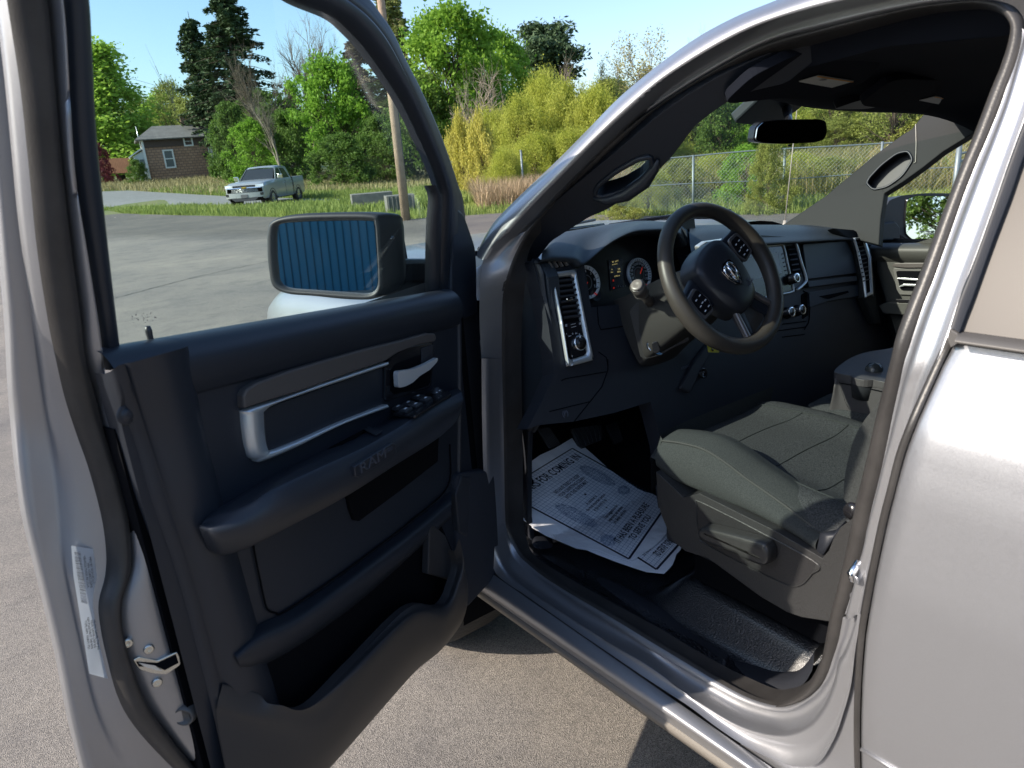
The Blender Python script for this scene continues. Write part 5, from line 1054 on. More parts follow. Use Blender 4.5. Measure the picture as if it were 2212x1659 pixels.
mk_paper('paper_mat', 'white paper floor mat printed THANKS FOR COMING IN lying under the pedals, upper of two', o1, .006,
    [(-100,690),(600,262),(1560,800),(1165,1365)], 26, 34,
    [('THANKS FOR COMING IN', .50, .10, .078, .105), ('WE HAVE TRIED TO KEEP\nYOUR CARPETING CLEAN\nWITH THIS PAPER MAT', .52, .30, .034, .044), ('•', .52, .425, .08, .08), ('A customer is\nthe most important person\nin the world to us.', .49, .53, .030, .040), ('•', .50, .625, .06, .06), ('Your suggestions for\nimproving our service\nare always welcome.', .48, .71, .030, .040), ('IT HAS BEEN A PLEASURE\nTO SERVE YOU', .48, .895, .062, .075)],
    [((0, 0), (1, 0)), ((1, 0), (1, 1)), ((1, 1), (0, 1)), ((0, 1), (0, 0))],
    [(.20, .50, .085, .17, 1500), (.10, .80, .08, .055, 500), (.84, .36, .075, .17, 1500), (.84, .62, .07, .05, 450)])
o2 = [(160,870),(200,1050),(340,1130),(640,1255),(740,1270),(860,1320),(1040,1390),(1200,1445),(1340,1490),(1515,1507),(1560,1465),(1600,1420),(1620,1370),(1640,1310),(1680,1270),(1700,1200),(1600,1100),(1500,1000),(1000,900),(500,800)]
mk_paper('paper_mat', 'lower paper mat with only its printed end showing by the seat foot', o2, .0,
    [(115,620),(690,300),(1760,1110),(1440,1470)], 22, 34,
    [('IT HAS BEEN A PLEASURE\nTO SERVE YOU', .45, .90, .062, .075)], [((0, 0), (0, 1)), ((0, 1), (1, 1)), ((1, 1), (1, 0))], None)
# ---- close the cabin at the back and on the far side
slab('rear_cab_wall', [(.12, -1.0, .45), (1.75, -1.0, .45), (1.6, -.95, 1.8), (.25, -.95, 1.8)], (0, -.03, 0), FELT, TRUCK, 0)
RS = patch('rear_seat', [[(X, -.25, .55), (X, -.22, .85), (X, -.30, .93), (X, -.70, .90), (X, -.85, 1.3), (X, -.9, 1.5)] for X in (.18, .6, .9, 1.2, 1.68)], FAB, TRUCK, nu=12, nv=20)
slab('rear_door_trim', [(.10, .42, .50), (.10, -.9, .50), (.10, -.9, 1.33), (.10, .42, 1.33)], (.03, 0, 0), PLAS, TRUCK, 0)
slab('pillar_cover', [onS(x, y, .13) for x, y in [(2190,60),(2145,190),(2083,345),(1992,583),(1944,708),(1928,774),(1870,1008),(1823,1217),(1796,1327)]]+[np.array([.13, .42, .6]), np.array([.13, .36, 1.34]), np.array([.30, .15, 1.78])], (.02, 0, 0), PLAS, TRUCK, 0)
slab('far_door_lower', [(1.74, 1.7, .45), (1.74, -1, .45), (1.74, -1, 1.27), (1.74, 1.7, 1.22)], (.08, 0, 0), PLAS, TRUCK, 0)
slab('far_rear_pillar', [(1.72, .42, 1.25), (1.72, .30, 1.25), (1.58, .25, 1.75), (1.58, .40, 1.75)], (.05, 0, 0), PLAS, TRUCK, 0)
# ================================================================= rest of the near truck outside
def bodyrow(Y, zt, zc, sx=-.10, w=1.0):
    """one cross section from the left flank over the wing and bonnet to the right flank"""
    L_ = [(sx+.02, .62), (sx-.02, .80), (sx-.03, .98), (sx-.015, 1.10), (sx+.03, zt-.03), (sx+.10, zt), (sx+.18, zt+.004), (sx+.24, zt-.004), (sx+.30, zt+.03), (sx+.5, zc-.012), (.9, zc)]
    return [(x, Y, z) for x, z in L_]+[(1.8-x, Y, z) for x, z in L_[-2::-1]]
hd = [bodyrow(1.66, 1.27, 1.36), bodyrow(1.9, 1.262, 1.36), bodyrow(2.2, 1.25, 1.35), bodyrow(2.6, 1.235, 1.335), bodyrow(2.85, 1.215, 1.31), bodyrow(3.02, 1.18, 1.265, -.07), bodyrow(3.10, 1.10, 1.17, -.03), bodyrow(3.12, .9, .95, -.01)]
patch('front_wings_and_bonnet', hd, SILVER, TRUCK, nu=50, nv=70)
wheel_r = .40
def wheel(c, name, par, r=.40, wd=.27):
    t = MB().lathe(c, (-1, 0, 0), [(r*.62, -wd/2), (r*.9, -wd/2), (r*.985, -wd*.36), (r, -wd*.2), (r, wd*.2), (r*.985, wd*.36), (r*.9, wd/2), (r*.66, wd/2), (r*.60, wd*.42)], 48)
    T_ = t.build('wheel', mat('tyre', (.025,.025,.026), .75, bump=.5, bscale=60), par)
    mb = MB().lathe(c, (-1, 0, 0), [(r*.60, wd*.42), (r*.56, wd*.30), (r*.54, .02), (r*.2, .0), (r*.0001, 0)], 40)
    for i in range(5):
        a = 2*pi*i/5; d = np.array([0, cos(a), sin(a)]); s = np.array([0, -sin(a), cos(a)])
        cc = np.array(c); o = np.array([-wd*.34, 0, 0]); mb.prism([cc+o+d*r*.10-s*.045, cc+o+d*r*.57-s*.03, cc+o+d*r*.57+s*.03, cc+o+d*r*.10+s*.045], (.04, 0, 0))
    mb.lathe(c, (-1, 0, 0), [(r*.17, .06), (r*.16, wd*.40), (.0001, wd*.41)], 24)
    mb.build('rim', mat('alloy', (.45,.46,.47), .3, .9), T_, smooth=False, auto=True)
    return T_
for x in (.05, 1.75): wheel((x, 2.07, .40), 'wheel', TRUCK)
patch('wheel_arch', [[(-.0+dx, 2.07+.47*cos(t), .40+.47*sin(t)) for t in np.linspace(-.2, pi+.2, 24)] for dx in (-.10, .25)], DARK, TRUCK)
slab('underbody', [(.15, 3.0, .45), (1.65, 3.0, .45), (1.65, -3.2, .45), (.15, -3.2, .45)], (0, 0, -.08), DARK, TRUCK, 0)
fl_ = [[(-.11, 1.66, z) for z in (.45, .7, .95, 1.1)], [(-.11, 1.78, z) for z in (.45, .7, .95, 1.1)]]
patch('front_grille', [[(x, 3.13, z) for x in np.linspace(.05, 1.75, 8)] for z in (.62, .8, 1.0, 1.12)], BLK, TRUCK, solid=.04)
slab('front_bumper', [(-.06, 3.1, .45), (1.86, 3.1, .45), (1.86, 3.1, .68), (-.06, 3.1, .68)], (0, .16, 0), CHROME, TRUCK, .03)
# wiper and antenna
MB().tube([(.15,1.72,1.405),(.5,1.80,1.41),(.72,1.80,1.405)], .008, 6).tube([(.18,1.74,1.42),(.70,1.82,1.425)], .005, 6).build('wiper', BLK, TRUCK)
MB().tube([(.75,1.80,1.40),(1.1,1.82,1.395),(1.35,1.78,1.385)], .008, 6).build('wiper', BLK, TRUCK)
a0, a1 = cut(1696, 476, (1.75, 2.1, 1.2), _n([0, -1, 0])), cut(1722, 232, (1.75, 2.1, 1.2), _n([0, -1, 0]))
MB().tube([a0, a1], [.003, .0018], 8).tube([a0+np.array([0,0,-.06]), a0], [.02, .008], 10).build('aerial', mat('aerial', (.35,.3,.27), .4), TRUCK)
# cab rear, bed and tail behind the camera
slab('cab_back', [(-.02, -1.05, .5), (1.82, -1.05, .5), (1.80, -1.05, 1.33), (1.62, -1.0, 1.8), (.16, -1.0, 1.8), (-.0, -1.05, 1.33)], (0, -.05, 0), SILVER, TRUCK, .02)
slab('cargo_bed', [(-.12, -1.12, .55), (-.12, -3.0, .55), (-.12, -3.0, 1.28), (-.12, -1.12, 1.28)], (.06, 0, 0), SILVER, TRUCK, .02)
slab('cargo_bed', [(1.92, -1.12, .55), (1.92, -3.0, .55), (1.92, -3.0, 1.28), (1.92, -1.12, 1.28)], (-.06, 0, 0), SILVER, TRUCK, .02)
slab('tailgate', [(-.12, -3.0, .6), (1.92, -3.0, .6), (1.92, -3.0, 1.28), (-.12, -3.0, 1.28)], (0, -.06, 0), SILVER, TRUCK, .02)
slab('rear_quarter', [(-.09, -.64, .40), (-.09, -1.08, .40), (-.10, -1.08, 1.33), (-.04, -.64, 1.33)], (.05, 0, 0), SILVER, TRUCK, .005)
for x in (.05, 1.75): wheel((x, -1.9, .40), 'wheel', TRUCK)
far_ = [[(1.88, y, z) for y in np.linspace(1.66, -1.05, 6)] for z in (.45, .8, 1.1)]+[[(1.84, y, 1.24) for y in np.linspace(1.66, -1.05, 6)]]
patch('far_body_side', far_, SILVER, TRUCK)

# ================================================================= ground
def terr(x, y):
    """height of the ground: flat lot, a field that rises gently to the far left"""
    d = math.hypot(x, y); az = math.degrees(math.atan2(x, y))
    h = 0
    if d > 40: h += (d-40)*.034*max(0., min(1., (30-az)/14))
    if 30 < d < 90: h *= sm(0., 5., -lotside(x, y))
    # wooded hillside to the right
    if az > 25: h += 38*sm(60, 260, d)*sm(36, 62, az)*(1-sm(85, 110, az))
    h += 10*sm(150, 320, d)*sm(-30, 0, az)
    return h
LOTP = [(-60, 60.), (2., 56.), (5.85, 51.4), (7.2, 37.), (9.45, 19.6), (11.75, 17.4), (11.9, 12.2), (12.4, 10.4), (13.2, 8.6), (14.6, 5.5), (20., -6.)]
def lotside(x, y):
    """positive inside the paved lot"""
    best = 1e9; sg = 1; P = LOTP
    for (ax_, ay), (bx, by) in zip(P, P[1:]):
        dx, dy = bx-ax_, by-ay; t = max(0, min(1, ((x-ax_)*dx+(y-ay)*dy)/(dx*dx+dy*dy))); qx, qy = ax_+t*dx, ay+t*dy; d = math.hypot(x-qx, y-qy)
        if d < best: best = d; sg = -1 if (dx*(y-ay)-dy*(x-ax_)) > 0 else 1
    return best*sg
rr_g = [0, 2, 4, 6, 8, 10, 12, 14, 16, 18, 20, 23, 26, 30, 34, 38, 42, 48, 55, 63, 72, 82, 95, 110, 130, 160, 200, 260, 340, 500, 900, 2500]
V = []; NA = 180
for r in rr_g:
    for k in range(NA):
        a = 2*pi*k/NA; x, y = r*sin(a)+.01, r*cos(a); V.append((x, y, terr(x, y)-(.012 if lotside(x, y) < 2 else .05)))
asph = mat('asphalt', (.19,.18,.168), .88, spec=.35); t = asph.node_tree; b = t.nodes['Principled BSDF']
tc = t.nodes.new('ShaderNodeTexCoord')
def N_(t, typ, **k):
    n = t.nodes.new(typ)
    for a, v in k.items(): n.inputs[a.replace('_', ' ')].default_value = v
    return n
v1 = N_(t, 'ShaderNodeTexVoronoi', Scale=300.); v2 = N_(t, 'ShaderNodeTexNoise', Scale=.35, Detail=6., Roughness=.6); v3 = N_(t, 'ShaderNodeTexNoise', Scale=300., Detail=2.)
for v in (v1, v2, v3): t.links.new(tc.outputs['Object'], v.inputs['Vector'])
rp = t.nodes.new('ShaderNodeValToRGB'); rp.color_ramp.elements[0].color = (.15,.138,.124, 1); rp.color_ramp.elements[1].color = (.33,.30,.265, 1)
rp.color_ramp.elements[0].position = .05; rp.color_ramp.elements[1].position = .95
sc_ = t.nodes.new('ShaderNodeSeparateColor'); t.links.new(v1.outputs['Color'], sc_.inputs[0]); t.links.new(sc_.outputs[0], rp.inputs[0])
r2 = t.nodes.new('ShaderNodeValToRGB'); r2.color_ramp.elements[0].color = (.74,.75,.78, 1); r2.color_ramp.elements[1].color = (1.12,1.1,1.06, 1); r2.color_ramp.elements[0].position = .35; r2.color_ramp.elements[1].position = .68
t.links.new(v2.outputs['Fac'], r2.inputs[0]); mx = t.nodes.new('ShaderNodeMixRGB'); mx.blend_type = 'MULTIPLY'; mx.inputs[0].default_value = 1
t.links.new(rp.outputs[0], mx.inputs[1]); t.links.new(r2.outputs[0], mx.inputs[2])
# darker newer asphalt towards the far edge of the lot
sp = t.nodes.new('ShaderNodeSeparateXYZ'); t.links.new(tc.outputs['Object'], sp.inputs[0])
ln = t.nodes.new('ShaderNodeVectorMath'); ln.operation = 'DOT_PRODUCT'; ln.inputs[1].default_value = (.94, .34, 0); t.links.new(tc.outputs['Object'], ln.inputs[0])
mr = t.nodes.new('ShaderNodeMapRange'); mr.inputs[1].default_value = 10.6; mr.inputs[2].default_value = 12.4; mr.inputs[3].default_value = 1.; mr.inputs[4].default_value = .62; t.links.new(ln.outputs['Value'], mr.inputs[0])
m2 = t.nodes.new('ShaderNodeMixRGB'); m2.blend_type = 'MULTIPLY'; m2.inputs[0].default_value = 1; t.links.new(mx.outputs[0], m2.inputs[1]); t.links.new(mr.outputs[0], m2.inputs[2])
v4 = N_(t, 'ShaderNodeTexNoise', Scale=2.3, Detail=5., Roughness=.7); t.links.new(tc.outputs['Object'], v4.inputs['Vector'])
r4 = t.nodes.new('ShaderNodeValToRGB'); r4.color_ramp.elements[0].color = (.72,.72,.73, 1); r4.color_ramp.elements[1].color = (1.04,1.03,1.0, 1); r4.color_ramp.elements[0].position = .30; r4.color_ramp.elements[1].position = .52; t.links.new(v4.outputs['Fac'], r4.inputs[0])
m3 = t.nodes.new('ShaderNodeMixRGB'); m3.blend_type = 'MULTIPLY'; m3.inputs[0].default_value = .8; t.links.new(m2.outputs[0], m3.inputs[1]); t.links.new(r4.outputs[0], m3.inputs[2]); t.links.new(m3.outputs[0], b.inputs['Base Color'])
bp = t.nodes.new('ShaderNodeBump'); bp.inputs['Strength'].default_value = .8; bp.inputs['Distance'].default_value = .003; t.links.new(v1.outputs['Distance'], bp.inputs['Height']); t.links.new(bp.outputs[0], b.inputs['Normal'])
soil = mat('field_soil', (.10,.14,.035), .95, col2=(.17,.17,.07), vscale=.4)
tagp(mesh('ground', V, grid_faces(len(rr_g), NA, False, True), soil), kind='structure')
lot = [(x, y, .004) for x, y in LOTP]+[(25, -30, .004), (-60, -40, .004), (-90, 30, .004)]
V2, F2 = curvefill([p[:2] for p in lot]); tagp(mesh('parking_lot', [(x, y, .004) for x, y in V2], F2, asph, smooth=False), kind='structure')
# side road beyond the verge where the far pickup stands
rdm = mat('road_asphalt', (.20,.20,.195), .9, bump=.4, bscale=60, var=.12, vscale=2)
rd = [(-40, 110.), (4, 80.), (10.4, 70.), (12.6, 50.), (14.6, 40.), (15.6, 34.5), (14.4, 31.6), (11.3, 35.5), (9.9, 39.2), (8.9, 44.5), (6.9, 52.), (1., 64.), (-40, 84.)]
V3, F3 = curvefill(rd); tagp(filled('road', rd, [], lambda x, y: np.array([x, y, terr(x, y)+.01]), .001, rdm, None, 0, cuts=2.5), kind='structure')
# ================================================================= grass
def leafmat(name, c, c2, tr=.35):
    m = bpy.data.materials.new(name); m.use_nodes = True; t = m.node_tree; b = t.nodes['Principled BSDF']; MATS[name] = m
    tc = t.nodes.new('ShaderNodeTexCoord'); n = t.nodes.new('ShaderNodeTexNoise'); n.inputs['Scale'].default_value = 1.3; n.inputs['Detail'].default_value = 8; n.inputs['Roughness'].default_value = .8
    r = t.nodes.new('ShaderNodeValToRGB'); r.color_ramp.elements[0].color = (*c, 1); r.color_ramp.elements[1].color = (*c2, 1); r.color_ramp.elements[0].position = .35; r.color_ramp.elements[1].position = .65
    t.links.new(tc.outputs['Object'], n.inputs[0]); t.links.new(n.outputs[0], r.inputs[0]); t.links.new(r.outputs[0], b.inputs['Base Color'])
    b.inputs['Roughness'].default_value = .6; b.inputs['Specular IOR Level'].default_value = .2
    tl = t.nodes.new('ShaderNodeBsdfTranslucent'); t.links.new(r.outputs[0], tl.inputs[0]); ms = t.nodes.new('ShaderNodeMixShader'); ms.inputs[0].default_value = tr
    o = t.nodes['Material Output']; t.links.new(b.outputs[0], ms.inputs[1]); t.links.new(tl.outputs[0], ms.inputs[2]); t.links.new(ms.outputs[0], o.inputs[0]); return m
RNG = np.random.default_rng(11)
def npmesh(name, V, Fc, m, parent=None, loc=(0, 0, 0)):
    me = bpy.data.meshes.new(name); V = np.asarray(V, np.float32); Fc = np.asarray(Fc, np.int32); k = Fc.shape[1]
    me.vertices.add(len(V)); me.vertices.foreach_set('co', V.ravel()); me.loops.add(Fc.size); me.loops.foreach_set('vertex_index', Fc.ravel())
    me.polygons.add(len(Fc)); me.polygons.foreach_set('loop_start', np.arange(0, Fc.size, k, dtype=np.int32)); me.polygons.foreach_set('loop_total', np.full(len(Fc), k, np.int32))
    me.materials.append(m); me.update(); me.validate(); o = bpy.data.objects.new(name, me); COL.objects.link(o); o.location = loc
    if parent: o.parent = parent
    return o
def blades(name, pts, h, w, m, lean=.35, per=1):
    """pts (n,3); each a bent triangle blade"""
    n = len(pts); h = h*RNG.uniform(.5, 1.3, n)[:, None]; a = RNG.uniform(0, 2*pi, n); d = np.stack([np.cos(a), np.sin(a), 0*a], 1); s = np.stack([-np.sin(a), np.cos(a), 0*a], 1)
    q = RNG.uniform(-lean, lean, n)[:, None]; up = np.array([[0, 0, 1.]])
    A = pts-s*w; B = pts+s*w; C = pts+up*h*.6+d*h*q*.5+s*w*.7; D = pts+up*h*.6+d*h*q*.5-s*w*.7; T = pts+up*h+d*h*q*1.3
    V = np.stack([A, B, C, D, T, T+s*w*.2], 1).reshape(-1, 3); i = np.arange(n)[:, None]*6
    Fc = np.concatenate([i+np.array([[0, 1, 2, 3]]), i+np.array([[3, 2, 5, 4]])]); return npmesh(name, V, Fc, m)
def scatter(n, rmin, rmax, az0, az1, keep, power=1.):
    out = []
    while len(out) < n:
        k = 20000; az = RNG.uniform(az0, az1, k); r = rmin+(rmax-rmin)*RNG.uniform(0, 1, k)**power
        x, y = r*np.sin(np.radians(az)), r*np.cos(np.radians(az))
        for a, b in zip(x, y):
            if keep(a, b): out.append((a, b, terr(a, b)))
            if len(out) >= n: break
    return np.array(out)
def inpoly(x, y, P):
    c = False; j = len(P)-1
    for i in range(len(P)):
        if (P[i][1] > y) != (P[j][1] > y) and x < (P[j][0]-P[i][0])*(y-P[i][1])/(P[j][1]-P[i][1])+P[i][0]: c = not c
        j = i
    return c
offroad = lambda x, y: not inpoly(x, y, rd)
GR1 = leafmat('fresh_grass', (.17,.24,.05), (.32,.37,.11)); GR2 = leafmat('dry_grass', (.26,.22,.10), (.42,.36,.19), .2); GR3 = leafmat('brush', (.14,.17,.04), (.26,.24,.09)); REED = leafmat('rusty_brush', (.34,.25,.15), (.48,.37,.23), .2)
def K(l0, l1): return lambda x, y: l0 < -lotside(x, y) < l1 and offroad(x, y)
tagp(blades('verge_grass', scatter(34000, 8, 60, 1, 68, K(.0, 4.5), 1.2), .13, .010, GR1), kind='stuff')
tagp(blades('verge_grass', scatter(16000, 38, 64, 3, 17, K(0., 9.)), .2, .02, GR1), kind='stuff')
tagp(blades('verge_weeds', scatter(3500, 8, 45, 2, 68, K(.1, 1.8), 1.3), .24, .014, GR1), kind='stuff')
def band(d0, d1, az0, az1): return lambda x, y: d0 < math.hypot(x, y) < d1 and az0 < math.degrees(math.atan2(x, y)) < az1 and lotside(x, y) < -.3 and offroad(x, y)
tagp(blades('field_grass', scatter(42000, 26, 66, 2, 34, band(26, 66, 2, 34)), .30, .03, GR1), kind='stuff')
tagp(blades('dry_field_grass', scatter(34000, 42, 92, 2, 34, lambda x, y: band(42, 92, 2, 34)(x, y) and math.hypot(x, y) > 58-1.0*(math.degrees(math.atan2(x, y))-8)*.9), .42, .03, GR2), kind='stuff')
tagp(blades('rusty_field_grass', scatter(34000, 23, 44, 32, 44, lambda x, y: band(22.5, 44, 32, 44)(x, y)), .75, .010, REED, lean=.8), kind='stuff')
tagp(blades('brush_behind_fence', scatter(26000, 13.5, 60, 38, 70, lambda x, y: lotside(x, y) < -3.6), .75, .016, GR3, lean=1.1), kind='stuff')
tagp(blades('brush_straw', scatter(9000, 15, 50, 38, 70, lambda x, y: lotside(x, y) < -3.8), .8, .012, GR2, lean=1.2), kind='stuff')

def crack(P, w=.02):
    A = crom([onZ(x, y, .0075) for x, y in P], 60); A[:, :2] += RNG.normal(size=(60, 2))*.012; t = np.gradient(A, axis=0); nrm = np.stack([-t[:, 1], t[:, 0], 0*t[:, 0]], 1); nrm /= np.linalg.norm(nrm, axis=1)[:, None]
    ww = (w*RNG.uniform(.4, 1., 60))[:, None]; tagp(mesh('pavement', list(A-nrm*ww)+list(A+nrm*ww), grid_faces(2, 60), mat('crack_tar', (.045,.043,.04), .8), None, smooth=False), kind='structure')
crack([(225,650),(330,622),(450,592),(600,560)], .016); crack([(230,505),(420,497),(600,500)], .02); 

_p = [onZ(x, y, 0) for x, y in zip(RNG.uniform(205, 430, 12000), RNG.uniform(440, 464, 12000))]
_p = np.array([(p[0], p[1], terr(p[0], p[1])) for p in _p if lotside(p[0], p[1]) < 0 and offroad(p[0], p[1])])
tagp(blades('verge_grass', _p, .16, .02, GR1), kind='stuff')
# ================================================================= trees
BARK = mat('bark', (.10,.075,.055), .95, bump=.8, bscale=12, var=.3, vscale=3)
PBARK = mat('pale_bark', (.26,.22,.17), .95, bump=.6, bscale=12, var=.25, vscale=3)
TW = mat('twig', (.17,.135,.10), .95)
LF = {'maple': leafmat('maple_leaf', (.15,.29,.03), (.28,.46,.06), .45), 'pop': leafmat('lime_leaf', (.30,.46,.05), (.44,.60,.11), .5),
      'olive': leafmat('olive_leaf', (.20,.24,.05), (.32,.34,.09)), 'dark': leafmat('dark_leaf', (.085,.155,.03), (.17,.26,.055), .45),
      'willow': leafmat('willow_leaf', (.30,.35,.04), (.48,.50,.11), .45), 'gold': leafmat('golden_leaf', (.42,.41,.07), (.55,.50,.13)),
      'spruce': leafmat('spruce_needle', (.035,.065,.03), (.09,.13,.05), .1), 'larch': leafmat('larch_needle', (.16,.19,.06), (.27,.30,.10), .2),
      'brown': leafmat('brown_needle', (.11,.10,.055), (.19,.16,.09), .1), 'pine': leafmat('pine_needle', (.04,.075,.04), (.09,.14,.06), .1),
      'bud': leafmat('bud_leaf', (.30,.29,.10), (.42,.38,.15), .3), 'red': leafmat('plum_leaf', (.12,.02,.03), (.20,.04,.05), .3)}
def quads(C, size, rng, up=.3, asp=1.):
    n = len(C); a = rng.normal(size=(n, 3)); a[:, 2] *= 1-up; a /= np.linalg.norm(a, axis=1)[:, None]; b = rng.normal(size=(n, 3)); b -= (b*a).sum(1)[:, None]*a; b /= np.linalg.norm(b, axis=1)[:, None]
    s = size*rng.uniform(.5, 1.3, n)[:, None]; V = np.stack([C-a*s*asp-b*s*.25, C+b*s*.55, C+a*s*asp+b*s*.1, C-b*s*.6], 1).reshape(-1, 3)
    return V, np.arange(n*4).reshape(-1, 4)
class Tubes:
    def __init__(s): s.V = []; s.F = []; s.n = 0
    def add(s, P, r, seg=5):
        P = np.asarray(P, float); k = len(P); T = np.gradient(P, axis=0); T /= np.linalg.norm(T, axis=1)[:, None]+1e-9
        ref = np.array([.3, .9, .1]) if abs(T[0][2]) > .7 else np.array([0, 0, 1.]); A = np.cross(T, ref); A /= np.linalg.norm(A, axis=1)[:, None]+1e-9; B = np.cross(T, A)
        q = 2*pi*np.arange(seg)/seg; r = np.asarray(r, float)[:, None, None]
        V = P[:, None, :]+r*(np.cos(q)[None, :, None]*A[:, None, :]+np.sin(q)[None, :, None]*B[:, None, :]); s.V.append(V.reshape(-1, 3))
        i = np.arange(k-1)[:, None]*seg+np.arange(seg)[None]; j = np.arange(k-1)[:, None]*seg+(np.arange(seg)[None]+1) % seg
        s.F.append((np.stack([i, j, j+seg, i+seg], -1).reshape(-1, 4))+s.n); s.n += k*seg
    def out(s): return np.concatenate(s.V), np.concatenate(s.F)
def branchy(rng, h, spread, depth, r0, T, base=(0, 0, 0), d=(0, 0, 1), ln=None, tips=None, bend=.35, kids=(3, 5), up=.15, start=.35):
    """recursive limbs; returns the tip points"""
    if tips is None: tips = []
    ln = ln or h*.5; p = np.array(base, float); d = _n(d); n = 6; P = [p]
    for i in range(n): d = _n(d+rng.normal(size=3)*bend*.35+np.array([0, 0, up*.25])); P.append(P[-1]+d*ln/n)
    P = np.array(P); T.add(P, np.linspace(r0, r0*.45, n+1), 6 if depth > 2 else (4 if depth > 0 else 3))
    if depth == 0: tips.append(P[-1]); tips.append(P[3]); return tips
    for k in range(rng.integers(*kids)+ (1 if depth == 1 else 0)):
        t = rng.uniform(start, 1.); i = min(n-1, int(t*n)); q = P[i]+(P[i+1]-P[i])*(t*n-i); a = rng.uniform(0, 2*pi); o = np.array([cos(a), sin(a), 0]); o = _n(o-d*np.dot(o, d))
        branchy(rng, h, spread, depth-1, r0*.58*(1-.3*t), T, q, d*(1-spread)+o*spread+np.array([0, 0, up]), ln*rng.uniform(.5, .78), tips, bend*1.15, kids, up, .2)
    tips.append(P[-1]); return tips
def crown(kind, seed, leaf, n=14000, size=.13, bark=BARK, asp=1.):
    """a tree of unit height; returns [(name, V, F, material)]"""
    rng = np.random.default_rng(seed); T = Tubes(); H = 1.; C = []
    if kind in ('round', 'column', 'loose', 'bush'):
        w = {'round': .42, 'column': .30, 'loose': .40, 'bush': .55}[kind]; z0 = {'round': .22, 'column': .08, 'loose': .25, 'bush': .02}[kind]; tr = .022 if kind != 'bush' else .01
        tips = []
        T.add([(0, 0, 0), (rng.normal()*.01, 0, .3), (rng.normal()*.02, rng.normal()*.02, .8)], [tr, tr*.8, tr*.2], 8)
        nc = 170 if kind != 'loose' else 120
        while len(tips) < nc:
            z = rng.uniform(z0, 1.); u = (z-z0)/(1-z0); 
            prof = {'round': math.sin(pi*min(1, u*.86+.10))**.6, 'column': (1-u)**1.15*min(1, .5+u*4), 'loose': math.sin(pi*min(1, u*.85+.12))**.7, 'bush': math.sqrt(max(0, 1-u*u))}[kind]
            a = rng.uniform(0, 2*pi); lump = 1+(.22 if kind != 'column' else .08)*sin(3*a+seed)+.18*sin(7*z*3+2*a+seed*2)+.12*sin(11*a+9*z); r = w*prof*lump*rng.uniform(.15, 1)**.4
            tips.append(np.array([r*cos(a), r*sin(a), z]))
        for t_ in tips[::2]:
            b = np.array([0, 0, max(.05, t_[2]*.55-.05)]); m_ = (b+t_)/2+np.array([0, 0, -.02]); T.add([b, m_, t_], [tr*.35, tr*.22, tr*.07], 4)
        for t_ in tips:
            k = int(n/len(tips)*rng.uniform(.4, 1.6)); C.append(t_+rng.normal(size=(k, 3))*(np.array([.045, .045, .032]) if leaf not in ('willow', 'gold') else np.array([.045, .045, .085]))*rng.uniform(.6, 1.3))
    elif kind in ('spruce', 'larch'):
        T.add([(0, 0, 0), (0, 0, .5), (0, 0, 1)], [.014, .009, .001], 8); ng = 36
        for i in range(ng):
            z = .10+.88*(i/ng)**.92; R_ = .17*(1-z)**.52*(1.0 if z > .2 else .8)+.010
            for k in range(rng.integers(5, 8)):
                a = rng.uniform(0, 2*pi); l = R_*rng.uniform(.45, 1.3); dr = .30*l; P = np.array([[0, 0, z], [l*.5*cos(a), l*.5*sin(a), z-.15*dr], [l*cos(a), l*sin(a), z-dr+.04*l]])
                T.add(P, [.003, .002, .0006], 3); m_ = int(n/(ng*6.5)); t = rng.uniform(.1, 1, m_)**.8; c = P[0]*(1-t[:, None])+P[2]*t[:, None]; wd = (.05*l+.006)*(1.1-t)[:, None]
                C.append(c+np.stack([-np.sin(a)*rng.normal(size=m_)*wd[:, 0]*2, np.cos(a)*rng.normal(size=m_)*wd[:, 0]*2, -np.abs(rng.normal(size=m_))*.014*(1+(kind == 'larch'))], 1))
    elif kind == 'pine':
        T.add([(0, 0, 0), (.01, 0, .5), (0, 0, .98)], [.018, .012, .003], 8)
        for i in range(34):
            z = rng.uniform(.5, .99); R_ = .20*math.sin(pi*min(1, (1-z)/.5*.75+.2))**.8; a = rng.uniform(0, 2*pi); l = R_*rng.uniform(.5, 1.1); e = np.array([l*cos(a), l*sin(a), z+.02*rng.normal()]); T.add([(0, 0, z-.03), e*.5+np.array([0, 0, z*.5-.015]), e], [.004, .003, .001], 4)
            for q in range(3): c = e*(1-.25*q)+np.array([0, 0, z*.25*q]); C.append(c+rng.normal(size=(int(n/102), 3))*np.array([.035, .035, .022]))
    elif kind in ('bare', 'budding', 'spread', 'snag'):
        if kind == 'spread': 
            tips = []
            for k in range(9): a = 2*pi*k/9+rng.normal()*.3; branchy(rng, 1, .55, 3, .018, T, (0, 0, .12), (cos(a)*.9, sin(a)*.9, .8), .42, tips, .3, (3, 5), .08, .25)
            T.add([(0, 0, 0), (0, 0, .14)], [.03, .022], 8)
        elif kind == 'snag':
            tips = []; T.add([(0, 0, 0), (-.02, 0, .35), (-.03, .01, .7)], [.016, .010, .006], 7)
            for a, l in ((-.5, .42), (.35, .22), (-.2, .3)): branchy(rng, 1, .25, 1, .005, T, (-.03, .01, .6), (a, 0, 1), l, tips, .25, (1, 3), .1)
        else: tips = branchy(rng, 1, .42, 4, .030, T, (0, 0, 0), (rng.normal()*.05, rng.normal()*.05, 1), .52, None, .22, (4, 6), .18, .30)
        tips = np.array(tips)
        if kind == 'budding': C.append(np.repeat(tips, max(1, n//len(tips)), 0)+rng.normal(size=(len(tips)*max(1, n//len(tips)), 3))*.022)
        zt = max(v[:, 2].max() for v in T.V); T.V = [v/zt for v in T.V]; C = [c/zt for c in C]
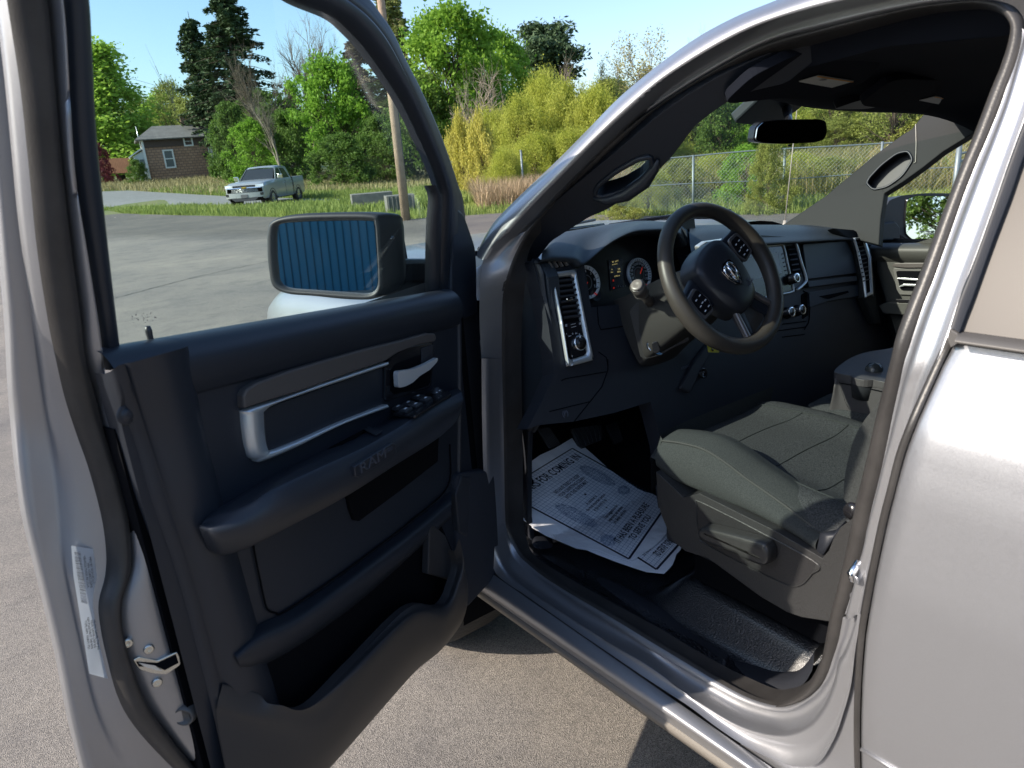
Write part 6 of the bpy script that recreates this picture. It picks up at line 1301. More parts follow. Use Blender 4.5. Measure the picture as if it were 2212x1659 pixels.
    out = [('trunk', *T.out(), bark)]
    if C: C = np.concatenate(C); C[:, 2] = np.clip(C[:, 2], .003, None); out.append(('crown', *quads(C, size, rng, .3 if leaf not in ('willow', 'gold') else -2., asp), LF[leaf]))
    return out
PROTO = {}
def proto(key, *a, **k):
    parts = []
    for nm, V, Fc, m in crown(*a, **k):
        me = npmesh(nm, V, Fc, m); d = me.data; bpy.data.objects.remove(me); parts.append((nm, d))
    PROTO[key] = parts
proto('maple', 'round', 1, 'maple', 26000, .016); proto('maple2', 'round', 8, 'maple', 20000, .017); proto('lime', 'column', 2, 'pop', 30000, .013); proto('dark', 'round', 3, 'dark', 14000, .018)
proto('olive', 'loose', 4, 'olive', 9000, .014); proto('olive2', 'loose', 14, 'olive', 12000, .014); proto('spruce', 'spruce', 5, 'spruce', 24000, .0085, asp=1.3); proto('spruce2', 'spruce', 15, 'spruce', 22000, .0085, asp=1.3)
proto('larch', 'larch', 6, 'larch', 15000, .010, asp=1.4); proto('brownspruce', 'spruce', 7, 'brown', 14000, .010, asp=1.3); proto('pine', 'pine', 9, 'pine', 16000, .012, asp=1.5)
proto('bare', 'bare', 10, None, bark=TW); proto('bare2', 'bare', 21, None, bark=PBARK); proto('budding', 'budding', 12, 'bud', 5200, .009, bark=PBARK); proto('spread', 'spread', 13, None, bark=PBARK); proto('snag', 'snag', 16, None, bark=PBARK)
proto('willow', 'bush', 17, 'willow', 46000, .0085, asp=1.7); proto('willow2', 'bush', 27, 'willow', 46000, .0085, asp=1.7); proto('obush', 'bush', 37, 'olive', 30000, .011, asp=1.3); proto('gold', 'bush', 18, 'gold', 16000, .017, asp=1.4); proto('bush', 'bush', 19, 'dark', 14000, .022); proto('gbush', 'bush', 20, 'maple', 14000, .02); proto('plum', 'bush', 22, 'red', 6000, .03); proto('limetree', 'round', 23, 'pop', 18000, .015)
WID = {'obush': 1.1, 'maple': .84, 'maple2': .84, 'lime': .62, 'dark': .84, 'olive': .8, 'olive2': .8, 'spruce': .33, 'spruce2': .33, 'larch': .34, 'brownspruce': .34, 'pine': .40, 'bare': .6, 'bare2': .6, 'budding': .6, 'spread': 1.3, 'snag': .6, 'willow': 1.1, 'willow2': 1.1, 'gold': 1.1, 'bush': 1.1, 'gbush': 1.1, 'plum': 1.1, 'limetree': .84}
def plant(key, px, top, wpx, dist, name, label, cat='tree', group=None, rz=None, by=None):
    b = atd(px, 400, dist); z = terr(b[0], b[1])-.1 if by is None else atd(px, by, dist)[2]; zt = atd(px, top, dist)[2]; H = zt-z; W = wpx/F*dist*.98
    r = thing(name, label, cat, (b[0], b[1], z), random.uniform(0, 6.28) if rz is None else rz, group); sx = W/(WID[key]); r.scale = (sx, sx, H)
    for nm, d in PROTO[key]: o = bpy.data.objects.new(nm, d); COL.objects.link(o); o.parent = r
    return r
pl = plant
pl('lime', 266, 104, 235, 100, 'lime_tree', 'bright green pointed broad tree left of the brick house')
pl('snag', 415, 88, 90, 98, 'dead_tree', 'dead tree with forked bare branches behind the brick house')
pl('limetree', 385, 205, 95, 112, 'broadleaf_tree', 'bright green round tree behind the brick house roof')
pl('olive', 405, 175, 80, 105, 'broadleaf_tree', 'thin light tree rising behind the brick house')
pl('olive2', 478, 178, 125, 93, 'broadleaf_tree', 'yellow green loose tree rising behind the right end of the brick house')
pl('spruce', 478, 24, 112, 86, 'spruce_tree', 'dark spruce, the smaller of two, left of the tallest one')
pl('spruce2', 552, -28, 180, 80, 'spruce_tree', 'tallest dark spruce tree behind the parked pickup')
pl('bare', 592, 70, 110, 66, 'bare_tree', 'brown leafless tree in front of the tallest spruce')
pl('bare2', 618, 150, 80, 60, 'bare_tree', 'shorter leafless tree leaning beside the tallest spruce')
pl('bare', 690, 8, 160, 76, 'bare_tree', 'tall grey leafless tree standing against open sky', rz=2.2)
pl('brownspruce', 657, 165, 70, 92, 'spruce_tree', 'brownish thin spruce behind the tall leafless tree')
pl('bush', 522, 225, 100, 68, 'shrub', 'dark green shrub between brick house and parked pickup', 'shrub')
pl('gbush', 560, 262, 110, 63, 'shrub', 'mid green shrub directly behind the parked pickup roof', 'shrub')
pl('bush', 635, 240, 110, 64, 'shrub', 'dark shrub right behind the parked pickup bed', 'shrub')
pl('dark', 600, 200, 120, 72, 'broadleaf_tree', 'dark green tree under the leafless trees by the pickup')
pl('maple2', 738, 128, 140, 60, 'maple_tree', 'bright green maple left of the utility pole')
pl('brownspruce', 800, 72, 140, 72, 'spruce_tree', 'brownish drooping spruce just left of the utility pole')
pl('bush', 745, 290, 130, 52, 'shrub', 'dark shrub under the maple left of the utility pole', 'shrub')
pl('bush', 835, 250, 130, 56, 'shrub', 'dark shrub behind the utility pole', 'shrub')
pl('larch', 882, -30, 165, 60, 'larch_tree', 'pale feathery conifer just right of the utility pole top')
pl('maple', 1003, 22, 215, 54, 'maple_tree', 'largest bright green maple between the door frame and windshield pillar')
pl('maple2', 1098, 78, 135, 60, 'maple_tree', 'smaller maple at the right shoulder of the largest maple')
pl('dark', 935, 165, 140, 52, 'broadleaf_tree', 'dark green tree filling the gap below the pale conifer')
pl('spread', 1045, 118, 170, 44, 'bare_tree', 'pale leafless spreading bush tree in front of the largest maple')
pl('pine', 1197, 46, 130, 74, 'pine_tree', 'dark tufted pine with a rounded top above the willows')
pl('olive', 1190, 150, 90, 60, 'broadleaf_tree', 'light green tree at the foot of the tufted pine')
pl('bare2', 1262, 105, 130, 70, 'bare_tree', 'leafless tree just right of the tufted pine')
pl('budding', 1325, 100, 110, 74, 'budding_tree', 'budding tree between the tufted pine and the tall budding pair')
pl('olive2', 1310, 175, 120, 58, 'broadleaf_tree', 'olive green tree behind the willow thicket')
pl('budding', 1402, 48, 150, 80, 'budding_tree', 'tall budding tree, left one of the pair above the pillar', rz=1.)
pl('bare2', 1468, 52, 110, 84, 'budding_tree', 'tall budding tree, right one of the pair above the pillar', rz=3.)
WLW = 'willow shrubs in the yellow thicket'
for i, (k, px, tp, wp, ds) in enumerate([('gold',1003,262,70,33),('gold',1045,262,80,32),('willow',1075,250,130,40),('willow2',1130,225,140,38),('willow',1185,175,140,42),('willow2',1235,195,150,40),('willow',1290,205,150,38),('willow2',1345,235,140,40),('willow',1390,262,120,42),('willow2',1160,300,150,30),('willow',1240,290,150,30),('willow',1095,330,110,28)]):
    pl(k, px, tp, wp, ds, 'willow_shrub', ['golden weeping willow shrub at the left end of the yellow thicket', 'golden weeping willow shrub, second from the thicket left end'][i] if i < 2 else '%s yellow green willow shrub of the thicket' % {2:'tall left', 3:'second tall', 4:'tall central', 5:'tallest central', 6:'tall right', 7:'second last', 8:'rightmost', 9:'low front', 10:'low right front', 11:'lowest left front'}[i], 'shrub', WLW)
HG = 'trees on the wooded slope behind the fence'; rs = random.Random(9)
def slope_tree(px, top, wp, ds, k): 
    nm = {'spruce': 'spruce_tree', 'spruce2': 'spruce_tree', 'pine': 'pine_tree', 'bare2': 'bare_tree', 'budding': 'budding_tree'}.get(k, 'broadleaf_tree')
    lb = {'spruce_tree': 'dark spruce on the wooded slope behind the fence', 'pine_tree': 'pine on the wooded slope behind the fence', 'bare_tree': 'leafless tree on the wooded slope behind the fence', 'budding_tree': 'budding tree on the wooded slope behind the fence', 'broadleaf_tree': 'green tree on the wooded slope behind the fence'}[nm]
    b = atd(px, 300, ds); z = terr(b[0], b[1])-.5
    r = thing(nm, lb, 'tree', (b[0], b[1], z), rs.uniform(0, 6.28), HG); H = max(4.5, atd(px, rs.uniform(196, 262), ds)[2]-z); r.scale = (wp/F*ds/WID[k], wp/F*ds/WID[k], H)
    for n2, d in PROTO[k]: o = bpy.data.objects.new(n2, d); COL.objects.link(o); o.parent = r
for i in range(62):
    t = i/62; ds = 62+150*rs.random()**1.2; px = 1500+700*((i*.618) % 1); k = rs.choice(['olive', 'olive2', 'dark', 'limetree', 'maple2', 'spruce', 'spruce2', 'budding', 'bare2', 'olive', 'pine'])
    slope_tree(px, 0, rs.uniform(60, 110)*(70/ds)**.5, ds, k)
for i in range(10):
    px = [1500,1560,1600,1660,1730,1800,1860,1930,1990,2060][i]; slope_tree(px, 0, rs.uniform(80, 120), rs.uniform(40, 55), ['olive2','dark','maple2','olive','limetree','olive2','bare2','olive','spruce','olive2'][i])
BG = 'shrubs behind the fence'
for i, (px, top, wp, ds, k) in enumerate([(1400,235,150,44,'willow'),(1450,215,160,52,'obush'),(1505,232,150,62,'gbush'),(1560,215,170,58,'bush'),(1615,262,150,44,'gbush'),(1650,232,170,60,'obush'),(1705,248,150,46,'willow2'),(1760,222,160,56,'obush'),(1800,258,150,44,'obush'),(1850,225,160,58,'willow'),(1900,240,150,50,'obush'),(1950,225,160,56,'gbush'),(2010,238,160,50,'willow2'),(2080,235,160,52,'obush')]):
    pl(k, px, top, wp, ds, 'shrub', 'tall bushy growth on the slope, %s from the left of the windshield view' % ['first','second','third','fourth','fifth','sixth','seventh','eighth','ninth','tenth','eleventh','twelfth','thirteenth','last'][i], 'shrub', 'tall bushes on the slope')
for i, (px, ds) in enumerate([(1470,26),(1540,30),(1610,24),(1660,22),(1720,30),(1790,27),(1860,30),(1930,28),(2000,30),(2080,32),(1400,24),(1340,22)]):
    o = pl(['obush','willow','gbush','obush','willow2','obush'][i % 6], px, [345,340,318,300,338,342,345,345,340,338,372,392][i], [120,130,110,90,120,140,130,120,130,140,110,90][i], ds-5, 'shrub', 'leafy shrub just behind the chain link fence, %s from the left' % ['third','fourth','fifth','sixth','seventh','eighth','ninth','tenth','eleventh','last','second','first'][i], 'shrub', BG)
# tree line all round for what lies beyond the picture and in the mirrors
TL = 'trees of the far tree line around the lot'
for i in range(46):
    az = 75+i*(285/46)+rs.uniform(-2, 2); r_ = rs.uniform(80, 130); k = rs.choice(['dark', 'maple2', 'olive', 'spruce', 'pine', 'limetree', 'olive2', 'budding'])
    x, y = r_*sin(rad(az)), r_*cos(rad(az)); r = thing('broadleaf_tree' if k not in ('spruce', 'pine') else k+'_tree', 'tree in the far tree line around the parking lot', 'tree', (x, y, terr(x, y)), rs.uniform(0, 6), TL); H = rs.uniform(9, 17); r.scale = (H*.9, H*.9, H)
    for n2, d in PROTO[k]: o = bpy.data.objects.new(n2, d); COL.objects.link(o); o.parent = r
BHH = 'trees behind the field'
for i in range(26):
    px = 200+i*49+rs.uniform(-10, 10); ds = rs.uniform(112, 150); slope_k = rs.choice(['dark', 'olive2', 'maple2', 'olive', 'budding', 'limetree'])
    if px < 300: continue
    pl(slope_k, px, rs.uniform(215, 262)-.03*px, rs.uniform(80, 130), ds, 'broadleaf_tree', 'tree in the distant row behind the field', 'tree', BHH)
# ================================================================= far hills
hill = leafmat('hill_woods', (.07,.10,.05), (.11,.13,.07), .0); hv = []
for i in range(70):
    a = rad(-40+i*2.2); r_ = 620+60*sin(i*.7); top = 32+16*sin(i*.35+1)+7*sin(i*1.1)+ (16 if i > 44 else 0); hv.append([(r_*sin(a), r_*cos(a), -5), ((r_+80)*sin(a), (r_+80)*cos(a), top*.6), ((r_+180)*sin(a), (r_+180)*cos(a), top), ((r_+400)*sin(a), (r_+400)*cos(a), top*.8)])
tagp(patch('hills', hv, hill), kind='structure')
# ================================================================= brick house
def house(px0, px1, dist, base_y):
    A = atd(px0, 376, dist); B = atd(px1, 376, dist+.4); A[2] = B[2] = z0 = atd(px0, base_y, dist)[2]; u = _n(B-A); v = np.array([-u[1], u[0], 0]); W = np.linalg.norm(B-A); D = 5.5
    h = dist*(base_y-304)/F*.86; rh = dist*19/F
    root = thing('brick_house', 'small brown shingled house with a grey roof far left in the field', 'house', tuple(A))
    g = lambda x, y, z: A+u*x+v*y+np.array([0, 0, z])
    wm = bpy.data.materials.new('brown_shingle'); wm.use_nodes = True; t = wm.node_tree; b = t.nodes['Principled BSDF']; tc = t.nodes.new('ShaderNodeTexCoord'); br = t.nodes.new('ShaderNodeTexBrick')
    br.inputs['Color1'].default_value = (.32,.185,.12, 1); br.inputs['Color2'].default_value = (.41,.25,.165, 1); br.inputs['Mortar'].default_value = (.17,.11,.09, 1); br.inputs['Scale'].default_value = 1.; br.inputs['Brick Width'].default_value = .42; br.inputs['Row Height'].default_value = .26; br.inputs['Mortar Size'].default_value = .03
    mp_ = t.nodes.new('ShaderNodeMapping'); mp_.inputs['Rotation'].default_value = (pi/2, 0, 0); t.links.new(tc.outputs['Object'], mp_.inputs[0]); t.links.new(mp_.outputs[0], br.inputs[0]); t.links.new(br.outputs[0], b.inputs['Base Color']); b.inputs['Roughness'].default_value = .9
    MB().prism([g(0, 0, -1), g(W, 0, -1), g(W, 0, h*.74), g(0, 0, h*.74)], v*D).build('wall', wm, root, smooth=False)
    MB().prism([g(-.05, -.06, h*.74), g(W+.05, -.06, h*.74), g(W+.05, -.06, h), g(-.05, -.06, h)], v*(D+.12)).build('upper_wall', mat('dark_siding', (.085,.06,.05), .9), root, smooth=False)
    MB().add([g(-.6, -.5, h-.12), g(W+.6, -.5, h-.12), g(W-.4, D/2, h+rh*1.2), g(1.3, D/2, h+rh*1.2), g(-.6, D+.5, h-.12), g(W+.6, D+.5, h-.12)], [(0, 1, 2, 3), (3, 2, 5, 4), (0, 3, 4), (1, 5, 2)]).build('roof', mat('grey_roof', (.15,.145,.14), .9, var=.2, vscale=1.5), root, smooth=False, solid=.12)
    MB().prism([g(W-2.2, D/2-.3, h+rh*.9), g(W-1.7, D/2-.3, h+rh*.9), g(W-1.7, D/2-.3, h+rh*1.35+.7), g(W-2.2, D/2-.3, h+rh*1.35+.7)], v*.5).build('chimney', wm, root, smooth=False)
    wt = mat('white_trim', (.72,.72,.70), .6); gl_ = mat('house_glass', (.10,.12,.13), .15)
    for (x, z, w_, hh) in [(1.75, .55, .85, 1.65), (6.1, .55, .85, 1.65), (3.9, h*.74+.02, .75, .8)]:
        fm = MB().ring([g(x-.08, -.10, z-.08), g(x+w_+.08, -.10, z-.08), g(x+w_+.08, -.10, z+hh+.08), g(x-.08, -.10, z+hh+.08)], [g(x+.06, -.10, z+.06), g(x+w_-.06, -.10, z+.06), g(x+w_-.06, -.10, z+hh-.06), g(x+.06, -.10, z+hh-.06)], v*.09).prism([g(x, -.09, z+hh*.48), g(x+w_, -.09, z+hh*.48), g(x+w_, -.09, z+hh*.54), g(x, -.09, z+hh*.54)], v*.07).build('window', wt, root, smooth=False)
        MB().prism([g(x, -.05, z), g(x+w_, -.05, z), g(x+w_, -.05, z+hh), g(x, -.05, z+hh)], v*.03).build('pane', gl_, fm, smooth=False)
    MB().prism([g(-.12, -.12, -1), g(.10, -.12, -1), g(.10, -.12, h), g(-.12, -.12, h)], v*.2).build('corner_board', wt, root, smooth=False)
    MB().prism([g(W-.1, -.12, -1), g(W+.12, -.12, -1), g(W+.12, -.12, h), g(W-.1, -.12, h)], v*.2).build('corner_board', wt, root, smooth=False)
    MB().prism([g(-1.1, .2, -1), g(-.1, .2, -1), g(-.1, .2, 2.3), g(-1.1, .2, 1.8)], v*4).build('porch', mat('porch_paint', (.55,.58,.58), .7), root, smooth=False)
    MB().prism([g(-1.45, .0, 1.72), g(-.1, .0, 2.5), g(-.1, .0, 2.64), g(-1.45, .0, 1.84)], v*4.6).build('porch_roof', wt, root, smooth=False)
    for x in (-1.0, -.55): MB().prism([g(x, .13, .5), g(x+.36, .13, .5), g(x+.36, .13, 1.5), g(x, .13, 1.5)], v*.06).build('pane', gl_, root, smooth=False)
    MB().tube([g(-.2, .2, 2.2), g(-.25, .2, h+1.2)], .04, 6).build('service_mast', SATIN, root)
    return root
house(322, 466, 84, 377)
def boards(name, label, cat, P0, P1, h, m, group=None):
    A, B = np.array(P0), np.array(P1); u = _n(B-A); L_ = np.linalg.norm(B-A); n = int(L_/.18); v = np.array([-u[1], u[0], 0]); mb = MB(); r = random.Random(2)
    for i in range(n): a = A+u*i*.18; mb.prism([a, a+u*.165, a+u*.165+np.array([0, 0, h+r.uniform(-.02, .02)]), a+np.array([0, 0, h])], v*.03)
    return tagp(mb.build(name, m, None, smooth=False), label, cat, group)
p0, p1 = atd(196, 376, 92), atd(290, 373, 90)
boards('board_fence', 'reddish brown board fence left of the brick house', 'fence', p0, p1, 1.55, mat('fence_wood', (.28,.13,.075), .85, var=.15, vscale=2))
def simple_house(px0, px1, dist, by, ey, label, name, wall, roofc):
    A = atd(px0, by, dist); B = atd(px1, by, dist); B[2] = A[2]; u = _n(B-A); v = np.array([-u[1], u[0], 0]); W = np.linalg.norm(B-A); h = dist*(by-ey)/F
    g = lambda x, y, z: A+u*x+v*y+np.array([0, 0, z]); r = thing(name, label, 'house', tuple(A))
    MB().prism([g(0, 0, -2), g(W, 0, -2), g(W, 0, h), g(0, 0, h)], v*7).build('wall', mat(name+'_wall', wall, .8), r, smooth=False)
    MB().add([g(-.5, -.5, h), g(W+.5, -.5, h), g(W+.5, 3.5, h+1.8), g(-.5, 3.5, h+1.8), g(-.5, 7.5, h), g(W+.5, 7.5, h)], [(0, 1, 2, 3), (3, 2, 5, 4)]).build('roof', mat(name+'_roof', roofc, .9), r, smooth=False, solid=.15)
    for k in range(2): x = W*(.2+.4*k); MB().prism([g(x, -.06, h*.25), g(x+1, -.06, h*.25), g(x+1, -.06, h*.7), g(x, -.06, h*.7)], v*.05).build('window', mat('house_glass'), r, smooth=False)
simple_house(200, 252, 120, 352, 333, 'pale grey shed roofed building behind the board fence at far left', 'garage', (.55,.58,.6), (.35,.38,.4))
simple_house(1478, 1535, 95, 318, 300, 'white building among trees beyond the chain link fence', 'white_house', (.72,.72,.68), (.3,.3,.3))
simple_house(775, 812, 75, 352, 335, 'white house glimpsed through the trees by the utility pole', 'small_house', (.7,.7,.72), (.3,.3,.3))
pl('plum', 226, 308, 46, 88, 'plum_shrub', 'dark red leaved shrub in front of the board fence', 'shrub')
pl('bush', 302, 345, 40, 82, 'shrub', 'rounded dark shrub at the porch of the brick house', 'shrub')
# ================================================================= utility pole, blocks, posts, fence
WOOD = mat('pole_wood', (.34,.25,.175), .85, bump=.5, bscale=20, var=.2, vscale=5)
pb = onZ(877, 476, 0.); d_ = np.linalg.norm(pb[:2]-CAM[:2]); ptop = atd(817, -50, d_)
POLE = MB().tube([pb-np.array([0,0,.3]), pb*.5+ptop*.5, ptop, ptop+(ptop-pb)*.35], [.135, .12, .105, .095], 14).build('utility_pole', WOOD)
tagp(POLE, 'weathered wooden utility pole standing at the edge of the lot', 'utility pole')
MB().tube([ptop+(ptop-pb)*.25+np.array([-.9,.3,0]), ptop+(ptop-pb)*.25+np.array([.9,-.3,0])], .06, 6).build('cross_arm', WOOD, POLE)
MB().tube([pb+np.array([.12,-.05,.0]), pb*.5+ptop*.5+np.array([.12,-.05,0])], .012, 6).build('ground_wire', mat('wire', (.08,.08,.08), .5), POLE)
for k, dy in ((0, 0), (1, 9)):
    c = crom([atd(410, 212+dy, 118), atd(367, 195+dy, 112), atd(307, 176+dy, 104), atd(240, 160+dy, 98), atd(150, 146+dy, 92)], 24)
    tagp(MB().tube(c, .018, 4).build('power_line', mat('wire')), 'thin %s power line strung behind the bright green pointed tree' % ('upper', 'lower')[k], 'power line', 'power lines')
CONC = mat('concrete', (.17,.165,.15), .9, bump=.6, bscale=25, var=.22, vscale=4)
def cblock(x0, x1, by, ty, label, depth=1.0, ledge=True, ribs=0):
    A, B = onZ(x0, by, 0), onZ(x1, by, 0); B = A+_n([.93, -.36, 0])*((x1-x0)/F*np.linalg.norm(A-CAM)); u = _n(B-A); u[2] = 0; v = np.array([-u[1], u[0], 0]); W = np.linalg.norm((B-A)[:2]); h = np.linalg.norm(A-CAM)*(by-ty)/F
    g = lambda x, y, z: A+u*x+v*y+np.array([0, 0, z]); mb = MB().prism([g(0, 0, -.1), g(W, 0, -.1), g(W, 0, h*(.45 if ledge else 1)), g(0, 0, h*(.45 if ledge else 1))], v*depth)
    if ledge: mb.prism([g(.0, .07, h*.45+.003), g(W, .07, h*.45+.003), g(W, .07, h), g(0, .07, h)], v*(depth-.07))
    for i in range(ribs): mb.prism([g(W*(i+.3)/ribs, -.03, 0), g(W*(i+.7)/ribs, -.03, 0), g(W*(i+.7)/ribs, -.03, h*.96), g(W*(i+.3)/ribs, -.03, h*.96)], v*.028)
    return tagp(mb.build('concrete_block', CONC, None, smooth=False, bevel=.015), label, 'concrete block', 'concrete blocks by the utility pole')
cblock(764, 848, 457, 424, 'wide concrete block with a ledge left of the utility pole')
cblock(839, 897, 464, 427, 'ribbed concrete block right behind the utility pole', .8, False, 7)
GALV = mat('galvanised', (.20,.24,.25), .5, .5)
g0 = onZ(1132, 430, 0); tagp(MB().tube([g0, g0+np.array([0, 0, np.linalg.norm(g0-CAM)*96/F])], .04, 10).disc(g0+np.array([0, 0, np.linalg.norm(g0-CAM)*96/F]), (0, 0, 1), .05, .03, 10).build('steel_post', GALV), 'lone thin steel post in front of the willow thicket', 'post')
# chain link fence along the verge
fa = onZ(1497, 462, 0); fb = onZ(1690, 452, 0); fdir = _n(fb-fa); sp_ = np.linalg.norm(fb-fa)
topz = lambda p, px, py: np.linalg.norm(p[:2]-CAM[:2])/np.linalg.norm(ray(px, py)[:2])*ray(px, py)[2]+CAM[2]
hF = (topz(fa, 1497, 335)+topz(fb, 1690, 325))/2
FEN = thing('chain_link_fence', 'galvanised chain link fence running behind the windshield view', 'fence', tuple(fa))
n0, n1 = -1, 3
def FP_(k, z): 
    p = fa+fdir*sp_*k; return np.array([p[0], p[1], z])
for k in range(n0, n1+1): MB().tube([FP_(k, -.2), FP_(k, hF+.02)], .028, 10).build('fence_post', GALV, FEN)
wav = lambda k: .02*sin(k*2.3)
MB().tube([FP_(k, hF+wav(k)) for k in np.linspace(n0, n1, 60)], .016, 8).build('top_rail', GALV, FEN)
MB().tube([FP_(k, hF*.52+wav(k+1)) for k in np.linspace(n0, n1, 60)], .011, 8).build('middle_rail', GALV, FEN)
wm_ = MB(); step = .085; Ltot = (n1-n0)*sp_; kk = int(Ltot/step)
def wires(P0, ud, Ltot, H, m, parent, step=.085, r=.0028):
    V = []; Fc = []; n = 0; i = -int(H/step)
    tri = [(0, 1), (.87, -.5), (-.87, -.5)]; nn = np.array([-ud[1], ud[0], 0])
    while i*step < Ltot:
        for sgn in (1, -1):
            a, b = i*step, i*step+H; z0_, z1_ = 0., H
            if a < 0: z0_ += -a; a = 0
            if b > Ltot: z1_ -= b-Ltot; b = Ltot
            if z1_ <= z0_: continue
            za, zb_ = (z0_, z1_) if sgn > 0 else (H-z0_, H-z1_)
            A = P0+ud*a+np.array([0, 0, za+.03]); B = P0+ud*b+np.array([0, 0, zb_+.03])
            for q in (A, B):
                for cx, cy in tri: V.append(q+nn*r*cx+np.array([0, 0, 1])*r*cy*1.4)
            Fc += [(n, n+1, n+4, n+3), (n+1, n+2, n+5, n+4), (n+2, n, n+3, n+5)]; n += 6
        i += 1
    return npmesh('chain_mesh', np.array(V), np.array(Fc), m, parent)
o = wires(FP_(n0, 0)-np.array([*fa[:2], 0]), fdir*np.array([1, 1, 0]), Ltot, hF-.05, mat('chain_wire', (.30,.33,.31), .5, .5), FEN)
# nearer gate section at the right end
ga = onX(2063, 400, 13.4); ga[2] = 0; dg_ = np.linalg.norm(ga[:2]-CAM[:2]); gz = lambda px, py: (lambda r_: CAM[2]+r_[2]*dg_/math.hypot(r_[0], r_[1]))(ray(px, py))
GT_ = thing('fence_gate', 'tall galvanised gate post with rails at the right end of the fence', 'gate', tuple(ga))
ztop = gz(2066, 312); gdir = _n(np.array([*(FP_(n1, 0)-ga)[:2], 0]))
MB().tube([ga, ga+np.array([0,0,ztop])], .045, 12).tube([ga+gdir*.14, ga+gdir*.14+np.array([0,0,ztop-.15])], .028, 10).build('gate_post', GALV, GT_)
Lg = np.linalg.norm((FP_(n1, 0)-ga)[:2])
for zz, nm in ((gz(2030, 335), 'gate_rail'), (gz(2030, 352), 'gate_rail'), (gz(2030, 403), 'gate_rail')): MB().tube([ga+np.array([0,0,zz]), ga+gdir*Lg*.98+np.array([0,0,zz*.97])], .02, 8).build(nm, GALV, GT_)
MB().tube([ga+gdir*Lg*.55, ga+gdir*Lg*.55+np.array([0,0,ztop*.9])], .022, 8).build('gate_stile', GALV, GT_)
wires(ga*0, gdir, Lg*.98, ztop-.3, MATS['chain_wire'], GT_)
# ================================================================= blue building behind the photographer, seen in the mirror
BLU = mat('blue_metal_siding', (.035,.16,.25), .45, .1)
ba, bu = np.array([-8.6, -11.5, 0]), _n([-.60, .80, 0]); bn = np.array([.80, .60, 0]); BLD = thing('metal_building', 'long blue ribbed metal building seen only in the door mirror', 'building', tuple(ba))
W_ = 15.; MB().prism([ba, ba+bu*W_, ba+bu*W_+np.array([0,0,5.5]), ba+np.array([0,0,5.5])], -bn*14).build('wall', BLU, BLD, smooth=False)
rb_ = MB()
for i in range(int(W_/.19)): a = ba+bu*(.1+i*.19)+bn*.0; rb_.prism([a, a+bu*.018, a+bu*.018+np.array([0,0,5.45]), a+np.array([0,0,5.45])], bn*.03)
rb_.build('wall_ribs', mat('blue_rib', (.015,.08,.12), .5), BLD, smooth=False)
MB().prism([ba-bu*.4+np.array([0,0,5.503])+bn*.4, ba+bu*(W_+.4)+np.array([0,0,5.503])+bn*.4, ba+bu*(W_+.4)+np.array([0,0,5.7])+bn*.4, ba-bu*.4+np.array([0,0,5.7])+bn*.4], -bn*15).build('roof', mat('grey_roof'), BLD, smooth=False)
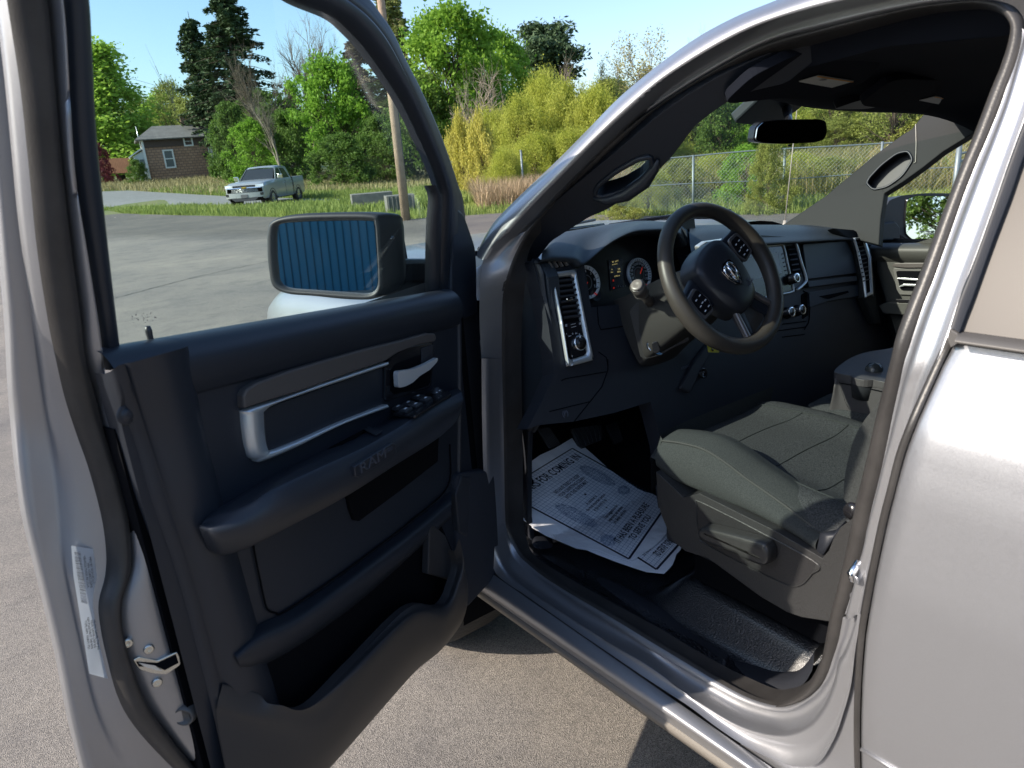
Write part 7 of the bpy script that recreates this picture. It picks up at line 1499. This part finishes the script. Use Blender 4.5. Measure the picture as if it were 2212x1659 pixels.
# ================================================================= the parked pickup across the lot
def pickup2():
    P = onZ(577, 449, 0.); a0 = math.atan2(CAM[1]-P[1], CAM[0]-P[0])-rad(22); h = np.array([cos(a0), sin(a0), 0]); lf = np.array([-sin(a0), cos(a0), 0]); Wd, Ln = 2.03, 5.8
    O = P-h*1.0-lf*.98           # P is by the front left wheel: 1 m behind the nose, just under the left flank
    root = thing('parked_pickup', 'silver crew cab pickup parked across the lot in front of the trees', 'pickup truck', tuple(P)); O[2] = 0
    g = lambda x, y, z: O+h*x+lf*y+np.array([0, 0, z if z < .6 else .6+(z-.6)*1.07])       # x forward from the front axle, y to its left
    pm = mat('far_silver', (.36,.375,.385), .35, .35, coat=.6); gl = mat('far_glass', (.03,.035,.04), .08); bk = mat('far_black', (.02,.02,.022), .4); ch = CHROME
    def loft(name, secs, m, par=root, **k): return patch(name, [np.array([g(*p) for p in s]) for s in secs], m, par, **k)
    # body sides by stations along x: (x, half width low, z sill, z shoulder, half width shoulder, z deck)
    def sec(x, w, z0, z1, zt, wt): return [(x, -w*.96, z0), (x, -w, z0+.12), (x, -w, z1-.1), (x, -w*.97, z1), (x, -wt, zt), (x, 0, zt+.02), (x, wt, zt), (x, w*.97, z1), (x, w, z1-.1), (x, w, z0+.12), (x, w*.96, z0)]
    body = [sec(.98, .90, .50, .98, 1.08, .8), sec(.92, .98, .46, 1.06, 1.14, .82), sec(.5, 1.01, .46, 1.12, 1.22, .84), sec(-.3, 1.02, .46, 1.16, 1.27, .86), sec(-.75, 1.02, .46, 1.18, 1.29, .88)]
    loft('front_body', body, pm, nv=30)
    loft('cab_lower', [sec(-.75, 1.02, .42, 1.18, 1.29, .93), sec(-3.0, 1.02, .42, 1.22, 1.30, .93)], pm)
    roof = lambda x, w, z: [(x, -w, z-.06), (x, -w+.12, z), (x, 0, z+.02), (x, w-.12, z), (x, w, z-.06)]
    loft('cab_roof', [roof(-1.40, .72, 1.80), roof(-1.6, .76, 1.87), roof(-2.2, .77, 1.89), roof(-2.85, .75, 1.86), roof(-2.95, .74, 1.80)], pm, nv=14)
    def quad(name, pts, m, par=root, th=.012): return slab(name, [g(*p) for p in pts], -_n(np.cross(g(*pts[1])-g(*pts[0]), g(*pts[2])-g(*pts[1])))*th, m, par, 0)
    quad('windshield', [(-.72, -.84, 1.26), (-.72, .84, 1.26), (-1.40, .70, 1.78), (-1.40, -.70, 1.78)], gl)
    quad('rear_window', [(-3.02, -.80, 1.28), (-2.97, -.70, 1.78), (-2.97, .70, 1.78), (-3.02, .80, 1.28)], gl)
    for s in (1, -1):
        quad('cab_side_upper', [(-.72, s*.93, 1.25), (-1.42, s*.735, 1.80), (-2.93, s*.74, 1.80), (-3.02, s*.93, 1.26)], pm, th=.02*s)
        for (a, b, c, d) in [((-.95, 1.28), (-1.48, 1.74), (-1.86, 1.76), (-1.86, 1.28)), ((-1.96, 1.28), (-1.96, 1.76), (-2.62, 1.75), (-2.80, 1.30))]:
            f = lambda q: (q[0], s*(.935-(q[1]-1.25)*.36+.012), q[1]); quad('side_window', [f(a), f(b), f(c), f(d)], gl, th=.01*s)
        for x in (-1.90, -2.92): MB().tube([g(x, s*1.022, .5), g(x, s*1.022, 1.2)], .008, 4).build('door_seam', bk, root)
        for x in (-1.66, -2.7): MB().tube([g(x, s*1.04, 1.06), g(x-.18, s*1.04, 1.06)], .018, 6).build('door_handle', ch, root)
        MB().prism([g(-.9, s*1.02, 1.28), g(-.9, s*1.26, 1.28), g(-.9, s*1.28, 1.48), g(-.9, s*1.06, 1.48)], h*-.12).build('door_mirror', ch, root, bevel=.02, smooth=False)
        quad('headlight', [(.985, s*.58, .98), (.96, s*.97, 1.0), (.93, s*.98, 1.12), (.985, s*.58, 1.09)], mat('headlight_glass', (.75,.78,.8), .1, .3), th=-.02*s)
        quad('fog_pocket', [(1.06, s*.72, .62), (1.04, s*.95, .64), (1.04, s*.95, .76), (1.06, s*.72, .74)], bk, th=-.02*s)
    # bed
    loft('cargo_bed', [[(x, s*1.02*0+w, z) for w, z in [(-.99, .46), (-1.02, .6), (-1.03, 1.0), (-1.0, 1.30), (-.92, 1.31), (-.92, .9), (.92, .9), (.92, 1.31), (1.0, 1.30), (1.03, 1.0), (1.02, .6), (.99, .46)]] for s in (1,) for x in (-3.08, -3.6, -4.7, -4.76)], pm)
    MB().prism([g(-4.78, -.98, .55), g(-4.78, .98, .55), g(-4.78, .98, 1.31), g(-4.78, -.98, 1.31)], -h*.05).build('tailgate', pm, root, smooth=False)
    MB().prism([g(-4.85, -.95, .50), g(-4.85, .95, .50), g(-4.85, .95, .68), g(-4.85, -.95, .68)], -h*.12).build('rear_bumper', ch, root, smooth=False, bevel=.02)
    # face
    quad('grille', [(1.0, -.72, .78), (1.0, .72, .78), (.985, .62, .98), (.985, -.62, .98)], bk)
    quad('upper_grille', [(.995, -.60, 1.0), (.995, .60, 1.0), (.985, .60, 1.075), (.985, -.60, 1.075)], bk)
    MB().prism([g(1.01, -.86, .975), g(1.01, .86, .975), g(1.0, .86, 1.003), g(1.0, -.86, 1.003)], h*.02).build('chrome_bar', ch, root, smooth=False)
    for z in (.82, .87, .92): MB().tube([g(1.005, -.66, z), g(1.005, .66, z)], .008, 5).build('grille_bar', SATIN, root)
    slab('badge', [g(1.035, y, z) for y, z in [(-.13, .985), (-.05, .985), (-.05, .965), (.05, .965), (.05, .985), (.13, .985), (.13, 1.02), (.05, 1.02), (.05, 1.04), (-.05, 1.04), (-.05, 1.02), (-.13, 1.02)]], h*.01, mat('gold_badge', (.6,.42,.08), .3, .8), root, 0)
    loft('front_bumper', [[(.98, y, z) for z in (.56, .74)] for y in (-.99, .99)], ch)
    loft('front_bumper', [[(x+.04, y, z) for (y, x) in [(-1.0, .75), (-.95, .98), (-.5, 1.08), (0, 1.10), (.5, 1.08), (.95, .98), (1.0, .75)]] for z in (.55, .60, .76, .78)], pm, nv=24)
    MB().prism([g(1.16, -.5, .40), g(1.16, .5, .40), g(1.13, .72, .56), g(1.13, -.72, .56)], -h*.2).build('lower_valance', bk, root, smooth=False)
    quad('number_plate', [(1.165, -.17, .56), (1.165, .17, .56), (1.165, .17, .70), (1.165, -.17, .70)], mat('plate', (.12,.12,.13), .5))
    for x in (0, -3.72):
        for s in (1, -1):
            MB().lathe(g(x, s*1.0, .43), lf*s, [(.47, -.1), (.50, 0), (.47, .035), (.44, .03), (.44, -.1)], 36).build('arch_lip', bk, root)
            MB().lathe(g(x, s*.88, .41), lf*s, [(.24, -.12), (.38, -.13), (.405, -.1), (.405, .12), (.38, .15), (.27, .15), (.25, .12)], 36).build('tyre', MATS['tyre'], root); q = None
            mb = MB().lathe(g(x, s*.88, .41), lf*s, [(.26, .13), (.24, .05), (.05, .03), (.0001, .03)], 30)
            for i in range(6):
                a = 2*pi*i/6; d = h*cos(a)+np.array([0, 0, 1])*sin(a); t = -h*sin(a)+np.array([0, 0, 1])*cos(a); c = g(x, s*.88, .41)+lf*s*.10; mb.prism([c+d*.04-t*.035, c+d*.25-t*.022, c+d*.25+t*.022, c+d*.04+t*.035], lf*s*.03)
            mb.build('rim', mat('far_alloy', (.6,.61,.62), .25, .9), root, smooth=False)
    slab('underbody', [g(.8, -.9, .5), g(.8, .9, .5), g(-4.7, .9, .5), g(-4.7, -.9, .5)], (0, 0, -.12), DARK, root, 0)
    slab('inner_shadow_block', [g(.6, -.95, 1.1), g(.6, .95, 1.1), g(-4.6, .95, 1.0), g(-4.6, -.95, 1.0)], (0, 0, -.5), DARK, root, 0)  # unseen near-black block inside the body, darkens the wheel wells
pickup2()
